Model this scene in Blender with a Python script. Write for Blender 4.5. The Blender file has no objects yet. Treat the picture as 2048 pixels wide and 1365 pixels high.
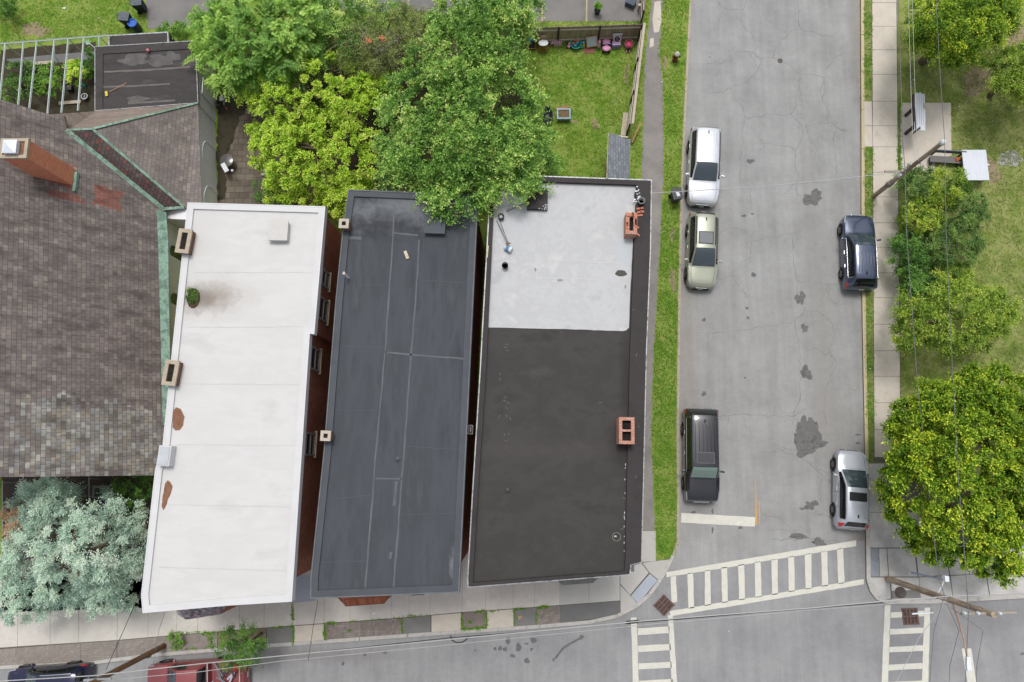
import bpy, bmesh, math, random
import numpy as np
from mathutils import Vector, Matrix
random.seed(7); rng = np.random.default_rng(7)
R = math.radians
SC = bpy.context.scene; COL = SC.collection

# ------------------------------------------------------------------ camera
F = 1420.0; H = 44.0; CX, CY = 1024.0, 682.5
NAD = (1056.0, 920.0)                      # where straight down falls in the frame
_n = Vector((NAD[0]-CX, -(NAD[1]-CY), -F)).normalized()
_Z = -_n
_Y = (Vector((0, 1, 0)) - _Z*_Z.y).normalized()
_X = _Y.cross(_Z)
M3 = Matrix((_X, _Y, _Z))                  # camera axes -> world axes
cam = bpy.data.objects.new('camera', bpy.data.cameras.new('camera'))
COL.objects.link(cam); SC.camera = cam
cam.data.sensor_width = 36; cam.data.lens = F/2048*36
cam.data.clip_end = 2000; cam.data.clip_start = .1
cam.matrix_world = Matrix.Translation((0, 0, H)) @ M3.to_4x4()

def P(px, py, z=0.0):
    """the point at height z seen at photo pixel px, py"""
    d = M3 @ Vector((px-CX, -(py-CY), -F))
    t = (z-H)/d.z
    return Vector((d.x*t, d.y*t, z))
def PL(pts, z=0.0): return [P(x, y, z) for x, y in pts]

# ------------------------------------------------------------------ world and sun
w = bpy.data.worlds.new('World'); SC.world = w; w.use_nodes = True
nt = w.node_tree; bg = nt.nodes['Background']
sky = nt.nodes.new('ShaderNodeTexSky'); sky.sky_type = 'NISHITA'; sky.sun_disc = False
SUN_EL, SUN_AZ = 70, -4
sky.sun_elevation = R(SUN_EL); sky.sun_rotation = R(SUN_AZ)
sky.dust_density = 4; sky.air_density = 1.0; sky.ozone_density = 1.0
hs = nt.nodes.new('ShaderNodeHueSaturation'); hs.inputs['Saturation'].default_value = .30
nt.links.new(sky.outputs[0], hs.inputs['Color']); nt.links.new(hs.outputs[0], bg.inputs[0])
bg.inputs[1].default_value = .15
sl = bpy.data.lights.new('sun', 'SUN'); sl.energy = 1.4; sl.angle = R(15); sl.color = (1, .975, .94)
so = bpy.data.objects.new('sun', sl); COL.objects.link(so)
sd = Vector((math.sin(R(SUN_AZ))*math.cos(R(SUN_EL)), math.cos(R(SUN_AZ))*math.cos(R(SUN_EL)), math.sin(R(SUN_EL))))
so.rotation_euler = sd.to_track_quat('Z', 'Y').to_euler()
SC.view_settings.view_transform = 'Standard'; SC.view_settings.look = 'None'
SC.view_settings.exposure = .16; SC.view_settings.gamma = 1
SC.cycles.max_bounces = 6; SC.cycles.use_denoising = True
SC.cycles.transparent_max_bounces = 4

# ------------------------------------------------------------------ materials
def S(r, g, b, k=.8):
    """sRGB 0-255 -> linear, times k"""
    f = lambda c: ((c/255+.055)/1.055)**2.4 if c > 10 else c/255/12.92
    return (min(f(r)*k, .9), min(f(g)*k, .9), min(f(b)*k, .9), 1)
_m = {}
class NB:
    def __init__(s, name):
        s.m = bpy.data.materials.new(name); s.m.use_nodes = True
        s.t = s.m.node_tree; s.bs = s.t.nodes['Principled BSDF']
    def n(s, typ, **kw):
        nd = s.t.nodes.new('ShaderNode'+typ)
        for k, v in kw.items():
            if k in nd.inputs: nd.inputs[k].default_value = v
            else: setattr(nd, k, v)
        return nd
    def l(s, a, b): s.t.links.new(a, b)
    def world(s): return s.n('NewGeometry').outputs['Position']
    def coord(s, kind='Object', stretch=(1, 1, 1)):
        tc = s.n('TexCoord'); mp = s.n('Mapping'); mp.inputs['Scale'].default_value = stretch
        s.l(tc.outputs[kind], mp.inputs[0]); return mp.outputs[0]
    def noise(s, vec, scale, detail=5, rough=.6, dist=0):
        nz = s.n('TexNoise'); nz.inputs['Scale'].default_value = scale; nz.inputs['Detail'].default_value = detail
        nz.inputs['Roughness'].default_value = rough; nz.inputs['Distortion'].default_value = dist
        s.l(vec, nz.inputs['Vector']); return nz.outputs['Fac']
    def ramp(s, fac, cols, lo=.3, hi=.7, interp='LINEAR'):
        r = s.n('ValToRGB'); cr = r.color_ramp; cr.interpolation = interp
        while len(cr.elements) < len(cols): cr.elements.new(.5)
        for i, c in enumerate(cols):
            cr.elements[i].position = lo+(hi-lo)*i/max(1, len(cols)-1); cr.elements[i].color = c
        s.l(fac, r.inputs[0]); return r.outputs[0]
    def mix(s, fac, a, b, mode='MIX'):
        mx = s.n('Mix', data_type='RGBA', blend_type=mode)
        for sock, v in ((mx.inputs[0], fac), (mx.inputs[6], a), (mx.inputs[7], b)):
            if hasattr(v, 'is_output'): s.l(v, sock)
            else: sock.default_value = v
        return mx.outputs[2]
    def math(s, op, a, b=0.0, clamp=False):
        m = s.n('Math', operation=op, use_clamp=clamp)
        for sock, v in ((m.inputs[0], a), (m.inputs[1], b)):
            if hasattr(v, 'is_output'): s.l(v, sock)
            else: sock.default_value = v
        return m.outputs[0]
    def fine(s, col, vec, scale, amt):
        f = s.noise(vec, scale, 3, .7)
        r = s.ramp(f, [(1-amt,)*3+(1,), (1+amt,)*3+(1,)], .25, .75)
        return s.mix(1.0, col, r, 'MULTIPLY')
    def bump(s, h, strength=.3, dist=.02):
        b = s.n('Bump'); b.inputs['Strength'].default_value = strength; b.inputs['Distance'].default_value = dist
        s.l(h, b.inputs['Height']); s.l(b.outputs[0], s.bs.inputs['Normal'])
    def blob(s, col, vec, c, rad, color, soft=.5, wob=.5, wscale=2.0, amt=1.0):
        """a stain or painted shadow of its own shape centred at world point c"""
        sub = s.n('VectorMath', operation='SUBTRACT'); s.l(vec, sub.inputs[0]); sub.inputs[1].default_value = c
        dv = s.n('VectorMath', operation='DIVIDE'); s.l(sub.outputs[0], dv.inputs[0]); dv.inputs[1].default_value = rad
        ln = s.n('VectorMath', operation='LENGTH'); s.l(dv.outputs[0], ln.inputs[0])
        nz = s.noise(vec, wscale, 5, .65)
        d = s.math('ADD', ln.outputs['Value'], s.math('MULTIPLY', s.math('SUBTRACT', nz, .5), wob*2))
        mr = s.n('MapRange'); mr.inputs['From Min'].default_value = 1.0; mr.inputs['From Max'].default_value = 1.0-soft
        mr.inputs['To Min'].default_value = 0; mr.inputs['To Max'].default_value = amt
        s.l(d, mr.inputs['Value'])
        return s.mix(mr.outputs[0], col, color)
    def out(s, col, rough=.8, metal=0, spec=.4, coat=0):
        if hasattr(col, 'is_output'): s.l(col, s.bs.inputs['Base Color'])
        else: s.bs.inputs['Base Color'].default_value = col
        s.bs.inputs['Roughness'].default_value = rough; s.bs.inputs['Metallic'].default_value = metal
        s.bs.inputs['Specular IOR Level'].default_value = spec; s.bs.inputs['Coat Weight'].default_value = coat
        s.bs.inputs['Coat Roughness'].default_value = .06
        return s.m

def pm(name, cols, scale=3, rough=.8, bump=0, metal=0, coat=0, spec=.12, fine=.12, fscale=45, stretch=(1, 1, 1), lo=.3, hi=.7, blobs=()):
    b = NB(name); v = b.coord('Object', stretch)
    if len(cols) == 1: cols = [cols[0], tuple(c*.86 for c in cols[0][:3])+(1,)]
    c = b.ramp(b.noise(v, scale, 6, .62), cols, lo, hi)
    v2 = b.coord('Object')
    wv = b.world() if blobs else None
    for bl in blobs: c = b.blob(c, wv, *bl[0], **bl[1])
    if fine: c = b.fine(c, v2, fscale, fine)
    if bump: b.bump(b.noise(v2, fscale, 4, .7), bump)
    return b.out(c, rough, metal, spec, coat)

def brickmat(name, cols, mortar, bw, bh, ms=.01, rough=.85, swap=False, extra=None, jitter=.35, streak=None, bump=.4, offs=.5):
    """bricks, slates, shingles or pavers on the face UVs (metres)"""
    b = NB(name); tc = b.n('TexCoord'); uv = tc.outputs['UV']
    if swap:
        mp = b.n('Mapping'); mp.inputs['Rotation'].default_value = (0, 0, R(90)); b.l(uv, mp.inputs[0]); uv = mp.outputs[0]
    br = b.n('TexBrick'); b.l(uv, br.inputs['Vector'])
    br.inputs['Color1'].default_value = (0, 0, 0, 1); br.inputs['Color2'].default_value = (1, 1, 1, 1)
    br.inputs['Mortar'].default_value = (.5, .5, .5, 1)
    br.inputs['Scale'].default_value = 1; br.inputs['Brick Width'].default_value = bw; br.inputs['Row Height'].default_value = bh
    br.inputs['Mortar Size'].default_value = ms; br.inputs['Mortar Smooth'].default_value = .2; br.offset = offs
    c = b.ramp(br.outputs['Color'], cols, 0, 1, 'LINEAR')
    ob = b.coord('Object')
    if extra: c = extra(b, c, b.world(), br)
    if streak:
        sv = b.coord('Object', streak[0])
        c = b.mix(1.0, c, b.ramp(b.noise(sv, streak[1], 6, .65, .4), [(streak[2],)*3+(1,), (1.12,)*3+(1,)], .32, .66), 'MULTIPLY')
    c = b.fine(c, ob, 25, jitter*.5)
    c = b.mix(br.outputs['Fac'], c, mortar)
    b.bump(br.outputs['Fac'], -bump, .01)
    return b.out(c, rough, 0, .12)

def flat(name, c, rough=.5, metal=0, coat=0, spec=.4): return NB(name).out(c, rough, metal, spec, coat)

def leafmat(name, cols, trans=.3, rough=.5):
    b = NB(name); g = b.n('NewGeometry'); at = b.n('Attribute', attribute_name='puff')
    f = b.math('ADD', b.math('MULTIPLY', g.outputs['Random Per Island'], .4), b.math('MULTIPLY', at.outputs['Fac'], .6))
    c = b.ramp(f, cols, .08, .92)
    b.out(c, rough, 0, .25)
    tr = b.n('BsdfTranslucent'); b.l(c, tr.inputs[0])
    mx = b.n('MixShader'); mx.inputs[0].default_value = trans
    b.l(b.bs.outputs[0], mx.inputs[1]); b.l(tr.outputs[0], mx.inputs[2])
    o = [n for n in b.t.nodes if n.type == 'OUTPUT_MATERIAL'][0]; b.l(mx.outputs[0], o.inputs[0])
    return b.m

# ------------------------------------------------------------------ things, parts, meshes
OFF = {}
def tag(o, label=None, cat=None, group=None, kind=None):
    if label: o['label'] = label
    if cat: o['category'] = cat
    if group: o['group'] = group
    if kind: o['kind'] = kind
    return o
def thing(name, label, cat, loc=(0, 0, 0), group=None, rz=0):
    o = bpy.data.objects.new(name, None); COL.objects.link(o); o.location = loc; o.rotation_euler.z = rz
    o.empty_display_size = .3; OFF[o] = Vector(loc)
    return tag(o, label, cat, group)

def offset_poly(pts, d):
    """inward offset (d>0) of a simple polygon, any winding"""
    n = len(pts); a = sum(pts[i].x*pts[(i+1) % n].y-pts[(i+1) % n].x*pts[i].y for i in range(n))
    s = 1 if a > 0 else -1; out = []
    for i in range(n):
        p0, p1, p2 = pts[i-1], pts[i], pts[(i+1) % n]
        e1 = Vector((p1.x-p0.x, p1.y-p0.y)).normalized(); e2 = Vector((p2.x-p1.x, p2.y-p1.y)).normalized()
        n1 = Vector((-e1.y, e1.x))*s; n2 = Vector((-e2.y, e2.x))*s
        k = n1+n2; k = k/max(.35, k.length_squared)*2
        out.append(Vector((p1.x+k.x*d, p1.y+k.y*d, p1.z)))
    return out

class MB:
    def __init__(s): s.v = []; s.f = []; s.sm = []
    def add(s, vs, fs, smooth=False):
        o = len(s.v); s.v += [Vector(v) for v in vs]; s.f += [[i+o for i in f] for f in fs]; s.sm += [smooth]*len(fs); return s
    def bm(s, b, M=None, smooth=False):
        b.verts.index_update()
        vs = [(M @ v.co) if M else v.co.copy() for v in b.verts]
        fs = [[v.index for v in f.verts] for f in b.faces]; b.free(); return s.add(vs, fs, smooth)
    def box(s, c, size, rz=0, bev=0, M=None):
        b = bmesh.new(); bmesh.ops.create_cube(b, size=1)
        bmesh.ops.scale(b, vec=size, verts=b.verts)
        if bev: bmesh.ops.bevel(b, geom=list(b.edges), offset=min(bev, min(size)*.45), segments=2, profile=.6, affect='EDGES')
        T = Matrix.Translation(c) @ (M.to_4x4() if M else Matrix.Rotation(rz, 4, 'Z')); return s.bm(b, T)
    def tube(s, pts, r, n=8, cap=True, smooth=True):
        pts = [Vector(p) for p in pts]; rs = r if isinstance(r, (list, tuple)) else [r]*len(pts)
        vs = []; prev = None
        for i, p in enumerate(pts):
            d = (pts[min(i+1, len(pts)-1)]-pts[max(i-1, 0)]).normalized()
            if prev is None: a = d.orthogonal().normalized()
            else: a = (prev-d*prev.dot(d)); a = a.normalized() if a.length > 1e-6 else d.orthogonal().normalized()
            prev = a; c = d.cross(a)
            for k in range(n):
                t = 2*math.pi*k/n; vs.append(p+(a*math.cos(t)+c*math.sin(t))*rs[i])
        fs = [[i*n+k, i*n+(k+1) % n, (i+1)*n+(k+1) % n, (i+1)*n+k] for i in range(len(pts)-1) for k in range(n)]
        s.add(vs, fs, smooth)
        if cap and n > 2:
            s.add(vs[:n][::-1], [list(range(n))]); s.add(vs[-n:], [list(range(n))])
        return s
    def lathe(s, prof, c=(0, 0, 0), n=16, M=None, smooth=True):
        vs = []; c = Vector(c)
        for r, z in prof:
            for k in range(n):
                t = 2*math.pi*k/n; p = Vector((r*math.cos(t), r*math.sin(t), z)); vs.append(c+(M @ p if M else p))
        fs = [[i*n+k, i*n+(k+1) % n, (i+1)*n+(k+1) % n, (i+1)*n+k] for i in range(len(prof)-1) for k in range(n)]
        if prof[0][0] > 1e-4: fs.append(list(range(n))[::-1])
        if prof[-1][0] > 1e-4: fs.append([(len(prof)-1)*n+k for k in range(n)])
        return s.add(vs, fs, smooth)
    def ball(s, c, r, n=12, sc=(1, 1, 1), M=None):
        pr = [(max(1e-5, math.sin(math.pi*i/8)), -math.cos(math.pi*i/8)) for i in range(9)]
        T = Matrix.Diagonal(Vector(sc)*r); T = (M @ T) if M else T
        return s.lathe(pr, c, n, T)
    def ring(s, c, Rr, r, n=20, m=6, M=None, a0=0, a1=2*math.pi):
        c = Vector(c); pts = []
        k = n+1
        for i in range(k):
            t = a0+(a1-a0)*i/n; p = Vector((Rr*math.cos(t), Rr*math.sin(t), 0)); pts.append(c+(M @ p if M else p))
        return s.tube(pts, r, m, cap=False)
    def poly(s, pts): return s.add(pts, [list(range(len(pts)))])
    def prism(s, pts, z0, z1):
        n = len(pts); a = sum(pts[i].x*pts[(i+1) % n].y-pts[(i+1) % n].x*pts[i].y for i in range(n))
        if a < 0: pts = pts[::-1]
        vs = [Vector((p.x, p.y, z0)) for p in pts]+[Vector((p.x, p.y, z1)) for p in pts]
        fs = [list(range(n))[::-1], list(range(n, 2*n))]+[[i, (i+1) % n, n+(i+1) % n, n+i] for i in range(n)]
        return s.add(vs, fs)
    def ringprism(s, po, pi, z0, z1):
        n = len(po)
        vs = [Vector((p.x, p.y, z)) for z in (z0, z1) for q in (po, pi) for p in q]
        fs = []
        for i in range(n):
            j = (i+1) % n
            fs += [[2*n+i, 2*n+j, 3*n+j, 3*n+i], [i, j, 2*n+j, 2*n+i], [n+j, n+i, 3*n+i, 3*n+j]]
        return s.add(vs, fs)
    def ribbon(s, pts, wd, dz=0, thick=.004):
        """a flat strip along pts (a low raised strip with sides)"""
        pts = [Vector(p) for p in pts]; L = []; Rr = []
        for i, p in enumerate(pts):
            d = (pts[min(i+1, len(pts)-1)]-pts[max(i-1, 0)]); d.z = 0; d.normalize()
            nrm = Vector((-d.y, d.x, 0)); ww = wd[i] if isinstance(wd, list) else wd
            L.append(p+nrm*ww/2+Vector((0, 0, dz))); Rr.append(p-nrm*ww/2+Vector((0, 0, dz)))
        for i in range(len(pts)-1): s.add([L[i], Rr[i], Rr[i+1], L[i+1]], [[0, 1, 2, 3]])
        return s
    def build(s, name, m, parent=None, smooth=None, uvdir=None, label=None, nrm=False):
        off = OFF.get(parent) if parent else None
        if parent is None:
            xs = [v.x for v in s.v]; ys = [v.y for v in s.v]; zs = [v.z for v in s.v]
            off0 = Vector(((min(xs)+max(xs))/2, (min(ys)+max(ys))/2, min(zs)))
        else: off0 = off or Vector((0, 0, 0))
        me = bpy.data.meshes.new(name); me.from_pydata([v-off0 for v in s.v], [], s.f); 
        me.polygons.foreach_set('use_smooth', [bool(x) if smooth is None else smooth for x in s.sm])
        if nrm or True:
            b = bmesh.new(); b.from_mesh(me)
            if nrm: bmesh.ops.recalc_face_normals(b, faces=b.faces)
            uvl = b.loops.layers.uv.new('UVMap')
            for f in b.faces:
                f.normal_update(); nn = f.normal
                if abs(nn.z) > .96: u = Vector(uvdir) if uvdir else Vector((1, 0, 0)); v = Vector((-u.y, u.x, 0))
                else:
                    u = Vector((-nn.y, nn.x, 0)).normalized(); v = nn.cross(u)
                for lp in f.loops:
                    q = lp.vert.co+off0; lp[uvl].uv = (q.dot(u), q.dot(v))
            b.to_mesh(me); b.free()
        me.materials.append(m)
        o = bpy.data.objects.new(name, me); COL.objects.link(o)
        if parent: o.parent = parent; OFF[o] = off0
        else: o.location = off0; OFF[o] = off0
        if label: o['label'] = label
        return o
def struct(o): o['kind'] = 'structure'; return o
def sheet(name, pts, z, m, uvdir=None):
    """a flat ground sheet through photo points at height z"""
    return struct(MB().poly(PL(pts, z)).build(name, m, uvdir=uvdir, nrm=False))
def up(o):
    me = o.data
    b = bmesh.new(); b.from_mesh(me)
    for f in b.faces:
        if f.normal.z < 0: f.normal_flip()
    b.to_mesh(me); b.free(); return o
def wob(pts, amp, seg=.25, closed=True):
    """a polygon with wobbly edges"""
    out = []; n = len(pts)
    for i in range(n if closed else n-1):
        a, b = pts[i], pts[(i+1) % n]; k = max(1, int((b-a).length/seg))
        for j in range(k): out.append(a.lerp(b, j/k)+Vector((random.uniform(-amp, amp), random.uniform(-amp, amp), 0)))
    if not closed: out.append(pts[-1])
    return out
def blobpts(px, py, rx, ry, z, n=18, rough=.25):
    ph = [random.random()*6.28 for _ in range(4)]; out = []
    for i in range(n):
        t = 2*math.pi*i/n
        k = 1+rough*(.5*math.sin(2*t+ph[0])+.4*math.sin(3*t+ph[1])+.4*math.sin(5*t+ph[2])+random.uniform(-.3, .3))
        out.append(P(px+rx*k*math.cos(t), py-ry*k*math.sin(t), z))
    return out
# ------------------------------------------------------------------ ground, streets, pavements
ZB, ZL, ZS, ZD, ZK = .12, .124, .130, .134, .145
GR, GS, ZK0 = [], [], 0
m_soil = pm('ground soil and turf', [S(86, 114, 42, .9), S(110, 140, 54, .9), S(134, 148, 74, .9), S(102, 134, 46, .9)], 1.1, .95, .5, fine=.35, fscale=18)
m_soil_dry = pm('dry turf', [S(94, 112, 50, .9), S(118, 134, 66, .9), S(142, 146, 90, .9), S(108, 130, 56, .9)], .9, .95, .5, fine=.3, fscale=18)
def asphalt(name, a, b_, c_, blobs=()):
    nb = NB(name); ob = nb.coord('Object'); st = nb.coord('Object', (1.6, .09, 1))
    c = nb.ramp(nb.noise(ob, .35, 8, .7), [a, b_, c_], .36, .64)
    c = nb.mix(.55, c, nb.mix(1, c, nb.ramp(nb.noise(st, 1.3, 5, .6), [(.82,)*3+(1,), (1.12,)*3+(1,)], .3, .7), 'MULTIPLY'))
    wv = nb.world()
    for bl in blobs: c = nb.blob(c, wv, *bl[0], **bl[1])
    c = nb.fine(c, ob, 55, .2); c = nb.fine(c, ob, 14, .1); c = nb.fine(c, ob, 3, .05)
    nb.bump(nb.noise(ob, 60, 4, .8), .35, .01)
    return nb.out(c, .9, 0, .12)
def gl(px, py, rx, ry, col, amt=.5, soft=.8, wb=.4, ws=1.2):
    p = P(px, py); return ((p, (rx, ry, 5)), dict(color=col, soft=soft, wob=wb, wscale=ws, amt=amt)) if False else (((p.x, p.y, 0), (rx, ry, 5), col), dict(soft=soft, wob=wb, wscale=ws, amt=amt))
m_side = asphalt('side street asphalt', S(150, 150, 149), S(160, 160, 159), S(168, 168, 167),
    [gl(1640, 660, 1.3, 14, S(150, 147, 143), .6), gl(1372, 700, .9, 9, S(150, 143, 134), .5), gl(1725, 1110, .9, 3, S(128, 112, 100), .6),
     gl(1715, 80, .7, 6, S(146, 136, 126), .5), gl(1405, 420, 1.6, 1.3, S(128, 126, 124), .5), gl(1400, 1012, 1.2, .8, S(128, 126, 124), .5), gl(1660, 850, 2.2, 2.5, S(152, 149, 145), .5)])
m_main = asphalt('main street asphalt', S(147, 147, 148), S(155, 155, 156), S(162, 162, 162),
    [gl(1980, 1240, 3, 1.6, S(136, 136, 138), .7), gl(1830, 1300, 2.0, 3.5, S(138, 138, 141), .6), gl(600, 1310, 8, .5, S(134, 130, 127), .6)])
m_conc = pm('pale concrete', [S(182, 177, 169, 1), S(196, 191, 183, 1), S(188, 183, 176, 1), S(202, 197, 190, 1)], .9, .9, .25, fine=.10, fscale=30)
m_conc_w = pm('warm worn concrete', [S(176, 168, 157, 1), S(194, 186, 174, 1), S(186, 178, 166, 1), S(200, 192, 181, 1)], .8, .9, .25, fine=.12, fscale=30)
m_conc_n = pm('new grey concrete', [S(186, 184, 178), S(198, 195, 190)], .8, .9, .2, fine=.07, fscale=30)
m_conc_d = pm('stained corner concrete', [S(172, 170, 167, 1), S(186, 184, 181, 1), S(164, 162, 159, 1), S(194, 192, 189, 1)], .5, .9, .25, fine=.12, fscale=30)
m_joint = pm('pavement joint dirt', [S(92, 90, 84), S(120, 116, 108)], 3, .95)
m_kerb = pm('kerb stone', [S(170, 166, 160), S(196, 192, 186), S(182, 180, 178)], 2, .85, .3, fine=.14, fscale=20)
m_kerb_old = pm('old kerb stone', [S(150, 140, 124), S(186, 174, 156), S(168, 156, 140)], 2, .85, .3, fine=.2, fscale=16)
m_kerb_y = pm('kerb with worn yellow paint', [S(196, 186, 168), S(204, 190, 150), S(190, 182, 168)], .8, .85, .3, fine=.14, fscale=20)
m_path = pm('old asphalt footpath', [S(132, 128, 124), S(146, 142, 138), S(156, 152, 148)], .7, .92, .4, fine=.16, fscale=40)
m_pathd = pm('patched dark pavement', [S(112, 112, 112), S(124, 124, 123)], .7, .92, .4, fine=.12, fscale=45)
m_patchg = pm('grey asphalt pavement', [S(122, 122, 120), S(140, 138, 135)], .9, .92, .4, fine=.14, fscale=40)
m_lot = pm('parking lot asphalt', [S(120, 118, 116), S(134, 132, 130), S(142, 139, 136)], .6, .92, .4, fine=.14, fscale=40)
m_ada = pm('blue grey tactile pad', [S(158, 165, 176, .95), S(168, 174, 184, .95)], 1.5, .8, .3, fine=.1, fscale=70)
m_ada2 = pm('dark worn tactile pad', [S(112, 118, 126), S(150, 155, 160), S(134, 139, 145)], 1.2, .7, .3, fine=.1, fscale=70)
m_paint = pm('worn white road paint', [S(208, 206, 194), S(222, 220, 208), S(214, 212, 202), S(226, 224, 214)], 1.2, .8, .2, fine=.08, fscale=25)
m_orange = pm('orange spray paint', [S(218, 160, 92), S(206, 168, 116)], 6, .8, fine=.2)
m_yellow = pm('faded yellow paint', [S(196, 182, 140), S(170, 160, 136)], 4, .8, fine=.2)
m_tar = pm('fresh asphalt patch', [S(84, 84, 84), S(122, 121, 120), S(98, 98, 97)], 2.5, .9, .4, fine=.2, fscale=30)
m_crack = pm('dark pavement crack', [S(120, 119, 118), S(148, 147, 146)], 3, .95)
m_oil = pm('oil spot', [S(96, 97, 99), S(124, 124, 126)], 2, .7, fine=.1)

left_kerb = [(1392, -520), (1386, -120), (1383, 0), (1374, 170), (1366, 350), (1362, 500), (1360, 620), (1358, 760), (1357, 850), (1358, 1000), (1357, 1085),
             (1348, 1112), (1336, 1138), (1318, 1168), (1300, 1192), (1275, 1214), (1235, 1235), (1180, 1247), (1080, 1256), (912, 1267), (527, 1295), (431, 1303), (300, 1314), (190, 1328), (0, 1338), (-1200, 1420)]
right_kerb = [(1718, -520), (1720, 0), (1721, 300), (1721, 420), (1722, 560), (1724, 700), (1727, 850), (1729, 950), (1730, 1060), (1731, 1160),
              (1738, 1182), (1750, 1198), (1770, 1207), (1860, 1207), (2048, 1196), (3400, 1118)]
B0 = 0
struct(MB().poly([Vector((-400, -400, -.05)), Vector((400, -400, -.05)), Vector((400, 400, -.05)), Vector((-400, 400, -.05))]).build('ground', m_soil))
sheet('main_street', [(-2600, 1500), (0, 1310), (900, 1240), (1300, 1100), (1340, 1030), (1740, 1030), (2100, 1140), (4200, 1010), (4200, 1560), (-2600, 2100)], 0.0, m_main)
sheet('side_street', [(1340, -1100), (1335, 1150), (1525, 1117), (1740, 1079), (1770, -1100)], .004, m_side)
wl = left_kerb+[(-1200, -620), (1392, -620)]
wr = right_kerb+[(3400, -620), (1718, -620)]
struct(MB().prism([v for v in PL(wl)], -.04, ZB).build('lawn_ground', m_soil, nrm=True))
struct(MB().prism([v for v in PL(wr)], -.04, ZB).build('park_ground', m_soil_dry, nrm=True))
# south kerb and pavement across the main street (just outside the picture)
sk = PL([(-2600, 2095), (1000, 1815), (4200, 1556)])
struct(MB().prism(sk+[Vector((60, -90, 0)), Vector((-80, -90, 0))], -.04, ZB).build('far_pavement', m_conc, nrm=True))

def kerb(pts, m, wd, side):
    c = PL(pts); b = []
    for i, p in enumerate(c):
        d = (c[min(i+1, len(c)-1)]-c[max(i-1, 0)]); d.z = 0; d.normalize(); b.append(p+Vector((-d.y, d.x, 0))*wd*side)
    mb = MB()
    for i in range(len(c)-1):
        L = (c[i+1]-c[i]).length; k = max(1, min(40, int(L/2.4)))
        for j in range(k):
            t0, t1 = j/k, (j+1)/k-.012/max(L/k, .1)
            if L > 60: t0, t1 = 0, 1
            if L > 60 and j: break
            mb.prism([c[i].lerp(c[i+1], t0), c[i].lerp(c[i+1], t1), b[i].lerp(b[i+1], t1), b[i].lerp(b[i+1], t0)], -.03, ZK)
    return struct(mb.build('kerb', m, nrm=True))
kerb(left_kerb[:12], m_kerb_old, .15, 1 if (P(1374, 170)-P(1383, 0)).y > 0 else -1)
kerb(left_kerb[11:], m_kerb, .2, -1)
kerb(right_kerb[:9], m_kerb_y, .2, 1)
kerb(right_kerb[8:], m_kerb, .24, 1)

# --- pavements as slabs with open joints over a dark bed
def slabs(name, rows, z, m, gap=.018, bed=True):
    """rows: list of (p_top_left, p_top_right, p_bottom_right, p_bottom_left) photo quads"""
    mb = MB()
    for q in rows:
        pp = PL(q, z); c = sum(pp, Vector())/len(pp)
        mb.poly([p+(c-p).normalized()*gap for p in pp])
    return struct(up(mb.build(name, m)))
# east pavement
xl = lambda y: 1744+(y/950)*5
xr = lambda y: 1793+(y/950)*9
ys = [-420, -330, -240, -150, -70, 6, 53, 100, 149, 203, 252, 294, 345, 394, 446, 495, 546, 596, 649, 702, 753, 806, 860, 915]
struct(up(MB().poly(PL([(xl(-420)-1, -420), (xr(-420)+1, -420), (xr(925)+1, 925), (xl(925)-1, 925)], ZL)).build('pavement_bed', m_joint)))
slabs('pavement', [((xl(a), a), (xr(a), a), (xr(b), b), (xl(b), b)) for a, b in zip(ys, ys[1:])], ZS, m_conc_w)
slabs('pavement', [((1727, 203), (1743.5, 203), (1745, 252), (1727, 252)), ((1727, 252), (1745, 252), (1745.5, 294), (1727, 294))], ZS, m_conc_w)
sheet('concrete_pad', [(1801, 206), (1902, 206), (1903, 312), (1870, 318), (1868, 345), (1801, 345)], ZS, m_conc_w)
up(bpy.data.objects['concrete_pad'])
# south-east corner
struct(up(MB().poly(PL([(1733, 927), (1805, 927), (2048, 1050), (3400, 960), (3400, 1112), (2048, 1190), (1862, 1201), (1772, 1201), (1754, 1193), (1742, 1178), (1735, 1158), (1734, 1060)], ZL)).build('pavement_bed', m_joint)))
slabs('pavement', [((1733.5, 927), (1802, 927), (1802, 1025), (1735, 1025)), ((1735, 1025), (1802, 1025), (1825, 1096), (1735, 1096)),
    ((1758, 1097), (1773, 1097), (1777, 1154), (1760, 1154)), ((1774, 1097), (1829, 1097), (1835, 1154), (1778, 1154)),
    ((1734.5, 1155), (1780, 1155), (1782, 1198), (1768, 1200), (1752, 1191), (1741, 1176)),
    ((1831, 1097), (1889, 1094), (1899, 1151), (1837, 1154)), ((1781, 1155), (1838, 1155), (1841, 1200), (1784, 1201)), ((1838, 1155), (1900, 1152), (1906, 1197), (1841, 1200)),
    ((1890, 1092), (1960, 1088), (1972, 1148), (1900, 1151)), ((1901, 1152), (1972, 1148), (1979, 1193), (1906, 1197)),
    ((1803, 1025), (1880, 1025), (1885, 1094), (1826, 1096)),
    ((1960, 1088), (2050, 1082), (2062, 1140), (1972, 1148)), ((1973, 1149), (2062, 1141), (2070, 1187), (1980, 1193)),
    ((2052, 1082), (2300, 1066), (2310, 1170), (2072, 1187))], ZS, m_conc_d)
up(sheet('tactile_pad', [(1735, 1097), (1757, 1097), (1759, 1153.5), (1736.5, 1154)], ZD, m_ada2))
up(sheet('pavement_patch', [(1783, 1182), (1840, 1180), (1840, 1196.5), (1784, 1198)], ZD, m_patchg))

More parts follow.
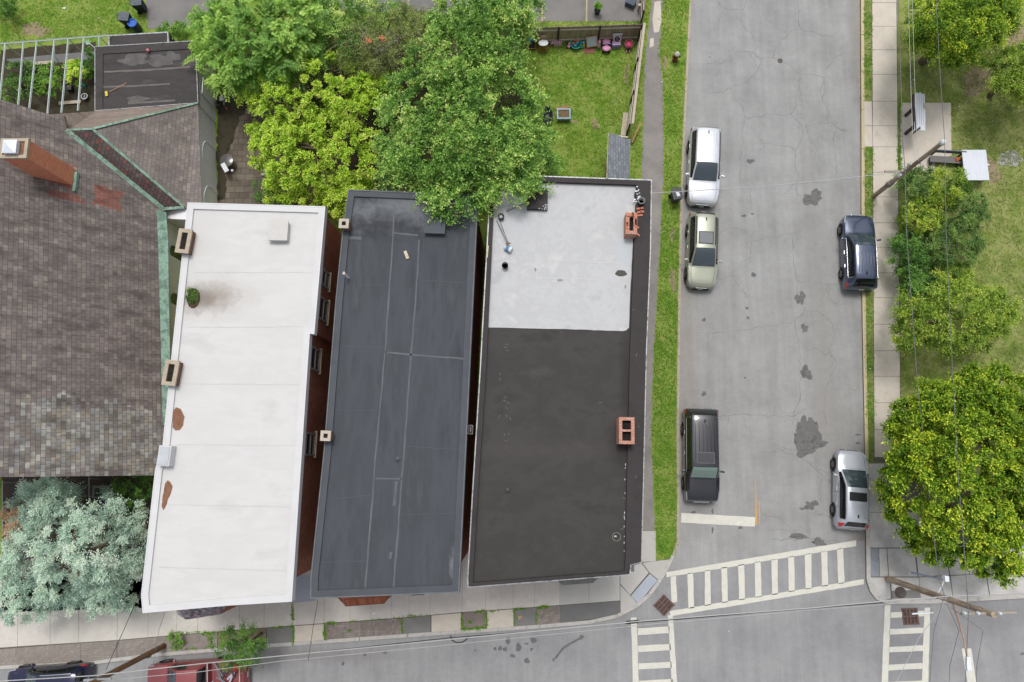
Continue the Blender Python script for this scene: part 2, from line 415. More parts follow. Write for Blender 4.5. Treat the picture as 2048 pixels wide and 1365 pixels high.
# west footpath and front pavement
pathL = [(1306, -400), (1304, 0), (1297, 60), (1290, 120), (1288, 170), (1287, 240), (1285, 300), (1284, 360), (1240, 420), (1240, 1062), (1286, 1062)]
pathR = [(1309, 1040), (1306, 960), (1303, 900), (1303, 850), (1308, 690), (1314, 600), (1316, 560), (1321, 480), (1324, 400), (1328, 337), (1327, 250), (1326, 170), (1320, 110), (1322, 50), (1326, 0), (1330, -400)]
struct(up(MB().poly(wob(PL([pathL[i] for i in range(len(pathL))]+[(1309, 1062)]+pathR, ZS), .03, .4)).build('footpath', m_path)))
up(sheet('concrete_patch', [(1309, 4), (1321, 2), (1323, 40), (1318, 64), (1308, 66), (1305, 40)], ZD, m_conc_w))
up(sheet('concrete_patch', [(1300, 78), (1307, 76), (1308, 92), (1299, 96)], ZD, m_conc_w))
dl = [(-600, 1345), (0, 1296), (234, 1281), (430, 1264), (584, 1252), (805, 1236), (925, 1225), (1028, 1218), (1240, 1202)]
def dly(x):
    for (x0, y0), (x1, y1) in zip(dl, dl[1:]):
        if x <= x1: return y0+(y1-y0)*(x-x0)/(x1-x0)
    return dl[-1][1]
kb = [(-600, 1378), (0, 1334), (190, 1322), (300, 1309), (431, 1298), (527, 1290), (912, 1262), (1080, 1251), (1175, 1242), (1240, 1229)]
def kby(x):
    for (x0, y0), (x1, y1) in zip(kb, kb[1:]):
        if x <= x1: return y0+(y1-y0)*(x-x0)/(x1-x0)
    return kb[-1][1]
struct(up(MB().poly(PL([(-600, 1180), (1240, 1075)]+[(1312, 1075), (1312, 1122), (1345, 1116), (1331, 1140), (1314, 1168), (1296, 1190), (1272, 1211), (1240, 1228)]+[(x, kby(x)) for x in (1175, 1080, 912, 527, 431, 300, 190, 0, -600)], ZL)).build('pavement_bed', m_joint)))
top = lambda x: dly(x)-135
cuts = [-600, -300, -180, -60, 35, 100, 157, 234, 296, 353, 395, 479, 528, 586, 648, 700, 742, 782, 818, 860, 924, 971, 1026, 1069, 1119]
slabs('pavement', [((a+1.5, top(a)), (b+1.5, top(b)), (b, dly(b)), (a, dly(a))) for a, b in zip(cuts, cuts[1:])], ZS, m_conc)
cuts2 = [1119, 1178, 1240]
slabs('pavement', [((a-1.5, top(a)), (b-1.5, top(b)), (b, dly(b)), (a, dly(a))) for a, b in zip(cuts2, cuts2[1:])], ZS, m_conc_n)
slabs('pavement', [((1238, 1075), (1286, 1062), (1312, 1062), (1312, 1123), (1283, 1125), (1240, 1140)),
    ((1240, 1140), (1283, 1126), (1298, 1146), (1260, 1191), (1240, 1168)), ((1284, 1126), (1344, 1118), (1330, 1141), (1316, 1160), (1299, 1146)),
    ((1240, 1170), (1276, 1208), (1272, 1211), (1241, 1227))], ZS, m_conc_n)
up(sheet('tactile_pad', [(1299.6, 1148), (1315, 1161), (1277, 1207.5), (1261.5, 1192.5)], ZD, m_ada))
up(sheet('concrete_apron', [(575, 1150), (640, 1150), (632, 1202), (577, 1207)], ZD, m_ada))
m_herr = brickmat('herringbone brick paving', [S(130, 120, 116), S(150, 140, 134), S(142, 130, 124), S(160, 152, 147)], S(104, 100, 92), .2, .1, .008, streak=((.4, .6, 1), 1.6, .85))
m_brown = brickmat('brown brick paving', [S(142, 134, 128), S(156, 148, 141), S(150, 140, 134), S(164, 156, 150)], S(128, 122, 115), .2, .1, .008, streak=((.4, .6, 1), 1.2, .85))
m_pit = pm('tree pit soil', [S(112, 102, 84), S(134, 124, 106), S(98, 104, 66)], 2, .95, .5, fine=.3, fscale=20)
for a, b, m, nm, uvd in ((1122, 1240, m_pathd, 'asphalt_strip', 0), (1073, 1121, m_herr, 'brick_strip', 1), (1028.5, 1072, m_patchg, 'asphalt_strip', 0), (974, 1027, m_conc_w, 'pavement', 0),
                     (924, 972, m_herr, 'brick_strip', 1), (863, 922, m_conc_w, 'pavement', 0), (805, 861, m_patchg, 'asphalt_strip', 0), (650, 803, m_herr, 'brick_strip', 1),
                     (588, 648, m_conc_w, 'pavement', 0), (534, 586, m_patchg, 'asphalt_strip', 0), (436, 532, m_pit, 'tree_pit', 0), (235, 434, m_brown, 'brick_strip', 1), (161, 233, m_brown, 'brick_strip', 0), (-600, 160, m_brown, 'brick_strip', 1)):
    q = [(a, dly(a)+1), (b, dly(b)+1), (b, kby(b)), (a, kby(a))]
    o = struct(up(MB().poly(PL(q, ZS+.001)).build(nm, m, uvdir=(.707, .707, 0) if uvd else None)))

# parking lot, driveway, patio, yard ground
up(sheet('parking_lot', [(640, -500), (1283, -500), (1283, 43), (1040, 43), (860, 24), (640, 24)], ZS, m_lot))
up(sheet('driveway', [(297, -500), (480, -500), (480, 58), (296, 58), (292, 20)], ZS, m_lot))
m_line = m_yellow
for q in ([(1082.5, -200), (1086, -200), (1086, 44), (1083, 44)], [(1174, -200), (1177, -200), (1174.5, 44), (1171.5, 44)], [(816, -60), (819, -60), (818, 22), (815, 22)]):
    up(sheet('road_marking', q, ZD, m_line))
m_patio = brickmat('stone patio pavers', [S(112, 103, 92), S(132, 122, 110), S(120, 110, 98), S(142, 132, 120)], S(70, 64, 56), .6, .42, .014, streak=((.5, .7, 1), .9, .62))
up(sheet('patio', [(436, 150), (600, 170), (640, 420), (436, 420)], ZS, m_patio))
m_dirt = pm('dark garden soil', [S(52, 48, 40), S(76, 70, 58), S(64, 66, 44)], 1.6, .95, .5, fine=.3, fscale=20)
struct(up(MB().poly(wob(PL([(0, 100), (190, 84), (192, 226), (0, 240)], ZS), .06)).build('garden_soil', m_dirt)))
struct(up(MB().poly(wob(PL([(434, 130), (500, 130), (520, 190), (480, 235), (452, 320), (452, 400), (434, 400)], ZD), .08)).build('garden_soil', m_dirt)))
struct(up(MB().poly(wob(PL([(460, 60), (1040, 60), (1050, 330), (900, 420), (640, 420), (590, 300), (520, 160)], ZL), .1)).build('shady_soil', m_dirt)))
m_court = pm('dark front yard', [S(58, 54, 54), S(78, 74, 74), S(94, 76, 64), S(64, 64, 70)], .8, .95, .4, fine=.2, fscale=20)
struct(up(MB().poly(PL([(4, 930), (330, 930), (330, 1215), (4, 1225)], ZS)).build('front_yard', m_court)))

# markings
def marks(quads, m=m_paint, z=.010):
    mb = MB()
    for q in quads: mb.poly(wob(PL(q, z), .012, .35))
    return struct(up(mb.build('road_marking', m)))
c6 = lambda x, y: (1300+x/2.666, 853+y/2.666)
rungs = [(110, 138, 115, 145), (200, 230, 205, 235), (292, 322, 292, 325), (380, 411, 385, 415), (470, 502, 475, 507), (558, 590, 562, 595), (648, 680, 650, 682), (737, 768, 740, 773), (825, 860, 830, 862), (913, 945, 917, 950), (997, 1030, 1005, 1038)]
ty = lambda x: 803-(x-88)*.164
by = lambda x: 987-(x-105)*.164
q1 = [[c6(88, 778), c6(1100, 608), c6(1100, 640), c6(88, 806)], [c6(105, 985), c6(1140, 815), c6(1140, 843), c6(110, 1013)]]
for i, (a, b, c, d) in enumerate(rungs):
    e = 45 if i == 0 else -2
    q1.append([c6(a, ty(a)+.3), c6(b, ty(b)+.3), c6(d, by(d)-e), c6(c, by(c)-e)])
marks(q1, z=.012)
c3 = lambda x, y: (880+x/2.666, 853+y/2.666)
q2 = [[c3(1018, 1020), c3(1048, 1020), c3(1064, 1500), c3(1032, 1500)], [c3(1215, 1008), c3(1242, 1008), c3(1272, 1500), c3(1243, 1500)]]
for y0, y1 in ((1078, 1113), (1170, 1204), (1265, 1297), (1357, 1392), (1450, 1485)): q2.append([c3(1052+(y0-1020)*.03, y0), c3(1218+(y0-1010)*.06, y0-10), c3(1220+(y0-1010)*.06, y1-10), c3(1053+(y0-1020)*.03, y1)])
marks(q2, z=.008)
c8 = lambda x, y: (1628+x/3.25, 945+y/3.25)
q3 = [[c8(460, 865), c8(498, 865), c8(478, 1500), c8(434, 1500)], [c8(718, 880), c8(755, 880), c8(740, 1500), c8(697, 1500)]]
for y0, y1 in ((912, 947), (1020, 1055), (1135, 1172), (1250, 1288), (1364, 1400)): q3.append([c8(496-(y0-865)*.03, y0), c8(717-(y0-880)*.03, y0-11), c8(716-(y0-880)*.03, y1-11), c8(495-(y0-865)*.03, y1)])
q3.append([c8(960, 1145), c8(1022, 1145), c8(1075, 1500), c8(1020, 1500)])
marks(q3, z=.008)
marks([[c6(166, 462), c6(562, 485), c6(560, 535), c6(165, 513)]], z=.012)
marks([[c6(559, 280), c6(563, 280), c6(572, 525), c6(562, 525)], [c6(579, 400), c6(584, 400), c6(586, 520), c6(580, 520)]], m_orange, .016)
# orange utility mark sprayed on the grey strip
c1 = lambda x, y: (920+x/10.24, 1200+y/10.24)
marks([[c1(1185, 338), c1(1232, 332), c1(1232, 350), c1(1187, 358)], [c1(1200, 350), c1(1222, 350), c1(1224, 408), c1(1204, 410)], [c1(1232, 332), c1(1268, 330), c1(1270, 400), c1(1250, 402), c1(1248, 352), c1(1233, 354)], [c1(1226, 372), c1(1262, 368), c1(1262, 386), c1(1226, 390)]], m_orange, .1345)

# patches, cracks and oil spots
mb = MB()
for a in ((1625, 397, 17, 15), (1634, 388, 8, 9), (1601, 597, 9, 13), (1609, 657, 6, 9), (1612, 747, 12, 12), (1605, 850, 12, 14), (1628, 866, 13, 24), (1618, 893, 26, 18), (1594, 878, 6, 16), (1623, 1010, 13, 8), (1610, 1017, 10, 3), (1638, 1085, 13, 8), (1596, 1073, 14, 3.5)):
    mb.poly(blobpts(*a, .0072+random.random()*.002, 44, .42))
struct(up(mb.build('asphalt_patch', m_tar)))
m_tar2 = pm('grey asphalt patch', [S(108, 107, 106), S(126, 125, 124)], 2, .9, .4, fine=.15, fscale=30)
mb = MB(); mb.poly(blobpts(1616, 874, 24, 28, .0066, 30, .2)); mb.poly(blobpts(1596, 1073, 18, 6, .0066, 30, .2)); struct(up(mb.build('asphalt_patch', m_tar2)))
mb = MB()
cr4 = lambda x, y: (1300+x/3.25, y/3.25); cr5 = lambda x, y: (1300+x/2.666, 400+y/2.666)
cracks = [[cr4(*p) for p in c] for c in ([(550, 340), (630, 338), (700, 365), (725, 385), (800, 382), (845, 400), (900, 415), (945, 465), (985, 492), (1060, 492), (1130, 510), (1140, 600), (1120, 660)],
    [(725, 385), (705, 460), (640, 520), (600, 552), (540, 560), (480, 600), (400, 608), (340, 590)], [(555, 90), (600, 160), (660, 235), (700, 310)], [(440, 0), (465, 50), (540, 68), (600, 70), (630, 0)],
    [(960, 0), (965, 120), (972, 190), (900, 215), (850, 260), (815, 320), (800, 380)], [(745, 120), (800, 165), (880, 215)], [(972, 190), (1010, 205), (1100, 225), (1190, 246)],
    [(540, 640), (600, 690), (620, 765), (715, 760), (800, 745), (870, 752), (920, 742), (945, 700)], [(620, 770), (590, 840), (600, 920), (585, 1100), (580, 1190)], [(700, 880), (745, 935), (850, 950), (920, 955), (950, 985), (990, 900), (1005, 820), (1080, 800), (1170, 800), (1260, 860)],
    [(945, 985), (940, 1060), (970, 1130), (950, 1240), (1000, 1330)], [(985, 500), (950, 560), (950, 680), (920, 745), (1000, 830)], [(1130, 510), (1110, 590), (1150, 720), (1160, 800)], [(1195, 860), (1205, 990), (1215, 1130)],
    [(960, 490), (975, 560), (990, 700), (1010, 800), (1030, 900), (1080, 950), (1070, 1050), (1110, 1140)], [(660, 1220), (655, 1365)], [(370, 415), (460, 412), (550, 375)], [(1145, 460), (1180, 400), (1255, 345)], [(430, 170), (460, 120), (480, 70)], [(860, 1265), (950, 1190), (1180, 1190)])]
cracks += [[cr5(*p) for p in c] for c in ([(370, 425), (440, 400), (480, 350), (530, 300), (545, 220), (600, 205), (720, 190), (790, 170)], [(370, 190), (420, 150), (500, 160), (545, 215)], [(440, 400), (480, 470), (520, 520)],
    [(250, 712), (400, 705), (500, 695), (570, 680), (640, 665), (760, 660)], [(760, 190), (765, 360), (790, 440), (780, 520), (830, 590), (770, 650), (790, 760), (805, 860), (795, 1000), (800, 1060), (770, 1150), (760, 1200)],
    [(830, 590), (900, 600), (960, 640), (985, 720), (960, 800), (990, 880), (950, 980), (930, 1080), (940, 1200)], [(370, 1148), (500, 1143), (640, 1150), (760, 1160), (830, 1110)], [(780, 430), (880, 440), (960, 455), (1010, 440)], [(830, 800), (900, 795), (940, 830), (980, 800)], [(940, 450), (950, 520), (1000, 560)], [(600, 1365), (700, 1330), (800, 1340), (900, 1300)])]
cracks += [[c6(*p) for p in c] for c in ([(560, 150), (680, 125), (760, 150), (850, 190), (880, 240), (920, 270), (900, 340), (910, 400)], [(870, 140), (890, 220), (960, 260)], [(600, 480), (700, 490), (760, 540), (780, 570)], [(830, 600), (860, 560), (830, 520)], [(740, 560), (780, 590), (870, 605), (1000, 610)], [(650, 610), (740, 600), (800, 600)], [(890, 470), (960, 480), (990, 520)], [(800, 440), (870, 470), (920, 465)])]
m2 = MB()
for c in cracks:
    pts = PL(c, .0055); q = []
    for a, b in zip(pts, pts[1:]):
        k = max(2, int((b-a).length/.25))
        for j in range(k): q.append(a.lerp(b, j/k)+Vector((random.gauss(0, .05), random.gauss(0, .05), 0)))
    q.append(pts[-1]); m2.ribbon(q, [random.uniform(.012, .045) for _ in q])
    for _ in range(len(q)//9):
        s_ = random.choice(q); a = random.uniform(0, 6.28); br = [s_]
        for j in range(random.randint(3, 7)): a += random.gauss(0, .4); br.append(br[-1]+Vector((math.cos(a), math.sin(a), 0))*.14)
        m2.ribbon(br, .02)
struct(up(m2.build('road_crack', m_crack)))
mb = MB()
for a in ((1507, 550, 6, 4), (1488, 432, 5, 3), (1505, 428, 3, 2), (1494, 617, 3, 3), (1496, 636, 3, 3), (1408, 788, 5, 5), (1490, 756, 2, 2), (1501, 323, 7, 5), (1408, 640, 4, 4), (1481, 1056, 4, 3), (1387, 1025, 5, 3), (1425, 1061, 2, 6), (1425, 1023, 2, 6), (1716, 870, 6, 2), (1716, 887, 6, 2),
          (1037, 1295, 6, 8), (1000, 1297, 4, 5), (1010, 1299, 4, 5), (990, 1298, 3, 4), (1016, 1282, 5, 6), (1067, 1281, 6, 6), (1025, 1312, 5, 4), (1054, 1322, 6, 5), (1163, 1275, 5, 5), (951, 1301, 2, 2), (1107, 1320, 3, 3), (1053, 1288, 4, 2), (1063, 1299, 3, 3), (2045, 1308, 4, 3), (730, 1310, 3, 3), (770, 1306, 4, 3), (686, 1328, 3, 4)):
    mb.poly(blobpts(*a, .0085+random.random()*.001, 14, .3))
mb.ribbon(PL([(1160, 1277), (1140, 1288), (1126, 1297), (1110, 1318)], .008), .12)
struct(up(mb.build('oil_stain', m_oil)))

# iron work
m_iron = pm('rusty iron', [S(104, 84, 78), S(126, 104, 98), S(88, 74, 70)], 5, .7, .3, metal=.4, fine=.2)
m_hole = flat('dark hole', (.01, .01, .01, 1), .9)
def grate(px4, label, nb=4):
    q = PL(px4, 0.012); c = sum(q, Vector())/4
    t = thing('storm_drain', label, 'drain', c)
    MB().poly([v+Vector((0, 0, .004)) for v in q]).build('grate_pit', m_hole, t)
    mb = MB(); lerp = lambda u, v: q[0].lerp(q[1], u).lerp(q[3].lerp(q[2], u), v)
    ex = (q[1]-q[0]); rz = math.atan2(ex.y, ex.x); wx, wy = ex.length, (q[3]-q[0]).length
    for k in range(nb+1):
        mb.box(lerp(k/nb, .5)+Vector((0, 0, .02)), (.075, wy, .03), rz, .005)
    for v in (0, .5, 1): mb.box(lerp(.5, v)+Vector((0, 0, .022)), (wx+.07, .07, .03), rz, .005)
    for k in range(nb*3):
        mb.box(lerp((k+.5)/(nb*3), .5)+Vector((0, 0, .014)), (.035, wy, .02), rz)
    mb.build('grate', m_iron, t)
grate([(1328, 1190.6), (1348.8, 1211), (1327, 1231), (1308, 1211)], 'rusty square storm drain set diagonally beside the kerb corner crosswalk')
grate([(1803.4, 1218), (1833.5, 1217), (1836.6, 1248), (1809, 1249)], 'rusty storm drain grate lying across the top rung of the right crosswalk')
t = thing('manhole_cover', 'round dark manhole cover in the pavement beside the leaning utility pole', 'manhole', P(1801, 1185.6, ZD))
mb = MB().lathe([(.30, .005), (.30, .02), (.27, .026), (.25, .020), (.001, .022)], P(1801, 1185.6, ZD), 28)
for k in range(-3, 4): mb.box(P(1801, 1185.6, ZD+.024)+Vector((0, k*.07, 0)), (.4*math.sqrt(max(.1, 1-(k/4.2)**2)), .025, .012))
m_mh = pm('grey iron', [S(82, 76, 72), S(104, 98, 94)], 6, .5, .2, metal=.5)
mb.build('cover', m_mh, t)
MB().ring(P(1801, 1185.6, ZD+.006), .315, .02, 28).build('rim', m_iron, t)
tag(MB().lathe([(.16, 0), (.16, .012), (.12, .02), (.0001, .018)], P(1560, 122, .006), 20).build('valve_cover', m_mh), 'small round iron valve cover set among cracks of the side street', 'valve cover')
# ------------------------------------------------------------------ buildings
BR = [S(160, 100, 80, 1), S(182, 120, 98, 1), S(148, 94, 78, 1), S(194, 132, 108, 1), S(170, 112, 92, 1)]
m_brick = brickmat('red brick wall', BR, S(120, 102, 92), .21, .072, .012, streak=((.5, .5, .15), 1.0, .75))
m_chbrick = brickmat('orange chimney brick', [S(196, 138, 116, .9), S(208, 154, 132, .9), S(180, 124, 104, .9), S(214, 166, 146, .9)], S(150, 128, 116), .21, .075, .012)
m_cbrick2 = brickmat('church chimney brick', [S(206, 128, 100, 1.05), S(218, 144, 114, 1.05), S(194, 118, 94, 1.05)], S(190, 140, 118, 1), .21, .072, .008)
m_dkbrick = brickmat('dark chimney brick', [S(120, 88, 76), S(142, 104, 90), S(104, 80, 70)], S(110, 98, 90), .21, .075, .012)
m_cap = pm('beige chimney cap', [S(172, 160, 140), S(192, 180, 160)], 3, .9, .3, fine=.14, fscale=20)
m_capg = pm('pale grey chimney cap', [S(186, 176, 160), S(204, 194, 178)], 3, .9, .3, fine=.1, fscale=20)
m_flue = pm('soot and opening shade', [(.012, .011, .01, 1), (.03, .027, .024, 1)], 4, .95)  # near-black for flue soot, and for shade painted into other openings
ZR = 9.0
wst = P(385, 597, ZR)
m_white = pm('white roof membrane', [S(222, 220, 218, .67), S(234, 233, 231, .67), S(228, 227, 225, .67), S(236, 235, 233, .67)], .5, .6, .2, fine=.035, fscale=30, stretch=(.6, 1.6, 1), blobs=[
    (((wst.x+.6, wst.y, ZR), (1.9, .95, 9), S(92, 76, 58)), dict(soft=.95, wob=.6, wscale=1.8, amt=1.0)),
    (((wst.x+.4, wst.y, ZR), (.8, .5, 9), S(70, 64, 54)), dict(soft=.8, wob=.5, wscale=2.5, amt=.75)),
    (((wst.x+.8, wst.y+.1, ZR), (3.0, 1.7, 9), S(186, 178, 168)), dict(soft=.9, wob=.6, wscale=.8, amt=.5)),
    (((P(410, 480, ZR).x, P(410, 480, ZR).y, ZR), (1.2, 2.2, 9), S(206, 203, 200)), dict(soft=.9, wob=.6, wscale=.8, amt=.5)),
    (((P(470, 1160, ZR).x, P(470, 1160, ZR).y, ZR), (4.2, .8, 9), S(210, 207, 204)), dict(soft=.9, wob=.7, wscale=1.2, amt=.5))])
m_whitep = pm('white parapet', [S(226, 226, 226, .68), S(236, 236, 236, .68)], .8, .55, .1, fine=.04, fscale=25)
m_whitem = flat('white metal edge', S(232, 232, 236, .68), .4)
m_seam = pm('membrane seam', [S(206, 203, 200, .64), S(224, 221, 218, .66)], 1.5, .6)
m_grayroof = pm('grey blue roof membrane', [S(76, 80, 85, .64), S(90, 94, 100, .64), S(82, 86, 91, .64), S(98, 102, 107, .64)], .5, .7, .15, fine=.06, fscale=35, stretch=(1.6, .35, 1), blobs=[
    (((P(800, 425, 8.8).x, P(800, 425, 8.8).y, 8.8), (4.5, 1.2, 9), S(124, 127, 131)), dict(soft=.7, wob=1.1, wscale=1.3, amt=.75)),
    (((P(760, 450, 8.8).x, P(760, 450, 8.8).y, 8.8), (3, 1.0, 9), S(56, 58, 63)), dict(soft=.8, wob=.9, wscale=1.6, amt=.8)),
    (((P(905, 430, 8.8).x, P(905, 430, 8.8).y, 8.8), (1.7, 1.8, 9), S(64, 66, 70)), dict(soft=.8, wob=.8, wscale=1.2, amt=.7)),
    (((P(910, 1125, 8.8).x, P(910, 1125, 8.8).y, 8.8), (.35, .9, 9), S(128, 132, 136)), dict(soft=.6, wob=1.0, wscale=4, amt=.7)),
    (((P(870, 520, 8.8).x, P(870, 520, 8.8).y, 8.8), (1.4, 1.4, 9), S(70, 74, 80)), dict(soft=.8, wob=.8, wscale=1.6, amt=.5))])
m_grayseam = pm('grey roof seam', [S(98, 102, 107, .7), S(116, 119, 124, .7)], 1.2, .7, fine=.1)
m_grayedge = pm('grey roof edge', [S(84, 88, 94, .7), S(94, 98, 104, .7)], 1.0, .6, fine=.06)
ZC = 8.5
m_black = pm('black roof membrane', [S(65, 63, 62, .7), S(77, 75, 73, .7), S(70, 68, 67, .7), S(81, 79, 77, .7)], .6, .62, .15, fine=.1, fscale=30, stretch=(.7, 1, 1), blobs=[
    (((P(1245, 900, ZC).x, P(1245, 900, ZC).y, ZC), (.9, 1.2, 9), S(46, 42, 42)), dict(soft=.8, wob=.6, wscale=1.5, amt=.7)),  # shadow below the double-flue chimney, painted into the roof colour
    (((P(1252, 760, ZC).x, P(1252, 760, ZC).y, ZC), (.45, 3.4, 9), S(54, 50, 50)), dict(soft=.7, wob=.5, wscale=1.5, amt=.7)),
    (((P(1100, 900, ZC).x, P(1100, 900, ZC).y, ZC), (6, .8, 9), S(80, 77, 75)), dict(soft=.9, wob=.9, wscale=.9, amt=.5))])
m_blackp = pm('black parapet membrane', [S(54, 51, 52), S(66, 62, 62), S(60, 57, 58)], .7, .6, .15, fine=.1, fscale=35)
m_silver = pm('pale grey roof coating', [S(198, 200, 203, .66), S(214, 215, 216, .66), S(206, 207, 209, .66), S(222, 222, 221, .66)], .9, .55, .2, fine=.05, fscale=18, blobs=[
    (((P(1030, 450, ZC).x, P(1030, 450, ZC).y, ZC), (1.4, 1.6, 9), S(196, 198, 202)), dict(soft=.9, wob=.6, wscale=1.2, amt=.6)),
    (((P(1250, 500, ZC).x, P(1250, 500, ZC).y, ZC), (.5, 1.2, 9), S(190, 197, 201)), dict(soft=.5, wob=.4, wscale=1.2, amt=.7))])
m_edge = pm('weathered pale metal edge', [S(128, 130, 132), S(186, 188, 190), S(92, 90, 90)], 3, .45, metal=.3, fine=.2)
m_glass = NB('dark window glass').out(S(40, 46, 54), .08, 0, .7)
m_frame = pm('window frame paint', [S(150, 146, 140), S(168, 164, 158)], 3, .6)
m_dark = pm('dark void', [(.008, .007, .006, 1), (.016, .014, .012, 1)], 2, .9)

def building(name, label, outline, zt, mwall, mroof, mpar, inset=.25, par=.2, pw=.3, mtrim=None, front=None):
    pts = PL(outline, zt+par)
    c = sum(pts, Vector())/len(pts); t = thing(name, label, 'building', (c.x, c.y, ZB))
    wl_ = offset_poly(pts, inset)
    if front:
        for i in front: wl_[i] = wl_[i]+Vector((0, .75, 0))
    MB().prism(wl_, ZB-.1, zt-.3).build('wall', mwall, t, nrm=True)
    roof = MB().prism(offset_poly(pts, .012), zt-.3, zt).build('roof', mroof, t, nrm=True)
    pi = offset_poly(pts, pw)
    MB().ringprism(pts, pi, zt-.02, zt+par).build('parapet', mpar, t, nrm=True)
    if mtrim: 
        MB().ringprism(offset_poly(pts, -.02), offset_poly(pts, .035), zt-.34, zt+par+.012).build('roof_edge', mtrim, t, nrm=True)
    return t, roof, pts, pi
def chimney(parent, px, z0, sx, sy, h, rz=0, mb_=None, mc=None, flues=1, cap=.1, hole=.5, along='y', ztop=None, p0=None):
    """brick stack with a cap slab and open flues; px: photo pixel of its top centre"""
    zt_ = z0+h; p = P(px[0], px[1], zt_) if p0 is None else p0; rot = Matrix.Rotation(rz, 3, 'Z')
    MB().box((p.x, p.y, (z0+zt_-cap)/2-.1), (sx, sy, zt_-cap-z0+.2), rz).build('chimney', mb_ or m_chbrick, parent)
    ch = [o for o in COL.objects if o.parent == parent and o.name.startswith('chimney')][-1]
    def ringbox(w0, w1, h0, h1, za, zb):
        A = [Vector((p.x, p.y, 0))+rot @ Vector((a*w0/2, b*h0/2, 0)) for a, b in ((-1, -1), (1, -1), (1, 1), (-1, 1))]
        B = [Vector((p.x, p.y, 0))+rot @ Vector((a*w1/2, b*h1/2, 0)) for a, b in ((-1, -1), (1, -1), (1, 1), (-1, 1))]
        return MB().ringprism(A, B, za, zb)
    ov = .04 if cap < .2 else 0
    wx, wy = sx*hole, sy*(1-(1-hole)*sx/sy)
    mc_ = ringbox(sx+ov*2, wx, sy+ov*2, wy, zt_-cap, zt_)
    if flues == 2: mc_.box((p.x, p.y, zt_-cap/2-.003), (wx+.02, .1, cap-.004), rz)
    mc_.build('chimney_cap', mc or m_cap, ch, nrm=True)
    MB().box((p.x, p.y, zt_-cap+.004), (wx+.03, wy+.03, .008), rz).build('flue', m_flue, ch)
    return ch
def ribbons(parent, z, lines, wd, m, name='roof_seam', dz=.006):
    for l in lines:
        pts = PL(l, z+dz); q = []
        for a, b in zip(pts, pts[1:]):
            k = max(1, int((b-a).length/.5))
            for j in range(k): q.append(a.lerp(b, j/k)+Vector((random.gauss(0, .008), random.gauss(0, .008), 0)))
        q.append(pts[-1])
        up(MB().ribbon(q, [wd*random.uniform(.8, 1.2) for _ in q]).build(name, m, parent))
def windows(parent, wallA, wallB, nrm, specs, frame=m_frame, lintel=None):
    """specs: (t along wall 0-1, z sill, width, height)"""
    d = (wallB-wallA); L = d.length; d = d/L; n = Vector(nrm)
    for t, z, ww, hh in specs:
        c = wallA+d*(t*L); c.z = z+hh/2; rz = math.atan2(d.y, d.x)
        MB().box(c+n*.012, (ww, .05, hh), rz).build('window', m_glass, parent)
        wn = [o for o in COL.objects if o.parent == parent and o.name.startswith('window')][-1]
        mb = MB(); X = d
        for s in (-1, 1): mb.box(c+X*s*(ww/2)+n*.035, (.09, .10, hh+.12), rz)
        for q in (-1, 0, 1): mb.box(c+Vector((0, 0, q*hh/2))+n*.037, (ww-.09, .09, .08), rz)
        mb.build('frame', frame, wn)
        MB().box(c+Vector((0, 0, -hh/2-.1))+n*.06, (ww+.3, .16, .1), rz).build('sill', m_cap, wn)
# --- white-roofed brick block
wout = [(376, 406), (650, 414), (628, 668), (619, 667), (583, 1203), (453, 1211), (286, 1226), (283, 1190), (311, 940), (326, 891), (343, 719), (369, 470)]
tW, rW, pW, piW = building('brick_building', 'long brick row building with a white membrane roof and two beige topped chimneys', wout, ZR, m_brick, m_white, m_whitep, .18, .10, .32, m_whitem, front=(4, 5, 6))
ribbons(tW, ZR, [[(388, 545), (640, 546)], [(372, 655), (622, 654)], [(365, 768), (610, 770)], [(345, 890), (601, 892)], [(335, 1010), (592, 1015)], [(318, 1135), (583, 1143)]], .022, m_seam)
up(MB().ringprism(offset_poly(pW, .62), offset_poly(pW, .66), ZR-.02, ZR+.012).build('membrane_seam', m_seam, tW, nrm=True)) if False else None
chimney(tW, (367, 482), ZR-1, .62, 1.2, 1.5, R(-6), m_dkbrick, m_cap)
chimney(tW, (340.5, 746), ZR-1, .62, 1.18, 1.5, R(-6), m_dkbrick, m_cap)
p = P(328, 912, ZR+.5)
o = MB().box((p.x, p.y, ZR+.2), (.62, .98, .62), R(-4), .03).build('chimney', m_whitep, tW)
MB().box((p.x, p.y, ZR+.53), (.5, .86, .03), R(-4)).build('chimney_cap', pm('grey sheet metal', [S(186, 190, 196), S(204, 207, 212)], 2, .5), o)
p = P(556, 461, ZR+.35)
o = MB().box((p.x, p.y, ZR+.15), (.94, 1.0, .34), R(-1), .04).build('roof_hatch', m_whitep, tW)
MB().box((p.x, p.y, ZR+.345), (1.02, 1.08, .05), R(-1), .015).build('hatch_lid', pm('hatch cover', [S(226, 223, 218, .64), S(234, 232, 228, .64)], 2, .6), o)
m_rust = pm('bare brown roof patch', [S(122, 88, 68), S(146, 108, 86), S(134, 98, 78)], 3, .95, .3, fine=.2, fscale=25)
for i, poly in enumerate(([(352, 815), (362, 818), (369, 835), (368, 840), (366, 852), (360, 861), (351, 862), (346, 855), (345, 826)], [(335, 961), (341, 966), (345, 974), (343, 985), (336, 999), (331, 1015), (326, 1021), (323, 1012), (327, 985), (330, 968)])):
    up(MB().poly(wob(PL(poly, ZR+.008), .015, .15)).build('roof_patch', m_rust, tW))
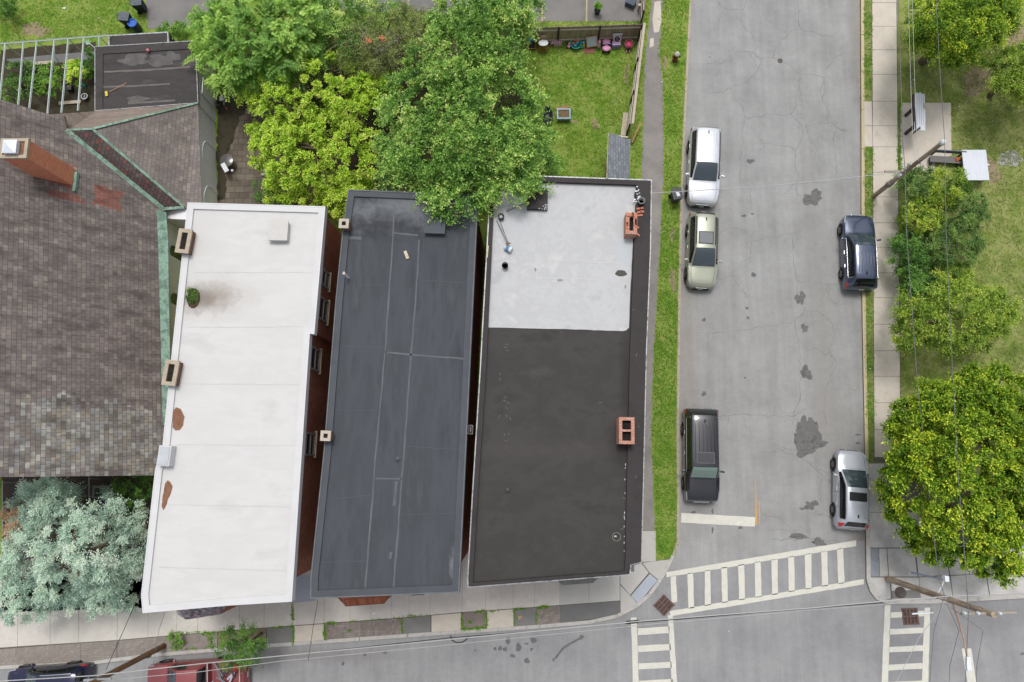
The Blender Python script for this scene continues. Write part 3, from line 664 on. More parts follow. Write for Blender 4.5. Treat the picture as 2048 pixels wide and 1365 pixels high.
# side wall windows seen in the gap
A, B = pW[1], pW[2]
wallE = offset_poly(pW, .18)
windows(tW, wallE[1], wallE[2], (.995, .08, 0), [(.52, 6.9, .8, 1.25), (.78, 6.7, 1.1, 1.5)])
windows(tW, wallE[3], wallE[4], (.995, .07, 0), [(.10, 6.7, 1.1, 1.5), (.44, 6.6, 1.1, 1.5), (.8, 3.0, 1.1, 1.6)])
# bay at the white front, with a grey and red slated top
m_slates = brickmat('mottled bay slates', [S(120, 116, 124), S(176, 176, 184), S(140, 84, 84), S(150, 148, 156), S(96, 92, 100), S(190, 190, 196)], S(110, 106, 112), .2, .16, .01, jitter=.6, streak=((1, 1, 1), 2.5, .7))
zb_ = 4.4
b0 = PL([(348, 1190), (455, 1184), (452, 1213), (441, 1229), (372, 1240), (356, 1230), (352, 1216)], zb_)
MB().prism(b0, zb_-3.2, zb_).build('bay', m_brick, tW, nrm=True)
bc = sum(b0, Vector())/len(b0); mb = MB()
bi = [v.lerp(bc, .35)+Vector((0, .35, .7)) for v in b0]
for i in range(len(b0)): mb.add([b0[i]+Vector((0, 0, .01)), b0[(i+1) % 7]+Vector((0, 0, .01)), bi[(i+1) % 7], bi[i]], [[0, 1, 2, 3]])
mb.poly(bi).build('bay_roof', m_slates, tW, nrm=True)

# --- grey-roofed middle block
mout = [(697, 380), (956, 391), (918, 1185), (621, 1197), (622, 1155), (648, 905), (672, 600), (685, 468)]
tM, rM, pM, piM = building('brick_building', 'middle brick row building with a grey blue roof seamed in long strips', mout, 8.8, m_brick, m_grayroof, m_grayedge, .2, .1, .34, None, front=(2, 3))
MB().ringprism(offset_poly(pM, -.02), offset_poly(pM, .045), 8.5, 8.93).build('roof_edge', pm('grey metal edge', [S(100, 104, 109, .75), S(120, 124, 128, .75)], 2, .6), tM, nrm=True)
zm = 8.8
ribbons(tM, zm, [[(788, 410), (787, 455), (780, 560), (770, 705), (750, 925), (746, 980), (730, 1178)], [(838, 480), (832, 590), (822, 712), (806, 930), (802, 980), (787, 1176)], [(770, 705), (824, 710), (927, 718)], [(748, 957), (803, 958)], [(787, 466), (836, 471)]], .085, m_grayseam)
ribbons(tM, zm, [[(690, 569), (776, 571)], [(676, 692), (770, 695)], [(662, 820), (760, 822)], [(650, 1000), (745, 990)], [(826, 560), (935, 566)], [(815, 893), (925, 900)], [(800, 1030), (915, 1026)], [(640, 1125), (735, 1122)]], .03, pm('faint grey seam', [S(86, 90, 96, .7), S(98, 102, 107, .7)], 1, .7))
up(MB().poly(PL([(688, 472), (723, 474), (723, 480), (688, 478)], zm+.007)).build('roof_patch', m_grayseam, tM))
for q in ([(790, 963), (796, 963), (791, 1012), (785, 1012)], [(779, 1104), (785, 1104), (783, 1118), (778, 1118)]):
    up(MB().poly(PL(q, zm+.009)).build('roof_patch', m_grayseam, tM))
chimney(tM, (687.5, 447), 8.3, .42, .42, 1.2, R(-2), m_dkbrick, m_capg, cap=.12, hole=.5)
chimney(tM, (651, 872), 8.3, .42, .42, 1.2, R(-2), m_dkbrick, m_capg, cap=.12, hole=.5)
p = P(870, 449, zm+.3)
o = MB().box((p.x, p.y, zm+.13), (.98, .92, .3), R(-2), .02).build('roof_hatch', m_grayedge, tM)
MB().box((p.x, p.y, zm+.3), (1.08, 1.0, .05), R(-2), .012).build('hatch_lid', pm('grey hatch lid', [S(74, 80, 88), S(84, 90, 98)], 1, .5), o)
m_pvc = flat('white plastic pipe', S(228, 230, 234), .4)
p = P(697, 556, zm); q = P(690, 548, zm+.95); 
MB().tube([(p.x, p.y, zm), (p.x, p.y, zm+.9)], .06, 12).build('vent_pipe', m_pvc, tM)
o = [x for x in COL.objects if x.parent == tM and x.name.startswith('vent_pipe')][-1]
MB().lathe([(.062, 0), (.075, .01), (.075, .06), (.05, .06), (.045, -.1)], (p.x, p.y, zm+.88), 12).build('pipe_collar', pm('rusty pipe rim', [S(190, 150, 110), S(220, 214, 206)], 9, .6), o)
p = P(795.5, 919, zm); o = MB().lathe([(.14, 0), (.14, .015), (.05, .05), (.05, .16), (.0001, .16)], p, 12).build('roof_vent', m_grayseam, tM)
m_wood = pm('pale weathered timber', [S(190, 178, 152), S(214, 204, 178), S(176, 164, 140)], 2.5, .85, fine=.15, fscale=30, stretch=(.5, 3, 1))
def at_px(px, z): return P(px[0], px[1], z)
def plank(px0, px1, z, wd, th, label, m=m_wood, name='timber_plank', z1=None, group=None):
    a, b = P(*px0, z), P(*px1, z if z1 is None else z1); d = b-a
    Mx = d.to_track_quat('X', 'Z').to_matrix()
    o = MB().box((a+b)/2+Vector((0, 0, th/2)), (d.length, wd, th), M=Mx, bev=.006).build(name, m)
    return tag(o, label, 'plank', group)
plank((810, 503), (816, 518), zm+.01, .16, .06, 'short pale wooden block lying between the two long seams of the grey roof', name='wood_block')
plank((905, 423), (920, 428), zm+.01, .11, .05, 'pale wooden slat near the square hatch on the grey roof, farther from the street', name='wooden_batten')
plank((904, 430), (918, 434), zm+.01, .11, .05, 'pale wooden slat near the square hatch on the grey roof, nearer the street', name='wooden_batten')
# red tiled bay and the dark canopy on the middle front
m_redtile = brickmat('red bay tiles', [S(152, 90, 68), S(176, 108, 84), S(140, 80, 60), S(186, 120, 94)], S(110, 66, 52), .1, .5, .012, streak=((1, .4, 1), 1.5, .8))
zb_ = 4.2
b0 = PL([(668, 1165), (786, 1157), (783.5, 1187), (768, 1208), (692, 1213.5), (674, 1195)], zb_)
MB().prism(b0, 1.2, zb_).build('bay', m_brick, tM, nrm=True)
mb = MB(); bi = [b0[0]+Vector((.1, 0, .9)), b0[1]+Vector((-.1, 0, .9)), b0[2].lerp(b0[1], .6)+Vector((-.2, 0, .85)), b0[5].lerp(b0[0], .6)+Vector((.2, 0, .85))]
e = Vector((0, 0, .01))
mb.add([b0[3]+e, b0[4]+e, bi[3], bi[2]], [[0, 1, 2, 3]]).add([b0[2]+e, b0[3]+e, bi[2]], [[0, 1, 2]]).add([b0[4]+e, b0[5]+e, bi[3]], [[0, 1, 2]]).add([b0[1]+e, b0[2]+e, bi[2], bi[1]], [[0, 1, 2, 3]]).add([b0[5]+e, b0[0]+e, bi[0], bi[3]], [[0, 1, 2, 3]]).poly(bi)
mb.build('bay_roof', m_redtile, tM, nrm=True)
c0 = PL([(819, 1170), (854, 1168), (853, 1185), (848, 1190.5), (824, 1191.5), (820, 1188)], 3.4)
MB().prism(c0, 3.1, 3.4).build('canopy', pm('slate blue canopy', [S(72, 80, 90), S(84, 92, 102)], 2, .6), tM, nrm=True)
m_wire = flat('black cable', S(30, 30, 32), .5)
p = P(859, 1184, 7.6); mb = MB()
for k in range(4): mb.tube([p+Vector((random.uniform(-.1, .1), random.uniform(-.08, .05), random.uniform(-.1, .1))) for _ in range(4)], .02, 6)
mb.box(p, (.14, .1, .16)).build('cable_bracket', m_wire, tM)

# --- corner block, black roof with a pale coated half
cout = [(982, 349), (1303, 360.5), (1301, 500), (1293, 700), (1287, 960), (1283, 1125), (1262, 1130), (1260, 1150), (936, 1175), (935, 1160), (945, 985), (960, 745)]
tC, rC, pC, piC = building('brick_building', 'corner brick building with a black roof whose rear half is coated pale grey', cout, ZC, m_brick, m_black, m_blackp, .2, .02, .10, m_edge, front=None)
def ringpoly(outer, inner, za, zb, nm, m):
    MB().ringprism(PL(outer, zb), PL(inner, zb), za, zb).build(nm, m, tC, nrm=True)
# raised black kerbs: wide at the side street, narrow elsewhere
ringpoly([(983, 350.5), (1302, 361.5), (1300, 500), (1292, 700), (1286, 960), (1282, 1124), (1261, 1129), (1252, 1148), (937, 1173), (937, 1160), (947, 985), (962, 745)],
         [(990, 360), (1273, 370), (1268, 500), (1260, 700), (1254, 960), (1251, 1120), (1250, 1124), (1249, 1143), (946, 1166), (946, 1156), (956, 985), (972, 745)], ZC, ZC+.22, 'roof_kerb', m_blackp)
cpanel = [(989, 362), (1080, 366), (1180, 366.5), (1270, 371), (1272, 376), (1268, 392), (1271, 410), (1268, 440), (1266, 480), (1263, 540), (1260, 600), (1257.5, 655), (1253, 661), (1246, 662.5), (1200, 661), (1140, 659), (1060, 657), (977, 655), (975.5, 650), (978, 560), (983, 460)]
up(MB().poly(wob(PL(cpanel, ZC+.01), .012, .3)).build('roof_coating', m_silver, tC))
m_ridge = pm('pale coating edge', [S(214, 215, 217, .68), S(222, 222, 222, .68)], 2, .5)
ribbons(tC, ZC+.012, [[(1074, 521), (1160, 523), (1250, 529)], [(1074, 556), (1150, 557), (1190, 560)], [(1074, 520), (1073, 557)], [(1260, 560), (1257, 655), (1250, 661)], [(977, 654), (1100, 657.5)]], .045, m_ridge)
mb = MB()
for _ in range(26):
    x, y = random.uniform(1000, 1240), random.uniform(600, 650)
for _ in range(26):
    if random.random() < .6: x, y = random.uniform(996, 1025), random.uniform(665, 900)
    else: x, y = random.choice([(1249, 960), (1251, 900), (1248, 1060), (1243, 880), (1276, 900), (1270, 700), (1213, 760)]); x += random.gauss(0, 4); y += random.gauss(0, 40)
    p = P(x, y, ZC+.225 if x > 1262 else ZC+.012); a = random.uniform(0, 6.28); q = [p]
    for j in range(3): a += random.gauss(0, .8); q.append(q[-1]+Vector((math.cos(a), math.sin(a), 0))*.06)
    mb.ribbon(q, [.015, .035, .03, .01])
up(mb.build('paint_drip', pm('pale paint drips', [S(92, 89, 88), S(122, 121, 121)], 3, .6), tC))['kind'] = 'stuff'
mb = MB()
for _ in range(11):
    y = random.uniform(925, 1115); mb.poly(blobpts(1249.5+(1000-y)*.012+random.gauss(0, .6), y, 1.0, random.uniform(1, 3), ZC+.015, 8, .2))
up(mb.build('torn_membrane', m_silver, tC))['kind'] = 'stuff'
up(MB().poly(blobpts(1242, 547, 12, 6, ZC+.02, 22, .12)).build('puddle_stain', pm('dark tar puddle', [S(70, 68, 64), S(84, 82, 78)], 4, .5), tC))
m_scuff = pm('grey scuff', [S(140, 138, 128), S(166, 164, 158)], 4, .7)
for q in ((1071, 540, 2, 4), (1120, 561, 5, 2.5), (1251, 574, 2, 4)): up(MB().poly(blobpts(*q, ZC+.02, 10, .3)).build('roof_stain', m_scuff, tC))
# hatch
o = MB(); p = P(1075, 398.5, ZC+.24); o.box((p.x, p.y, ZC+.13), (1.06, 1.1, .24), R(-1), .02)
o = o.build('roof_hatch', m_blackp, tC)
mb = MB()
for _ in range(34):
    x = 1054+40*min(1, abs(random.gauss(.95, .15))); y = random.choice([381, 410, 414, 416])+random.uniform(-2, 4)
    mb.poly(blobpts(min(x, 1093), y, random.uniform(.5, 2), random.uniform(.4, 1.6), ZC+.256, 7, .4))
up(mb.build('paint_flakes', flat('white paint flakes', S(214, 216, 222), .6), o))
# broken chimney and whole double-flue chimney
ch = chimney(tC, (1263, 447.5), ZC, .58, 1.12, .75, R(-2), m_chbrick, m_chbrick, cap=.26, hole=.36)
mb = MB(); p = P(1263, 447.5, ZC+.75)
for k in range(14):
    a = random.choice([(-.22, random.uniform(-.5, .5)), (.22, random.uniform(-.5, .5)), (random.uniform(-.2, .2), .47)])
    mb.box(p+Vector((a[0], a[1], .035)), (.1, .2, .06), random.gauss(0, .25), .006)
mb.build('loose_course', pm('loose red bricks', BR[3:4]+[S(196, 128, 104)], 5, .9, .3, fine=.2), ch)
m_rb = pm('fallen red brick', [S(184, 112, 88), S(200, 132, 108), S(168, 100, 78)], 5, .9, .3, fine=.2)
for i, (x, y, rz, st) in enumerate(((1277, 418, .1, 'topmost by the grey vent pipe'), (1283, 417, .2, 'beside the dark vent can'), (1278, 425, .05, 'second below the vent pipe'), (1284, 424, .1, 'at the right end of the second row'), (1274, 432, .1, 'in the third row by the broken chimney'), (1281, 431, .15, 'at the right end of the third row'),
        (1272, 440, 1.5, 'against the upper flank of the broken chimney'), (1270, 452, 1.4, 'against the middle flank of the broken chimney'), (1274, 456, .2, 'jutting out beside the broken chimney'), (1269, 463, 1.5, 'against the lower flank of the broken chimney'), (1276, 470, -.8, 'alone at the foot of the broken chimney'))):
    p = P(x, y, ZC+.25); o = MB().box((p.x, p.y, ZC+.255), (.21, .1, .065), rz+random.gauss(0, .06), .008).build('loose_brick', m_rb)
    tag(o, 'loose red brick '+st, 'brick', 'loose bricks beside the broken chimney')
chimney(tC, (1253.5, 861.5), ZC, .74, 1.28, 1.05, R(-1), m_chbrick, m_chbrick, flues=2, cap=.3, hole=.58)
# pipes and vents
p = P(1283, 402, ZC+.5); m_zinc = pm('dull zinc', [S(120, 122, 124), S(150, 152, 154)], 4, .5, metal=.6)
o = MB().lathe([(.16, 0), (.16, .3), (.19, .3), (.19, .34), (.14, .34), (.13, .05)], (p.x, p.y, ZC+.2), 18).build('vent_pipe', m_zinc, tC)
MB().lathe([(.13, .06), (.0001, .06)], (p.x, p.y, ZC+.2), 16).build('pipe_mouth', m_flue, o)
mb = MB()
for _ in range(22):
    mb.poly(blobpts(1275+random.gauss(0, 4), 396+random.gauss(0, 8), random.uniform(.6, 2.6), random.uniform(.6, 2.4), ZC+.232+random.random()*.003, 8, .4))
up(mb.build('paint_splash', flat('white paint splash', S(222, 222, 224), .6), tC))
p = P(1015, 980, ZC); MB().lathe([(.1, 0), (.06, .02), (.06, .28), (.045, .28), (.04, .1)], p, 14).build('vent_pipe', m_zinc, tC)
p = P(1233, 1074, ZC+.02); MB().ring(p, .2, .014, 22).build('vent_ring', pm('pale ring', [S(170, 160, 140), S(120, 114, 104)], 6, .7), tC)
MB().ball(p+Vector((-.06, .02, .03)), .06, 8, (1.3, .8, .7)).build('ring_lump', m_silver, tC)
mb = MB(); A = P(999.5, 366, ZC+.03); B = P(999.5, 406, ZC+.03); L = (B-A).length
v = (A+B)/2
o = MB().box(v, (.2, L, .03)).build('perforated_strip', pm('brown perforated metal', [S(128, 112, 106), S(146, 130, 122)], 5, .6), tC)
mb = MB()
for k in range(16):
    for s in (-1, 1): mb.box(A.lerp(B, (k+.5)/16)+Vector((s*.045, 0, .016)), (.055, .05, .006))
mb.build('perforation', m_flue, o)
# grey bay on the corner front, wall box
zb_ = 4.2
b0 = PL([(1110, 1140), (1200, 1132), (1196, 1157), (1186, 1166.5), (1125, 1171), (1117, 1164)], zb_)
MB().prism(b0, .13, zb_).build('bay', pm('grey bay boards', [S(128, 128, 126), S(146, 146, 142)], 1.5, .8, fine=.1, stretch=(4, 1, 1)), tC, nrm=True)
p = P(1262.5, 1134, 6.0); MB().box((p.x, p.y, 6), (.22, .4, .6), R(-3), .02).build('meter_box', m_zinc, tC)
o = MB().box(P(941, 860, 6.2), (.3, .5, .42), R(-3), .02)
o = tag(o.build('air_conditioner', flat('white appliance', S(206, 206, 204), .5)), 'small white air conditioner box in the narrow gap beside the black roofed building', 'air conditioner')
MB().ringprism([P(941, 860, 6.43)+Vector(v) for v in ((-.09, -.18, 0), (.09, -.18, 0), (.09, .18, 0), (-.09, .18, 0))], [P(941, 860, 6.43)+Vector(v) for v in ((-.05, -.14, 0), (.05, -.14, 0), (.05, .14, 0), (-.05, .14, 0))], 6.40, 6.425).build('grille', m_flue, o)
# paint things left on the pale coating
p = P(1002, 433, ZC+.26); t = thing('paint_can', 'open black and white paint can on the pale roof coating', 'can', (p.x, p.y, ZC+.012))
MB().lathe([(.15, 0), (.16, .24), (.165, .24), (.165, .255), (.145, .255), (.14, .05)], (p.x, p.y, ZC+.012), 18).build('can', flat('black tin', S(34, 34, 38), .4), t)
MB().lathe([(.138, .17), (.0001, .19)], (p.x-.01, p.y, ZC+.012), 16).build('paint', flat('white paint', S(220, 220, 224), .4), t)
p = P(1016, 496, ZC+.3); t = thing('paint_bucket', 'white bucket with a blue band lying on the pale roof coating', 'bucket', (p.x, p.y, ZC+.012))
Mx = Matrix.Rotation(R(82), 3, Vector((.5, 1, 0)))
MB().lathe([(.0001, -.2), (.14, -.2), (.165, .2), (.165, .21)], (p.x, p.y, ZC+.175), 18, Mx).build('bucket', flat('white bucket plastic', S(226, 228, 232), .45), t)
MB().lathe([(.149, -.09), (.1505, -.09), (.162, .08), (.1605, .08)], (p.x, p.y, ZC+.177), 18, Mx).build('band', flat('blue label band', S(96, 150, 190), .5), t)
MB().lathe([(.15, .205), (.0001, .19)], (p.x, p.y, ZC+.175), 16, Mx).build('opening', m_flue, t)  # dark disc paints the shaded inside of the bucket
def pole_tool(a, b, z0, z1, label, headpx, headm, nm='paint_roller'):
    A, B = P(*a, z0), P(*b, z1)
    t = thing(nm, label, 'roller', (A+B)/2)
    MB().tube([A, B], .016, 8).build('pole', pm('grey pole', [S(70, 70, 74), S(104, 100, 98)], 3, .5), t)
    d = (B-A).normalized(); c = Vector((-d.y, d.x, 0))
    MB().tube([B-c*.1, B+c*.1], .035, 10).build('roller_head', headm, t)
    return t
pole_tool((993, 441), (1015, 487), ZC+.05, ZC+.36, 'thin dark roller pole leaning on the white bucket, nearer the roof edge', None, m_rust)
pole_tool((999, 441), (1017, 488), ZC+.28, ZC+.38, 'thin dark roller pole from the paint can to the white bucket', None, m_rust)
A, B = P(1013, 423, ZC+.05), P(1052, 405.5, ZC+.12); t = thing('push_broom', 'grey handled tool lying between the dark hatch and paint can', 'broom', (A+B)/2)
MB().tube([A, B], .035, 10).build('handle', pm('grey worn handle', [S(140, 138, 136), S(170, 168, 166)], 3, .6), t)
MB().box(B+Vector((.06, .02, 0)), (.1, .14, .1), .4, .01).build('socket', m_rust, t)
p = P(1010, 531, ZC+.3); t = thing('bucket', 'black bucket standing on the pale roof coating below the white bucket', 'bucket', (p.x, p.y, ZC+.012))
MB().lathe([(.13, 0), (.155, .28), (.165, .28), (.165, .3), (.15, .3), (.14, .2)], (p.x, p.y, ZC+.012), 20).build('bucket', flat('black plastic', S(34, 35, 40), .5), t)
MB().lathe([(.142, .22), (.0001, .22)], (p.x, p.y, ZC+.012), 18).build('contents', flat('black tar', S(40, 41, 46), .6), t)
MB().ring((p.x, p.y, ZC+.28), .163, .008, 16, 5, Matrix.Rotation(R(70), 3, 'X'), 0, math.pi).build('handle', m_zinc, t)
plank((976, 492), (974, 516), ZC+.23, .08, .04, 'short pale board on the black roof edge by the gap', name='wood_board')

for tt_, pp_, i0, i1, n_, m_ in ((tW, offset_poly(pW, .18), 4, 6, 3, .75), (tM, offset_poly(pM, .2), 2, 3, 3, .75), (tC, offset_poly(pC, .2), 7, 8, 4, 0)):
    A_, B_ = pp_[i1]+Vector((0, m_, 0)), pp_[i0]+Vector((0, m_, 0)); d_ = (B_-A_).normalized()
    windows(tt_, A_, B_, (d_.y, -d_.x, 0), [((k+.5)/n_, 5.3, 1.0, 1.7) for k in range(n_)])
pp_ = offset_poly(pC, .2); A_, B_ = pp_[5], pp_[1]; d_ = (B_-A_).normalized()
windows(tC, A_, B_, (d_.y, -d_.x, 0), [((k+.5)/6, z, 1.0, 1.6) for k in range(6) for z in (1.6, 5.2)])
# --- church hall with slate roofs
SL = [S(*c, .98) for c in ((116, 109, 106), (127, 119, 115), (121, 113, 110), (133, 125, 119), (124, 116, 112), (115, 108, 106), (129, 121, 116), (141, 133, 125))]
ZE = 3.2
def slate_extra(b, c, ob, br):
    light = [S(166, 166, 160), S(184, 184, 175), S(154, 152, 146), S(136, 127, 119), S(158, 160, 160), S(170, 163, 147), S(146, 138, 130)]
    pl = P(205, 872, 6.0)
    b2 = b.ramp(b.math('FRACT', b.math('MULTIPLY', br.outputs['Color'], 7.3)), light, 0, 1)
    sub = b.n('VectorMath', operation='SUBTRACT'); b.l(ob, sub.inputs[0]); sub.inputs[1].default_value = (pl.x, pl.y-.1, 0)
    dv = b.n('VectorMath', operation='DIVIDE'); b.l(sub.outputs[0], dv.inputs[0]); dv.inputs[1].default_value = (3.2, 1.95, 100)
    sp = b.n('SeparateXYZ'); b.l(dv.outputs[0], sp.inputs[0])
    mxx = b.math('MAXIMUM', b.math('ABSOLUTE', sp.outputs[0]), b.math('ABSOLUTE', sp.outputs[1]))
    d = b.math('ADD', mxx, b.math('MULTIPLY', b.math('SUBTRACT', br.outputs['Color'], .5), .45))
    d = b.math('ADD', d, b.math('MULTIPLY', b.math('SUBTRACT', b.noise(ob, .9, 4), .5), .7))
    mr = b.n('MapRange'); mr.inputs['From Min'].default_value = 1.0; mr.inputs['From Max'].default_value = .92
    b.l(d, mr.inputs['Value'])
    c = b.mix(mr.outputs[0], c, b2)
    # red replacement tiles round the brick stack
    for (x, y, rx, ry) in ((182, 374, .5, .6), (128, 391, .6, .22), (126, 350, .35, .7)):
        pr = P(x, y, 7.0)
        sub = b.n('VectorMath', operation='SUBTRACT'); b.l(ob, sub.inputs[0]); sub.inputs[1].default_value = (pr.x, pr.y, 0)
        dv = b.n('VectorMath', operation='DIVIDE'); b.l(sub.outputs[0], dv.inputs[0]); dv.inputs[1].default_value = (rx, ry, 100)
        sp = b.n('SeparateXYZ'); b.l(dv.outputs[0], sp.inputs[0])
        d = b.math('ADD', b.math('MAXIMUM', b.math('ABSOLUTE', sp.outputs[0]), b.math('ABSOLUTE', sp.outputs[1])), b.math('MULTIPLY', b.math('SUBTRACT', br.outputs['Color'], .5), .35))
        c = b.mix(b.math('LESS_THAN', d, 1.0), c, S(158, 108, 98))
    return c
m_slate = brickmat('church roof slates', SL, S(94, 87, 84), .36, .225, .012, extra=slate_extra, jitter=.35, streak=((.16, 1.9, 1), 1.1, .46), bump=.5)
m_slate2 = brickmat('wing roof slates', SL, S(98, 91, 88), .36, .225, .011, jitter=.35, streak=((.3, 1.3, 1), 1.0, .72), bump=.5)
m_slate3 = brickmat('dark hip slates', [S(78, 68, 68), S(96, 84, 82), S(86, 76, 76), S(104, 92, 88), S(88, 76, 74), S(128, 82, 76)], S(56, 52, 52), .3, .2, .012, jitter=.35, streak=((1, 1, 1), 1.0, .8))
m_slate4 = brickmat('pale worn shingles', [S(146, 132, 122), S(158, 144, 134), S(138, 124, 116)], S(112, 102, 96), .3, .14, .008, jitter=.3, streak=((.3, 1.5, 1), 1.2, .8))
m_copper = pm('verdigris copper', [S(126, 158, 140), S(154, 186, 168), S(110, 136, 120), S(170, 196, 178)], 2.2, .6, .2, fine=.2, fscale=14, stretch=(1, 1, 1))
m_render = pm('grey rendered wall', [S(212, 212, 214, 1), S(224, 224, 226, 1), S(218, 218, 220, 1)], .8, .9, .4, fine=.12, fscale=22, stretch=(1, 3, .4))
m_boards = pm('boarded window paint', [S(226, 230, 232, .98), S(234, 238, 240, .98)], 1.5, .8, .2, fine=.06)
m_felt = pm('dark roofing felt', [S(66, 62, 62), S(80, 76, 76), S(72, 69, 69), S(92, 88, 87)], .6, .8, .2, fine=.1, fscale=30, stretch=(.6, 1.6, 1))
m_feltl = pm('worn felt seam', [S(104, 99, 96), S(128, 122, 117)], 1.2, .85, fine=.15)
T = thing('church_hall', 'old church hall under a large weathered slate roof with green copper valleys', 'church', (P(200, 600, ZE).x, P(200, 600, ZE).y, ZB))
# main roof, east slope (45 degrees) rising to a ridge beyond the frame
e0 = P(328, 418, ZE); e1 = P(334, 800, ZE); e2 = P(308, 949, ZE)
n0 = P(100, 232, 5.0)
def xey(y):
    t = (y-e0.y)/(e1.y-e0.y); return e0.x+(e1.x-e0.x)*t
xe = xey(e0.y)
def slope(x, y): return ZE+(xey(y)-x)*1.0
def on_roof(px, py):
    """where the ray through the pixel meets the 45 degree slope"""
    lo, hi = -2.0, 20.0
    for _ in range(50):
        z = (lo+hi)/2; p = P(px, py, z)
        if z < slope(p.x, p.y): lo = z
        else: hi = z
    return P(px, py, (lo+hi)/2)
r_ne = on_roof(128, 232); r_v = on_roof(135, 262)
zr = ZE+8.6
ysouth = on_roof(150, 953).y; ynorth = P(0, 205, 8.5).y
def rp(dx, y, dz=0): return Vector((xey(y)-dx, y, ZE+dx+dz))      # a point dx in from the eave
nx = rp(xey(ynorth-.2)-on_roof(100, 232).x, ynorth-.2)
pts = [Vector((xe, e0.y+.1, ZE)), rp(0, ysouth), rp(8.6, ysouth), rp(8.6, ynorth), nx, r_ne, r_v]
dn = Vector((-.0, 0, -.14))
mb = MB(); n_ = len(pts)
mb.add(pts+[q+dn for q in pts], [list(range(n_))]+[[i, i+n_, (i+1) % n_+n_, (i+1) % n_] for i in range(n_)])
mb.build('main_roof', m_slate, T, nrm=True)
ew_ = lambda y: Vector((xey(y)-17.2, y, ZE))
MB().add([ew_(ynorth), ew_(ysouth), rp(8.6, ysouth), rp(8.6, ynorth)], [[0, 1, 2, 3]]).build('far_slope', m_slate2, T, nrm=True)
sy0, ny0 = ysouth+.3, ynorth-.35
MB().prism([rp(.25, sy0), ew_(sy0)+Vector((.3, 0, 0)), ew_(ny0)+Vector((.3, 0, 0)), Vector((nx.x, ny0, 0)), rp(.25, e0.y)], ZB-.1, ZE-.15).build('wall', m_render, T, nrm=True)
for yy in (sy0+.01, ny0+.01):
    dx0 = .3 if yy < 5 else xey(yy)-r_ne.x+.3
    MB().add([Vector((xey(yy)-dx0, yy, ZE-.16)), rp(dx0, yy, -.2), rp(8.6, yy, -.2), ew_(yy)+Vector((.3, 0, -.16))], [[0, 1, 2, 3]]).build('gable_wall', m_render, T)
# arched openings on the wall beside the white building
for yy in (P(350, 505, 1.6).y, P(350, 600, 1.6).y):
    mb = MB(); c = Vector((xey(yy)-.24, yy, 1.3)); q = [Vector((0, -.4, -.8)), Vector((0, .4, -.8))]+[Vector((0, .4*math.cos(a), .4*math.sin(a)+.4)) for a in [i*math.pi/8 for i in range(9)]]
    mb.add([c+v+Vector((.02, 0, 0)) for v in q], [list(range(len(q)))]).build('window', m_glass, T, nrm=False)
# gutter of green copper along the eave
A = [P(320, 418, ZE+.12), P(334, 424, ZE+.06)]
gi = [on_roof(x, y)+Vector((0, 0, -.1)) for x, y in ((314, 420), (317, 480), (320, 600), (323, 700), (325, 790), (327, 850))]
go = [P(x, y, ZE+.03) for x, y in ((331, 425), (335, 480), (337, 600), (339, 700), (340, 790), (340, 850))]
mb = MB()
for i in range(5):
    mb.add([gi[i]+Vector((0, 0, .16)), gi[i+1]+Vector((0, 0, .16)), go[i+1], go[i]], [[0, 1, 2, 3]])
    mb.tube([go[i], go[i+1]], .06, 8)
mb.build('gutter', m_copper, T, nrm=True)
# hipped wing: ridge point A0, apex A1
zw = 2.75
NE, SE = P(396, 207, zw), P(404, 440, zw); SW2 = P(368, 414, zw+.15)
A0 = r_v; A1 = P(186, 259, 5.9)
S0 = on_roof(328, 419)
m3 = MB().add([A0, S0, SW2, A1], [[0, 1, 2, 3]]).build('hip_slope', m_slate3, T, nrm=True)
MB().add([A1, SW2, SE, NE], [[0, 1, 2, 3]]).build('wing_slope', m_slate2, T, nrm=True)
n1 = on_roof(88, 230); NW = P(191, 223, zw+.12)
MB().add([A0, A1, NE, NW, n1], [[0, 1, 3], [1, 2, 3], [0, 3, 4]]).build('north_slope', m_slate4, T, nrm=True)
def strip(pts, wd, nm='copper_flashing', lift=.05):
    mb = MB()
    for a, b in zip(pts, pts[1:]):
        d = (b-a).normalized(); Mx = d.to_track_quat('X', 'Z').to_matrix()
        mb.box((a+b)/2+Vector((0, 0, lift)), ((b-a).length+.06, wd, .04), M=Mx)
    return mb.build(nm, m_copper, T)
strip([A0+Vector((-.2, -.02, .02)), A1, NE], .13)
strip([A1, SW2], .15)
strip([A0, A0.lerp(S0, .5), S0], .24, lift=.06)
strip([S0, SW2+Vector((0, -.05, 0))], .18, lift=.05)
MB().prism([Vector((NE.x-.1, NE.y, 0)), Vector((SE.x-.12, SE.y, 0)), Vector((xe-.3, SE.y+.1, 0)), Vector((xe-.5, NE.y, 0))], ZB-.1, zw-.05).build('wing_wall', m_render, T, nrm=True)
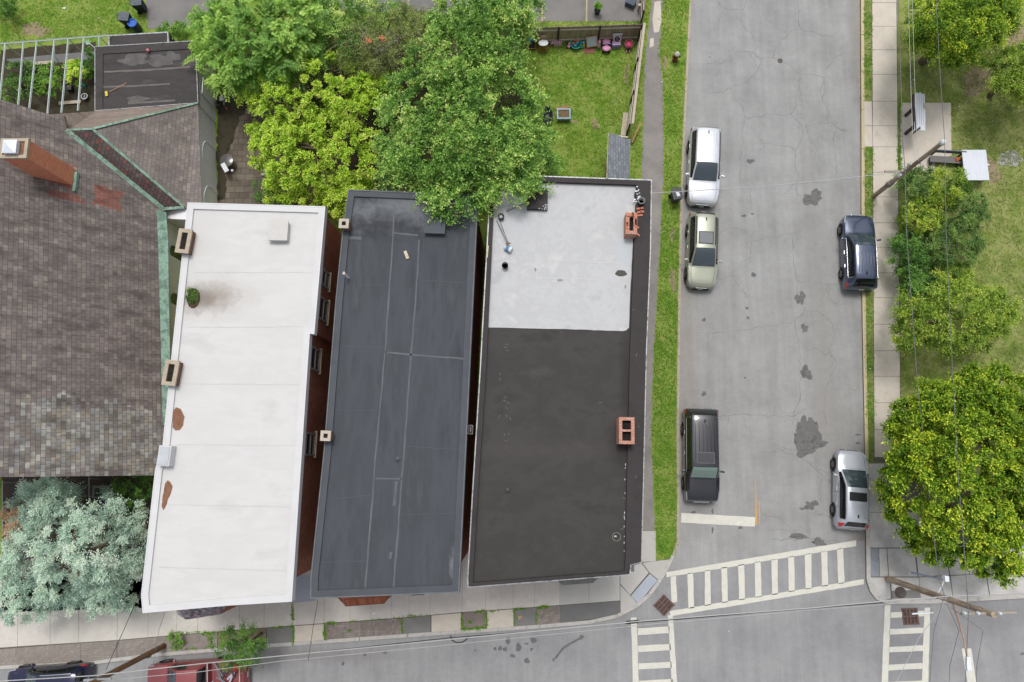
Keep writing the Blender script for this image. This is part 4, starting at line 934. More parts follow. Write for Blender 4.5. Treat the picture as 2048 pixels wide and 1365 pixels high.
# boarded arched windows of the east wall
for (ya, yb) in ((276, 320), (366, 420)):
    a, b = P(403, ya, 2.3), P(403, yb, 2.3); yc = (a.y+b.y)/2; c = Vector((NE.x-.1+(SE.x-.02-NE.x)*(yc-NE.y)/(SE.y-NE.y)+.01, yc, 1.15)); hw = abs(a.y-b.y)/2
    q = [Vector((0, -hw, -.75)), Vector((0, hw, -.75))]+[Vector((0, hw*math.cos(t), .55*math.sin(t)+.55)) for t in [i*math.pi/10 for i in range(11)]]
    vs = [c+v+Vector((.03, 0, 0)) for v in q]; mb = MB().add(vs, [list(range(len(q)))])
    wn = mb.build('boarded_window', m_boards, T)
    MB().tube([v+Vector((.02, 0, 0)) for v in vs[1:]+[vs[0]]], .035, 6).build('window_surround', m_render, wn)
q = P(405, 185, 2.0); MB().box(Vector((NE.x-.06, P(404, 175, 2.).y, 1.4)), (.06, 1.1, 1.7)).build('boarded_window', m_boards, T)
# rear flat roofs
fo = [(190, 94), (391, 82), (396, 206), (190, 222)]
fz = zw+.1
fp = PL(fo, fz)
MB().prism(offset_poly(fp, .06), ZB-.1, fz-.16).build('annex_wall', m_render, T, nrm=True)
fr = MB().prism(fp, fz-.16, fz-.06).build('flat_roof', m_felt, T, nrm=True)
MB().ringprism(fp, PL([(206, 108), (378, 98), (384, 203), (205, 217)], fz), fz-.07, fz).build('felt_kerb', m_felt, T, nrm=True)
MB().ringprism(offset_poly(fp, -.02), offset_poly(fp, .02), fz-.2, fz+.012).build('roof_edge', m_edge, T, nrm=True)
ribbons(T, fz-.06, [[(208, 144), (290, 141), (380, 134)], [(198, 175), (280, 172), (340, 168)], [(256, 207), (350, 201)]], .13, m_feltl, 'felt_seam')
m_wet = pm('dried puddle film', [S(112, 110, 108), S(84, 81, 80)], 1.5, .5)
for a in ((268, 120, 30, 11), (320, 122, 28, 10), (345, 114, 18, 8), (275, 199, 24, 6)): up(MB().poly(blobpts(*a, fz-.052+random.random()*.002, 20, .35)).build('puddle_film', m_wet, T))
lp = PL([(218, 72), (336, 65), (337, 88), (218, 93)], 2.0)
MB().prism(lp, ZB-.1, 2.0).build('porch_roof', m_felt, T, nrm=True)
MB().ringprism(offset_poly(lp, -.03), offset_poly(lp, .05), 1.9, 2.03).build('porch_edge', m_edge, T, nrm=True)
# brick chimney on the slope
cb = on_roof(148, 361); ct = P(39, 293, cb.z+3.75)
sx, sy = 1.35, .98
cx = cb.x-sx/2
ctop = cb.z+3.75; cyy = (cb.y+ct.y)/2
CH = MB().box((cx, cyy, (cb.z-1.6+ctop)/2), (sx, sy, ctop-cb.z+1.6)).build('chimney', m_cbrick2, T)
MB().ringprism([Vector((cx+a*(sx/2+.05), cyy+b*(sy/2+.05), 0)) for a, b in ((-1, -1), (1, -1), (1, 1), (-1, 1))], [Vector((cx+a*(sx/2-.12), cyy+b*(sy/2-.12), 0)) for a, b in ((-1, -1), (1, -1), (1, 1), (-1, 1))], ctop-.02, ctop+.12).build('chimney_cap', m_cap, CH, nrm=True)
MB().box((cx, cyy, ctop+.02), (sx-.25, sy-.25, .05)).build('flue', m_rust, CH)
p = P(20, 294, ctop+.3); mb = MB().box((p.x, p.y, ctop+.2), (.66, .66, .3), 0, .03)
mb.add([(p.x-.36, p.y-.36, ctop+.36), (p.x+.36, p.y-.36, ctop+.36), (p.x+.36, p.y+.36, ctop+.36), (p.x-.36, p.y+.36, ctop+.36), (p.x, p.y, ctop+.5)], [[0, 1, 4], [1, 2, 4], [2, 3, 4], [3, 0, 4], [3, 2, 1, 0]])
mb.build('cowl', flat('white metal cowl', S(226, 232, 242), .35), CH)
q0, q1 = on_roof(152, 347), on_roof(153, 385)
MB().box((q0+q1)/2+Vector((.02, 0, .08)), (.16, (q1-q0).length, .2)).build('flashing', m_copper, CH)
MB().box(((cb+Vector((-.75, -.52, .65)))), (1.5, .07, .06), M=Matrix.Rotation(R(45), 3, 'Y')).build('flashing', pm('dark lead', [S(60, 60, 62), S(84, 84, 86)], 3, .7), CH)
# lower yard rails and small porch at the south end
m_rail = flat('pale pipe', S(190, 194, 196), .4)
for x, ya, yb in ((5, 962, 1066), (178, 955, 1032)):
    a, b = P(x, ya, 1.2), P(x, yb, 1.2); t = thing('yard_rail', 'thin pale pipe rail over the dark front yard, '+('at the picture edge' if x < 50 else 'nearer the white roof'), 'rail', ((a+b)/2).to_tuple()[:2]+(ZS,))
    MB().tube([a, b], .025, 8).build('rail', m_rail, t)
    for k in (.04, .5, .96): c = a.lerp(b, k); MB().tube([(c.x, c.y, ZS), c], .022, 8).build('post', m_rail, t)
a = P(200, 982, 1.0); t = thing('window_well', 'pale framed cellar opening in the dark yard below the slate eave', 'cellar window', (a.x, a.y, ZS))
MB().ringprism([a+Vector(v) for v in ((-.5, -.45, 0), (.5, -.45, 0), (.5, .3, 0), (-.5, .3, 0))], [a+Vector(v) for v in ((-.36, -.45+.1, 0), (.36, -.35, 0), (.36, .16, 0), (-.36, .16, 0))], ZS, .95).build('frame', pm('grey frame', [S(130, 126, 120), S(150, 146, 140)], 2, .8), t, nrm=True)
MB().box((a.x, a.y-.08, .6), (.74, .5, .04)).build('glass', m_glass, t)
# ------------------------------------------------------------------ vehicles
def paint(name, c, metal=.5, rough=.3):
    b = NB(name); v = b.coord('Object')
    col = b.ramp(b.noise(v, 1.3, 4), [tuple(x*.92 for x in c[:3])+(1,), c], .3, .7)
    return b.out(col, rough, metal, .5, .8)
m_cglass = NB('car glass').out(S(62, 74, 82), .06, .0, .9, .3)
m_sglass = NB('dark side glass').out(S(24, 28, 30), .08, 0, .7)
m_tyre = pm('tyre rubber', [S(38, 38, 38), S(50, 50, 50)], 8, .9)
m_rim = flat('alloy rim', S(150, 152, 156), .35, .8)
m_chrome = flat('chrome trim', S(214, 216, 220), .15, .9)
m_red = flat('red lamp', S(196, 36, 30), .2, 0, .5)
m_lamp = flat('clear headlamp', S(196, 204, 212), .12, .3, .6)
m_blk = flat('black trim', S(30, 31, 33), .5)
m_plate = flat('licence plate', S(206, 206, 196), .5)
m_amber = flat('amber lamp', S(224, 140, 60), .3)
def pchip(xs, ys, x):
    xs = np.array(xs, float); ys = np.array(ys, float); h = np.diff(xs); d = np.diff(ys)/h; m = np.zeros_like(ys)
    for i in range(1, len(xs)-1):
        if d[i-1]*d[i] > 0: m[i] = 2/(1/d[i-1]+1/d[i])
    m[0], m[-1] = d[0], d[-1]
    i = np.clip(np.searchsorted(xs, x)-1, 0, len(xs)-2); t = (x-xs[i])/h[i]
    return (2*t**3-3*t**2+1)*ys[i]+(t**3-2*t**2+t)*h[i]*m[i]+(-2*t**3+3*t**2)*ys[i+1]+(t**3-t**2)*h[i]*m[i+1]

def car(name, label, cat, front, rear, L, W, Ht, cowl, wst, rfe, rwb, mp, hood=.98, belt=1.08, ew=.68, box=0.0, rails=None, sunroof=None, trim=None, fin=True, tail='normal', ribs=0, group=None, wheelr=.36, truck=None, mg=None, roofm=None, nose=None, sgl=None, wind=None):
    """front, rear: photo pixels of the bumper centres; stations measured from the nose"""
    Fp, Rp = P(*front, .62), P(*rear, .8); c = (Fp+Rp)/2; d = Fp-Rp; yaw = math.atan2(d.y, d.x)
    t = thing(name, label, cat, (0, 0, 0), group)
    nz = 1.0 if nose is None else nose
    b = box
    keys = [  # u, width, belt z, edge z, top z, edge half width (of W/2)
        (0.00, .66+.22*b, .62, .68, .71, .46+.2*b), (.10, .80+.14*b, hood*.80, hood*.86, hood*.88, .58+.16*b), (.32, .925+.04*b, hood*.91, hood*.955, hood*.975, .68+.1*b), (.75, .985, hood*.965, hood*1.02, hood*1.04, .74+.04*b),
        (cowl-.12, 1.0, belt-.05, hood*1.06, hood*1.10, .78), (cowl, 1.0, belt-.035, hood*1.075, hood*1.125, .80), (cowl+(wst-cowl)*.5, 1.0, belt-.02, (hood*1.08+Ht-.09)/2+.03, (hood*1.1+Ht)/2+.06, (.80+ew)/2+.01),
        (wst, 1.0, belt, Ht-.10, Ht-.025, ew), (wst+.5, 1.0, belt+.01, Ht-.075, Ht, ew+.005), ((wst+rfe)/2, 1.0, belt+.02, Ht-.07, Ht+.005, ew), (rfe-.35, 1.0, belt+.03, Ht-.09, Ht-.015, ew-.01), (rfe, .985, belt+.05, Ht-.14-.05*(1-b), Ht-.06-.02*(1-b), ew-.03*(1-b)),
        (rwb, .955+.03*b, belt+.03, belt+.05, belt+.10, ew+.06), (rwb+(L-rwb)*.5, .91+.05*b, belt-.12, belt-.06, belt-.03, ew+.02), (L, .82+.1*b, .70, .74, .77, .6+.15*b)]
    if truck: keys = truck
    us = [k[0] for k in keys]
    st = []
    for a, e in zip(us, us[1:]):
        k = 3 if e-a < .9 else 5
        st += [a+(e-a)*i/k for i in range(k)]
    st.append(us[-1])
    T = [[float(v) for v in pchip(us, [k[j] for k in keys], np.array(st))] for j in range(1, 6)]
    V = []
    for i, u in enumerate(st):
        w_, zb, ze, zt, e_ = (T[j][i] for j in range(5)); w_ *= W/2; e_ *= W/2
        e_ = min(e_, w_*.97); zl = .27+(.08 if u < .15 or u > L-.15 else 0)
        bx, bz = w_*.955, zb
        half = [(w_*.84, zl-.05), (w_*.975, zl), (w_*1.0, zl+.38*(zb-zl)), (w_*1.0, zl+.72*(zb-zl)), (w_*.988, zb-.05), (bx, bz)]
        for f in (.12, .5, .88): half.append((bx+(e_-bx)*(f+.10*math.sin(math.pi*f)*-1 if ze-zb > .2 else f), bz+(ze-bz)*f))
        half.append((e_, ze))
        for f, g in ((.93, .35), (.62, .78), (.3, .95), (0, 1)): half.append((e_*f, ze+(zt-ze)*g))
        V.append([(L/2-u, y, z) for y, z in half]+[(L/2-u, -y, z) for y, z in half[-2::-1]])
    nj = len(V[0]); NH = 13
    grid = {}
    faces = {}
    def put(k, f): faces.setdefault(k, []).append(f)
    dF0, dF1, dR1 = cowl+.05, (cowl+.05+(rfe+cowl)/2)/2+.28, rfe-.72
    dmid = cowl+.18+(rfe-cowl)*.40
    for i in range(len(st)-1):
        u = (st[i]+st[i+1])/2
        for j in range(nj-1):
            jj = j if j < NH else nj-2-j; side = 'L' if j < NH else 'R'
            k = 'body'
            if truck is None or u < (truck and 3.6 or 99):
                if jj >= 10 and cowl < u < wst: k = 'windshield'
                elif jj >= 10 and rfe < u < rwb: k = 'rear_window'
                elif 6 <= jj <= 7 and cowl+.22 < u < dmid: k = 'winF'+side
                elif 6 <= jj <= 7 and dmid < u < dR1: k = 'winR'+side
                elif 6 <= jj <= 7 and dR1 < u < rfe-.06 and not truck: k = 'winQ'+side
                elif 1 <= jj <= 4 and cowl+.12 < u < dmid: k = 'doorF'+side
                elif 1 <= jj <= 4 and dmid < u < dR1-.05: k = 'doorR'+side
                elif jj >= 9 and .14 < u < cowl-.06: k = 'hood'
                elif jj >= 9 and wst < u < rfe: k = 'roof'
                elif jj in (4, 5) and .10 < u < .55: k = 'headlight'+side
                elif jj in (3, 4) and L-.32 < u < L-.03 and tail == 'normal': k = 'taillight'+side
                elif 4 <= jj <= 8 and rfe+.05 < u < L-.1 and tail == 'tall': k = 'taillight'+side
            put(k, [(i, j), (i, j+1), (i+1, j+1), (i+1, j)])
    def mk(name_, keys_, m, parent, shrink=0.0, cap=None, lift=0):
        idx = {}; vs = []; fs = []
        for kk in keys_:
            for f in faces.get(kk, []):
                ff = []
                for (i, j) in f:
                    if (i, j) not in idx: idx[(i, j)] = len(vs); vs.append(Vector(V[i][j]))
                    ff.append(idx[(i, j)])
                fs.append(ff[::-1])
        if not fs: return None
        if shrink:
            cnt = {}
            for f in fs:
                for a, e in zip(f, f[1:]+f[:1]): cnt[frozenset((a, e))] = cnt.get(frozenset((a, e)), 0)+1
            bd = {v for e, n in cnt.items() if n == 1 for v in e}; cen = {v: [] for v in bd}
            for f in fs:
                fc = sum((vs[v] for v in f), Vector())/len(f)
                for v in f:
                    if v in cen: cen[v].append(fc)
            for v, l in cen.items():
                q = sum(l, Vector())/len(l)-vs[v]
                if q.length > 1e-6: vs[v] = vs[v]+q.normalized()*min(shrink, q.length*.5)
        mb = MB().add(vs, fs, True)
        if cap: cap(mb)
        return mb.build(name_, m, parent)
    def capf(mb):
        mb.add([V[-1][j] for j in range(nj)], [list(range(nj))[::-1]])
        mb.add([V[0][j] for j in range(nj)], [list(range(nj))])
    mk('body', ['body'], mp, t, cap=capf)
    mk('hood', ['hood'], mp, t, .012)
    mk('roof', ['roof'], roofm or mp, t, .004)
    mk('windshield', ['windshield'], wind or m_cglass, t, .02); mk('rear_window', ['rear_window'], m_sglass, t, .03)
    for s in 'LR':
        for nm, win in (('doorF', 'winF'), ('doorR', 'winR')):
            dr = mk('door', [nm+s], mp, t, .012)
            if dr is None: continue
            mk('window', [win+s], sgl or m_sglass, dr, .018)
            y = (1 if s == 'L' else -1)*(W/2+.008)
            u = dmid-.2 if nm == 'doorF' else dR1-.25
            MB().box((L/2-u, y, belt-.16), (.22, .03, .035), 0, .01).build('handle', m_chrome if trim else mp, dr)
        mk('quarter_window', ['winQ'+s], sgl or m_sglass, t, .01)
        mk('headlight', ['headlight'+s], m_lamp, t, .012); mk('taillight', ['taillight'+s], m_red, t, .008)
        sg = 1 if s == 'L' else -1
        mb = MB().box((L/2-cowl-.38, sg*(W/2+.13), belt+.04), (.13, .24, .15), R(-14*sg), .05)
        mb.tube([(L/2-cowl-.34, sg*(W/2-.06), belt-.02), (L/2-cowl-.36, sg*(W/2+.06), belt)], .035, 6); mb.build('mirror', mp, t)
        if rails:
            q = [(L/2-u, sg*W/2*(ew-.035), Ht-.01+.055*(0 if k in (0, 6) else 1)-.03) for k, u in enumerate(np.linspace(wst+.22, rfe-.2, 7))]
            MB().tube(q, .028, 8).build('roof_rail', rails, t)
        if trim:
            ii = [i for i, u in enumerate(st) if cowl+.3 < u < rfe-.05]
            j0 = 6 if s == 'L' else nj-1-6
            j1 = 8 if s == 'L' else nj-1-8
            loop = [Vector(V[i][j0]) for i in ii]+[Vector(V[ii[-1]][j1])]
            MB().tube([v+Vector((0, sg*.012, 0)) for v in loop], .02, 6).build('window_trim', trim, t)
        # wheels
        for u in ((.19*L, .775*L) if not truck else (.95, 4.35)):
            y = sg*(W/2-.11); x = L/2-u; Mx = Matrix.Rotation(R(90), 3, 'X')
            wh = MB().lathe([(wheelr*.62, -.115), (wheelr*.9, -.12), (wheelr, -.08), (wheelr, .08), (wheelr*.9, .12), (wheelr*.62, .115)], (x, y+sg*.03, wheelr), 26, Mx).build('wheel', m_tyre, t)
            mb = MB().lathe([(wheelr*.66, -.02), (wheelr*.66, .03), (wheelr*.6, .03), (wheelr*.58, -.02)], (x, y+sg*.125, wheelr), 24, Mx)
            for q in range(5):
                a = q*2*math.pi/5+.3; Mq = Matrix.Rotation(a, 3, 'Y')
                mb.box(Vector((x, y+sg*.135, wheelr))+Mq @ Vector((wheelr*.32, 0, 0)), (wheelr*.62, .03, .07), M=Mq)
            mb.lathe([(.06, -.02), (.06, .03), (.0001, .03)], (x, y+sg*.13, wheelr), 12, Mx); mb.build('rim', m_rim, wh)
            MB().lathe([(wheelr*.6, 0), (.0001, 0)], (x, y+sg*.118, wheelr), 20, Mx).build('brake_disc', m_blk, wh)
            aw = wheelr+.07
            q = [(x+aw*math.cos(a), sg*(W/2-.005), wheelr+aw*math.sin(a)) for a in np.linspace(-.15, math.pi+.15, 15)]
            MB().add(q+[(x, sg*(W/2-.004), wheelr*.6)], [list(range(16))]).tube([Vector(v)+Vector((0, sg*.006, 0)) for v in q], .022, 6).build('wheel_arch', m_blk, t)  # dark flush disc paints the shade of an uncut wheel well
    w0 = T[0][0]*W/2
    MB().box((L/2+.012, 0, .56), (.04, w0*1.2, .16), 0, .02).build('grille', m_blk if nose != 'bright' else m_chrome, t)
    MB().box((L/2+.02, 0, .68), (.03, w0*1.1, .03), 0, .01).build('grille_trim', m_chrome, t)
    MB().box((L/2+.035, 0, .42), (.02, .31, .16), 0, .008).build('licence_plate', m_plate, t)
    MB().box((-L/2-.02, 0, .84 if not truck else .6), (.02, .31, .16), 0, .008).build('licence_plate', m_plate, t)
    MB().box((L/2-.02, 0, .30), (.16, w0*1.7, .13), 0, .05).build('bumper', m_blk, t)
    MB().box((-L/2+.03, 0, .42), (.16, W*.8, .2), 0, .06).build('bumper', mp, t)
    mb = MB()
    for s in (-1, 1): mb.tube([(L/2-cowl-.06, s*.15*W, T[3][0]*0+hood*1.125+.02), (L/2-cowl-.12, s*.42*W-.2*s, hood*1.125+.05)], .012, 5)
    mb.build('wiper', m_blk, t)
    if sunroof:
        u0, u1, wd = sunroof[:3]
        zz = Ht+.008
        g = MB().box((L/2-(u0+u1)/2, 0, zz), (u1-u0, wd, .02), 0, .008).build('sunroof', sunroof[3] if len(sunroof) > 3 else m_cglass, t)
        MB().ringprism([Vector((L/2-(u0+u1)/2+a*((u1-u0)/2+.05), e*(wd/2+.05), 0)) for a, e in ((-1, -1), (1, -1), (1, 1), (-1, 1))], [Vector((L/2-(u0+u1)/2+a*(u1-u0)/2, e*wd/2, 0)) for a, e in ((-1, -1), (1, -1), (1, 1), (-1, 1))], zz-.02, zz+.006).build('frame', sunroof[4] if len(sunroof) > 4 else m_blk, g, nrm=True)
    if fin: MB().box((L/2-rfe+.34, 0, Ht+.03), (.2, .05, .09), 0, .02).build('antenna_fin', m_blk, t)
    if ribs:
        mb = MB()
        for k in range(ribs):
            y = (k-(ribs-1)/2)*W*ew*.86/ribs
            mb.tube([(L/2-wst-.45, y, Ht-.022), (L/2-wst-.55, y, Ht-.004), (L/2-rfe+.5, y, Ht-.008), (L/2-rfe+.4, y, Ht-.03)], .018, 6)
        mb.build('roof_ribs', mp, t)
    t.location = (c.x, c.y, .004); t.rotation_euler.z = yaw
    return t
m_silver_p = paint('silver paint', S(222, 226, 233), .25, .3)
m_green_p = paint('pale sage paint', S(172, 177, 158), .3, .3)
m_blue_p = paint('dark blue paint', S(70, 82, 106), .4, .25)
m_black_p = paint('black paint', S(46, 47, 53), .3, .25)
m_silver2 = paint('silver grey paint', S(202, 207, 216), .3, .3)
m_navy = paint('navy paint', S(34, 38, 74), .4, .25)
m_redp = paint('red paint', S(150, 70, 74), .15, .5)
car('parked_car', 'silver sport utility car parked at the kerb beside a wheeled bin, farthest up the street', 'car', (1404, 411), (1411, 258), 5.1, 1.98, 1.76, 1.42, 2.42, 4.75, 5.0, m_silver_p, hood=1.02, belt=1.10, ew=.70, box=.3, ribs=7)
car('parked_car', 'pale sage green wagon with roof rails and a glass sunroof at the kerb', 'car', (1402, 580), (1407, 423), 4.85, 1.88, 1.66, 1.28, 2.3, 4.5, 4.76, m_green_p, hood=.96, belt=1.04, ew=.66, rails=m_blk, sunroof=(2.6, 3.3, .82))
car('parked_car', 'dark blue sport utility car on the right side of the street beside the bushes', 'car', (1713, 432), (1721, 580), 4.85, 1.92, 1.72, 1.34, 2.25, 4.35, 4.72, m_blue_p, hood=1.02, belt=1.08, ew=.66, box=.1, trim=m_chrome, ribs=6)
car('parked_car', 'long black sport utility truck with a ribbed roof parked above the stop line', 'car', (1402, 999), (1401, 823), 5.5, 2.03, 1.88, 1.42, 2.05, 5.05, 5.42, m_black_p, hood=1.14, belt=1.16, ew=.77, box=.85, ribs=6, sunroof=(2.3, 2.85, .96, m_black_p, pm('grey seal', [S(96, 98, 104), S(110, 112, 116)], 3, .5)), trim=m_chrome, wind=NB('greenish windshield').out(S(120, 142, 134), .08, 0, .9, .3))
car('parked_car', 'silver hatchback crossover with red tail lamps by the right kerb above the crosswalk', 'car', (1701, 907), (1703, 1054), 4.55, 1.84, 1.66, 1.12, 2.12, 4.1, 4.38, m_silver2, hood=.98, belt=1.06, ew=.66, tail='tall', sunroof=(2.45, 2.85, .88, m_blk), trim=m_chrome)
tN = car('parked_car', 'navy blue wagon with pale roof rails at the bottom edge of the picture', 'car', (5, 1371), (188, 1360), 4.8, 1.86, 1.58, 1.3, 2.25, 4.45, 4.7, m_navy, hood=.95, belt=1.04, ew=.68, rails=m_chrome, fin=False)
# red pickup truck with a loaded bed
Lp = 5.75
tk = [(0, .8, .62, .72, .75, .62), (.12, .93, .9, .98, 1.0, .74), (.5, .985, 1.02, 1.08, 1.10, .8), (1.15, 1.0, 1.06, 1.12, 1.16, .84), (1.35, 1.0, 1.07, 1.13, 1.18, .84), (1.75, 1.0, 1.08, 1.50, 1.56, .78), (2.1, 1.0, 1.1, 1.70, 1.77, .72), (2.6, 1, 1.1, 1.72, 1.79, .72), (3.3, 1, 1.1, 1.70, 1.77, .72), (3.5, 1.0, 1.1, 1.40, 1.45, .76), (3.62, 1.0, 1.1, 1.13, 1.14, .9), (3.68, 1.0, 1.08, .70, .66, .9), (3.8, 1.0, 1.08, .66, .62, .9), (5.55, 1.0, 1.08, .66, .62, .9), (5.62, .99, 1.06, 1.06, 1.06, .9), (5.75, .97, .7, .72, .73, .85)]
tP = car('pickup_truck', 'red pickup truck at the bottom edge with junk piled in its bed', 'truck', (292, 1363), (499, 1350), Lp, 1.95, 1.78, 1.35, 2.1, 3.3, 3.62, m_redp, hood=1.1, belt=1.1, ew=.72, truck=tk, fin=False)
Mt = Matrix.Translation(tP.location) @ Matrix.Rotation(tP.rotation_euler.z, 4, 'Z')
MB().tube([(Lp/2-3.66, -.9, 1.2), (Lp/2-3.66, .9, 1.2)], .035, 8).tube([(Lp/2-5.5, -.88, 1.16), (Lp/2-5.5, .88, 1.16)], .03, 8).build('bed_rail', m_rail, tP)
m_junk = [pm('pale rail junk', [S(200, 200, 208), S(170, 170, 178)], 3, .6), pm('grey junk', [S(140, 140, 148), S(112, 112, 120)], 3, .7), pm('dark junk', [S(60, 62, 70), S(84, 86, 92)], 3, .8)]
for k in range(13):
    x, y = Lp/2-random.uniform(3.95, 5.2), random.uniform(-.55, .72); z = .78+random.uniform(0, .3)
    c = Mt @ Vector((x, y, z)); mb = MB().box(c, (random.uniform(.4, 1.1), random.uniform(.05, .12), random.uniform(.04, .08)), random.uniform(0, 3.14), .01)
    tag(mb.build('scrap_rail', m_junk[k % 3]), 'pale scrap rail or slat lying loose in the bed of the red pickup truck', 'scrap', 'scrap in the pickup bed')
c = Mt @ Vector((Lp/2-5.2, -.45, .7)); t = thing('gas_can', 'small orange red can in the rear corner of the pickup bed', 'can', c)
c2 = c; MB().lathe([(.16, 0), (.17, .02), (.17, .36), (.06, .44), (.05, .5), (.0001, .5)], c2, 14).build('can', flat('orange red plastic', S(206, 84, 58), .4), t)
MB().tube([c2+Vector((-.1, 0, .42)), c2+Vector((-.08, 0, .53)), c2+Vector((.08, 0, .53)), c2+Vector((.1, 0, .42))], .02, 6).build('handle', m_red, t)
# ------------------------------------------------------------------ trees and plants
def leafquads(base, d, nrm, ln, wd, fold=.15):
    """diamond leaves: arrays base(n,3), d(n,3) unit, nrm(n,3), ln, wd (n,)"""
    d = d/np.linalg.norm(d, axis=1, keepdims=True)
    s = np.cross(d, nrm); s /= np.linalg.norm(s, axis=1, keepdims=True)+1e-9
    u = np.cross(s, d)
    a = base; c = base+d*ln[:, None]
    m = base+d*(ln*.45)[:, None]+u*(ln*fold)[:, None]
    return np.stack([a, m+s*(wd/2)[:, None], c, m-s*(wd/2)[:, None]], 1)
def quadmesh(name, Q, puff, m, parent=None, kind=None, origin=None):
    n = len(Q); off = np.array(OFF[parent] if parent else (origin or (0, 0, 0)), float)
    co = (Q.reshape(-1, 3)-off).astype(np.float32)
    me = bpy.data.meshes.new(name); me.vertices.add(n*4); me.vertices.foreach_set('co', co.ravel())
    me.loops.add(n*4); me.loops.foreach_set('vertex_index', np.arange(n*4, dtype=np.int32))
    me.polygons.add(n); me.polygons.foreach_set('loop_start', np.arange(0, n*4, 4, dtype=np.int32))
    me.update(calc_edges=True)
    at = me.attributes.new('puff', 'FLOAT', 'FACE'); at.data.foreach_set('value', puff.astype(np.float32))
    me.materials.append(m)
    o = bpy.data.objects.new(name, me); COL.objects.link(o)
    if parent: o.parent = parent
    else: o.location = tuple(off)
    if kind: o['kind'] = kind
    return o
def unit(n):
    v = rng.normal(size=(n, 3)); return v/np.linalg.norm(v, axis=1, keepdims=True)
m_bark = pm('bark', [S(92, 80, 68), S(116, 102, 88), S(78, 68, 58)], 4, .95, .5, fine=.25, fscale=16, stretch=(1, 1, .3))
def crown_puffs(lobes):
    out = []
    for (cx_, cy_, rx, ry, z0, z1, n) in lobes:
        for k in range(n):
            r = math.sqrt((k+.5)/n*.98)*random.uniform(.93, 1.04); a = k*2.39996+random.uniform(-.5, .5)
            top = math.sqrt(max(0, 1-min(1, r)**2))
            z = z0+(z1-z0)*(top*random.uniform(.72, 1.05)+random.uniform(0, .12))
            p = P(cx_+rx*r*math.cos(a), cy_+ry*r*math.sin(a), z); c = P(cx_, cy_, z0+(z1-z0)*.35)
            out.append((p, c, z))
            if random.random() < .45:       # inner foliage below the outer shell
                z2 = z0+(z-z0)*random.uniform(.1, .6); p2 = P(cx_+rx*r*.9*math.cos(a+.4), cy_+ry*r*.9*math.sin(a+.4), z2); out.append((p2, c, z2))
    return out
def foliage(puffs, pr, nspray, spray, nl, ln, wd, upb=.6, outb=.7, droop=.25, style='spray', jit=.35, tip=0):
    Q, A = [], []
    for p, c, z in puffs:
        ns = max(4, int(nspray*random.uniform(.75, 1.25))); r = pr*random.uniform(.7, 1.25); pv = random.random()
        o = np.array(p-c); o = o/(np.linalg.norm(o)+1e-6)
        d = unit(ns)+np.array([0, 0, upb])+o*outb; d /= np.linalg.norm(d, axis=1, keepdims=True)
        L = r*rng.uniform(.55, 1.1, ns)*spray
        start = np.array(p)+unit(ns)*r*.18
        t = np.linspace(.12, 1, nl)
        side = np.cross(d, np.array([0, 0, 1.0])); side /= np.linalg.norm(side, axis=1, keepdims=True)+1e-6
        pos = start[:, None, :]+d[:, None, :]*(L[:, None]*t[None, :])[:, :, None]
        pos[:, :, 2] -= droop*(L[:, None]*t[None, :]**2)
        if style == 'frond':
            for sgn in (-1, 1):
                ld = (d[:, None, :]*.45+sgn*side[:, None, :]+np.array([0, 0, -.25]))+rng.normal(size=(ns, nl, 3))*.08
                lens = np.broadcast_to(ln*(1-.75*np.abs(t-.4))[None, :], (ns, nl))*rng.uniform(.85, 1.15, (ns, nl))
                nr = np.broadcast_to(np.array([0, 0, 1.0])+.25*sgn*side[:, None, :]*-1, (ns, nl, 3))
                Q.append(leafquads(pos.reshape(-1, 3), ld.reshape(-1, 3), nr.reshape(-1, 3), lens.ravel(), np.full(ns*nl, wd), .06)); A.append(np.full(ns*nl, pv)*.7+.3*np.tile(t, ns))
        else:
            sgn = np.where(np.arange(nl) % 2 == 0, 1, -1)
            ld = d[:, None, :]*.7+side[:, None, :]*sgn[None, :, None]*.8+rng.normal(size=(ns, nl, 3))*jit
            nr = np.array([0, 0, 1.0])+rng.normal(size=(ns*nl, 3))*.45+np.repeat(d, nl, 0)*.35
            k = ns*nl
            Q.append(leafquads(pos.reshape(-1, 3)+rng.normal(size=(k, 3))*r*.05, ld.reshape(-1, 3), nr, ln*rng.uniform(.7, 1.25, k), wd*rng.uniform(.75, 1.2, k)))
            A.append(np.full(k, pv)*(1-tip)+tip*np.tile(t**1.8, ns))
    return np.concatenate(Q), np.concatenate(A)
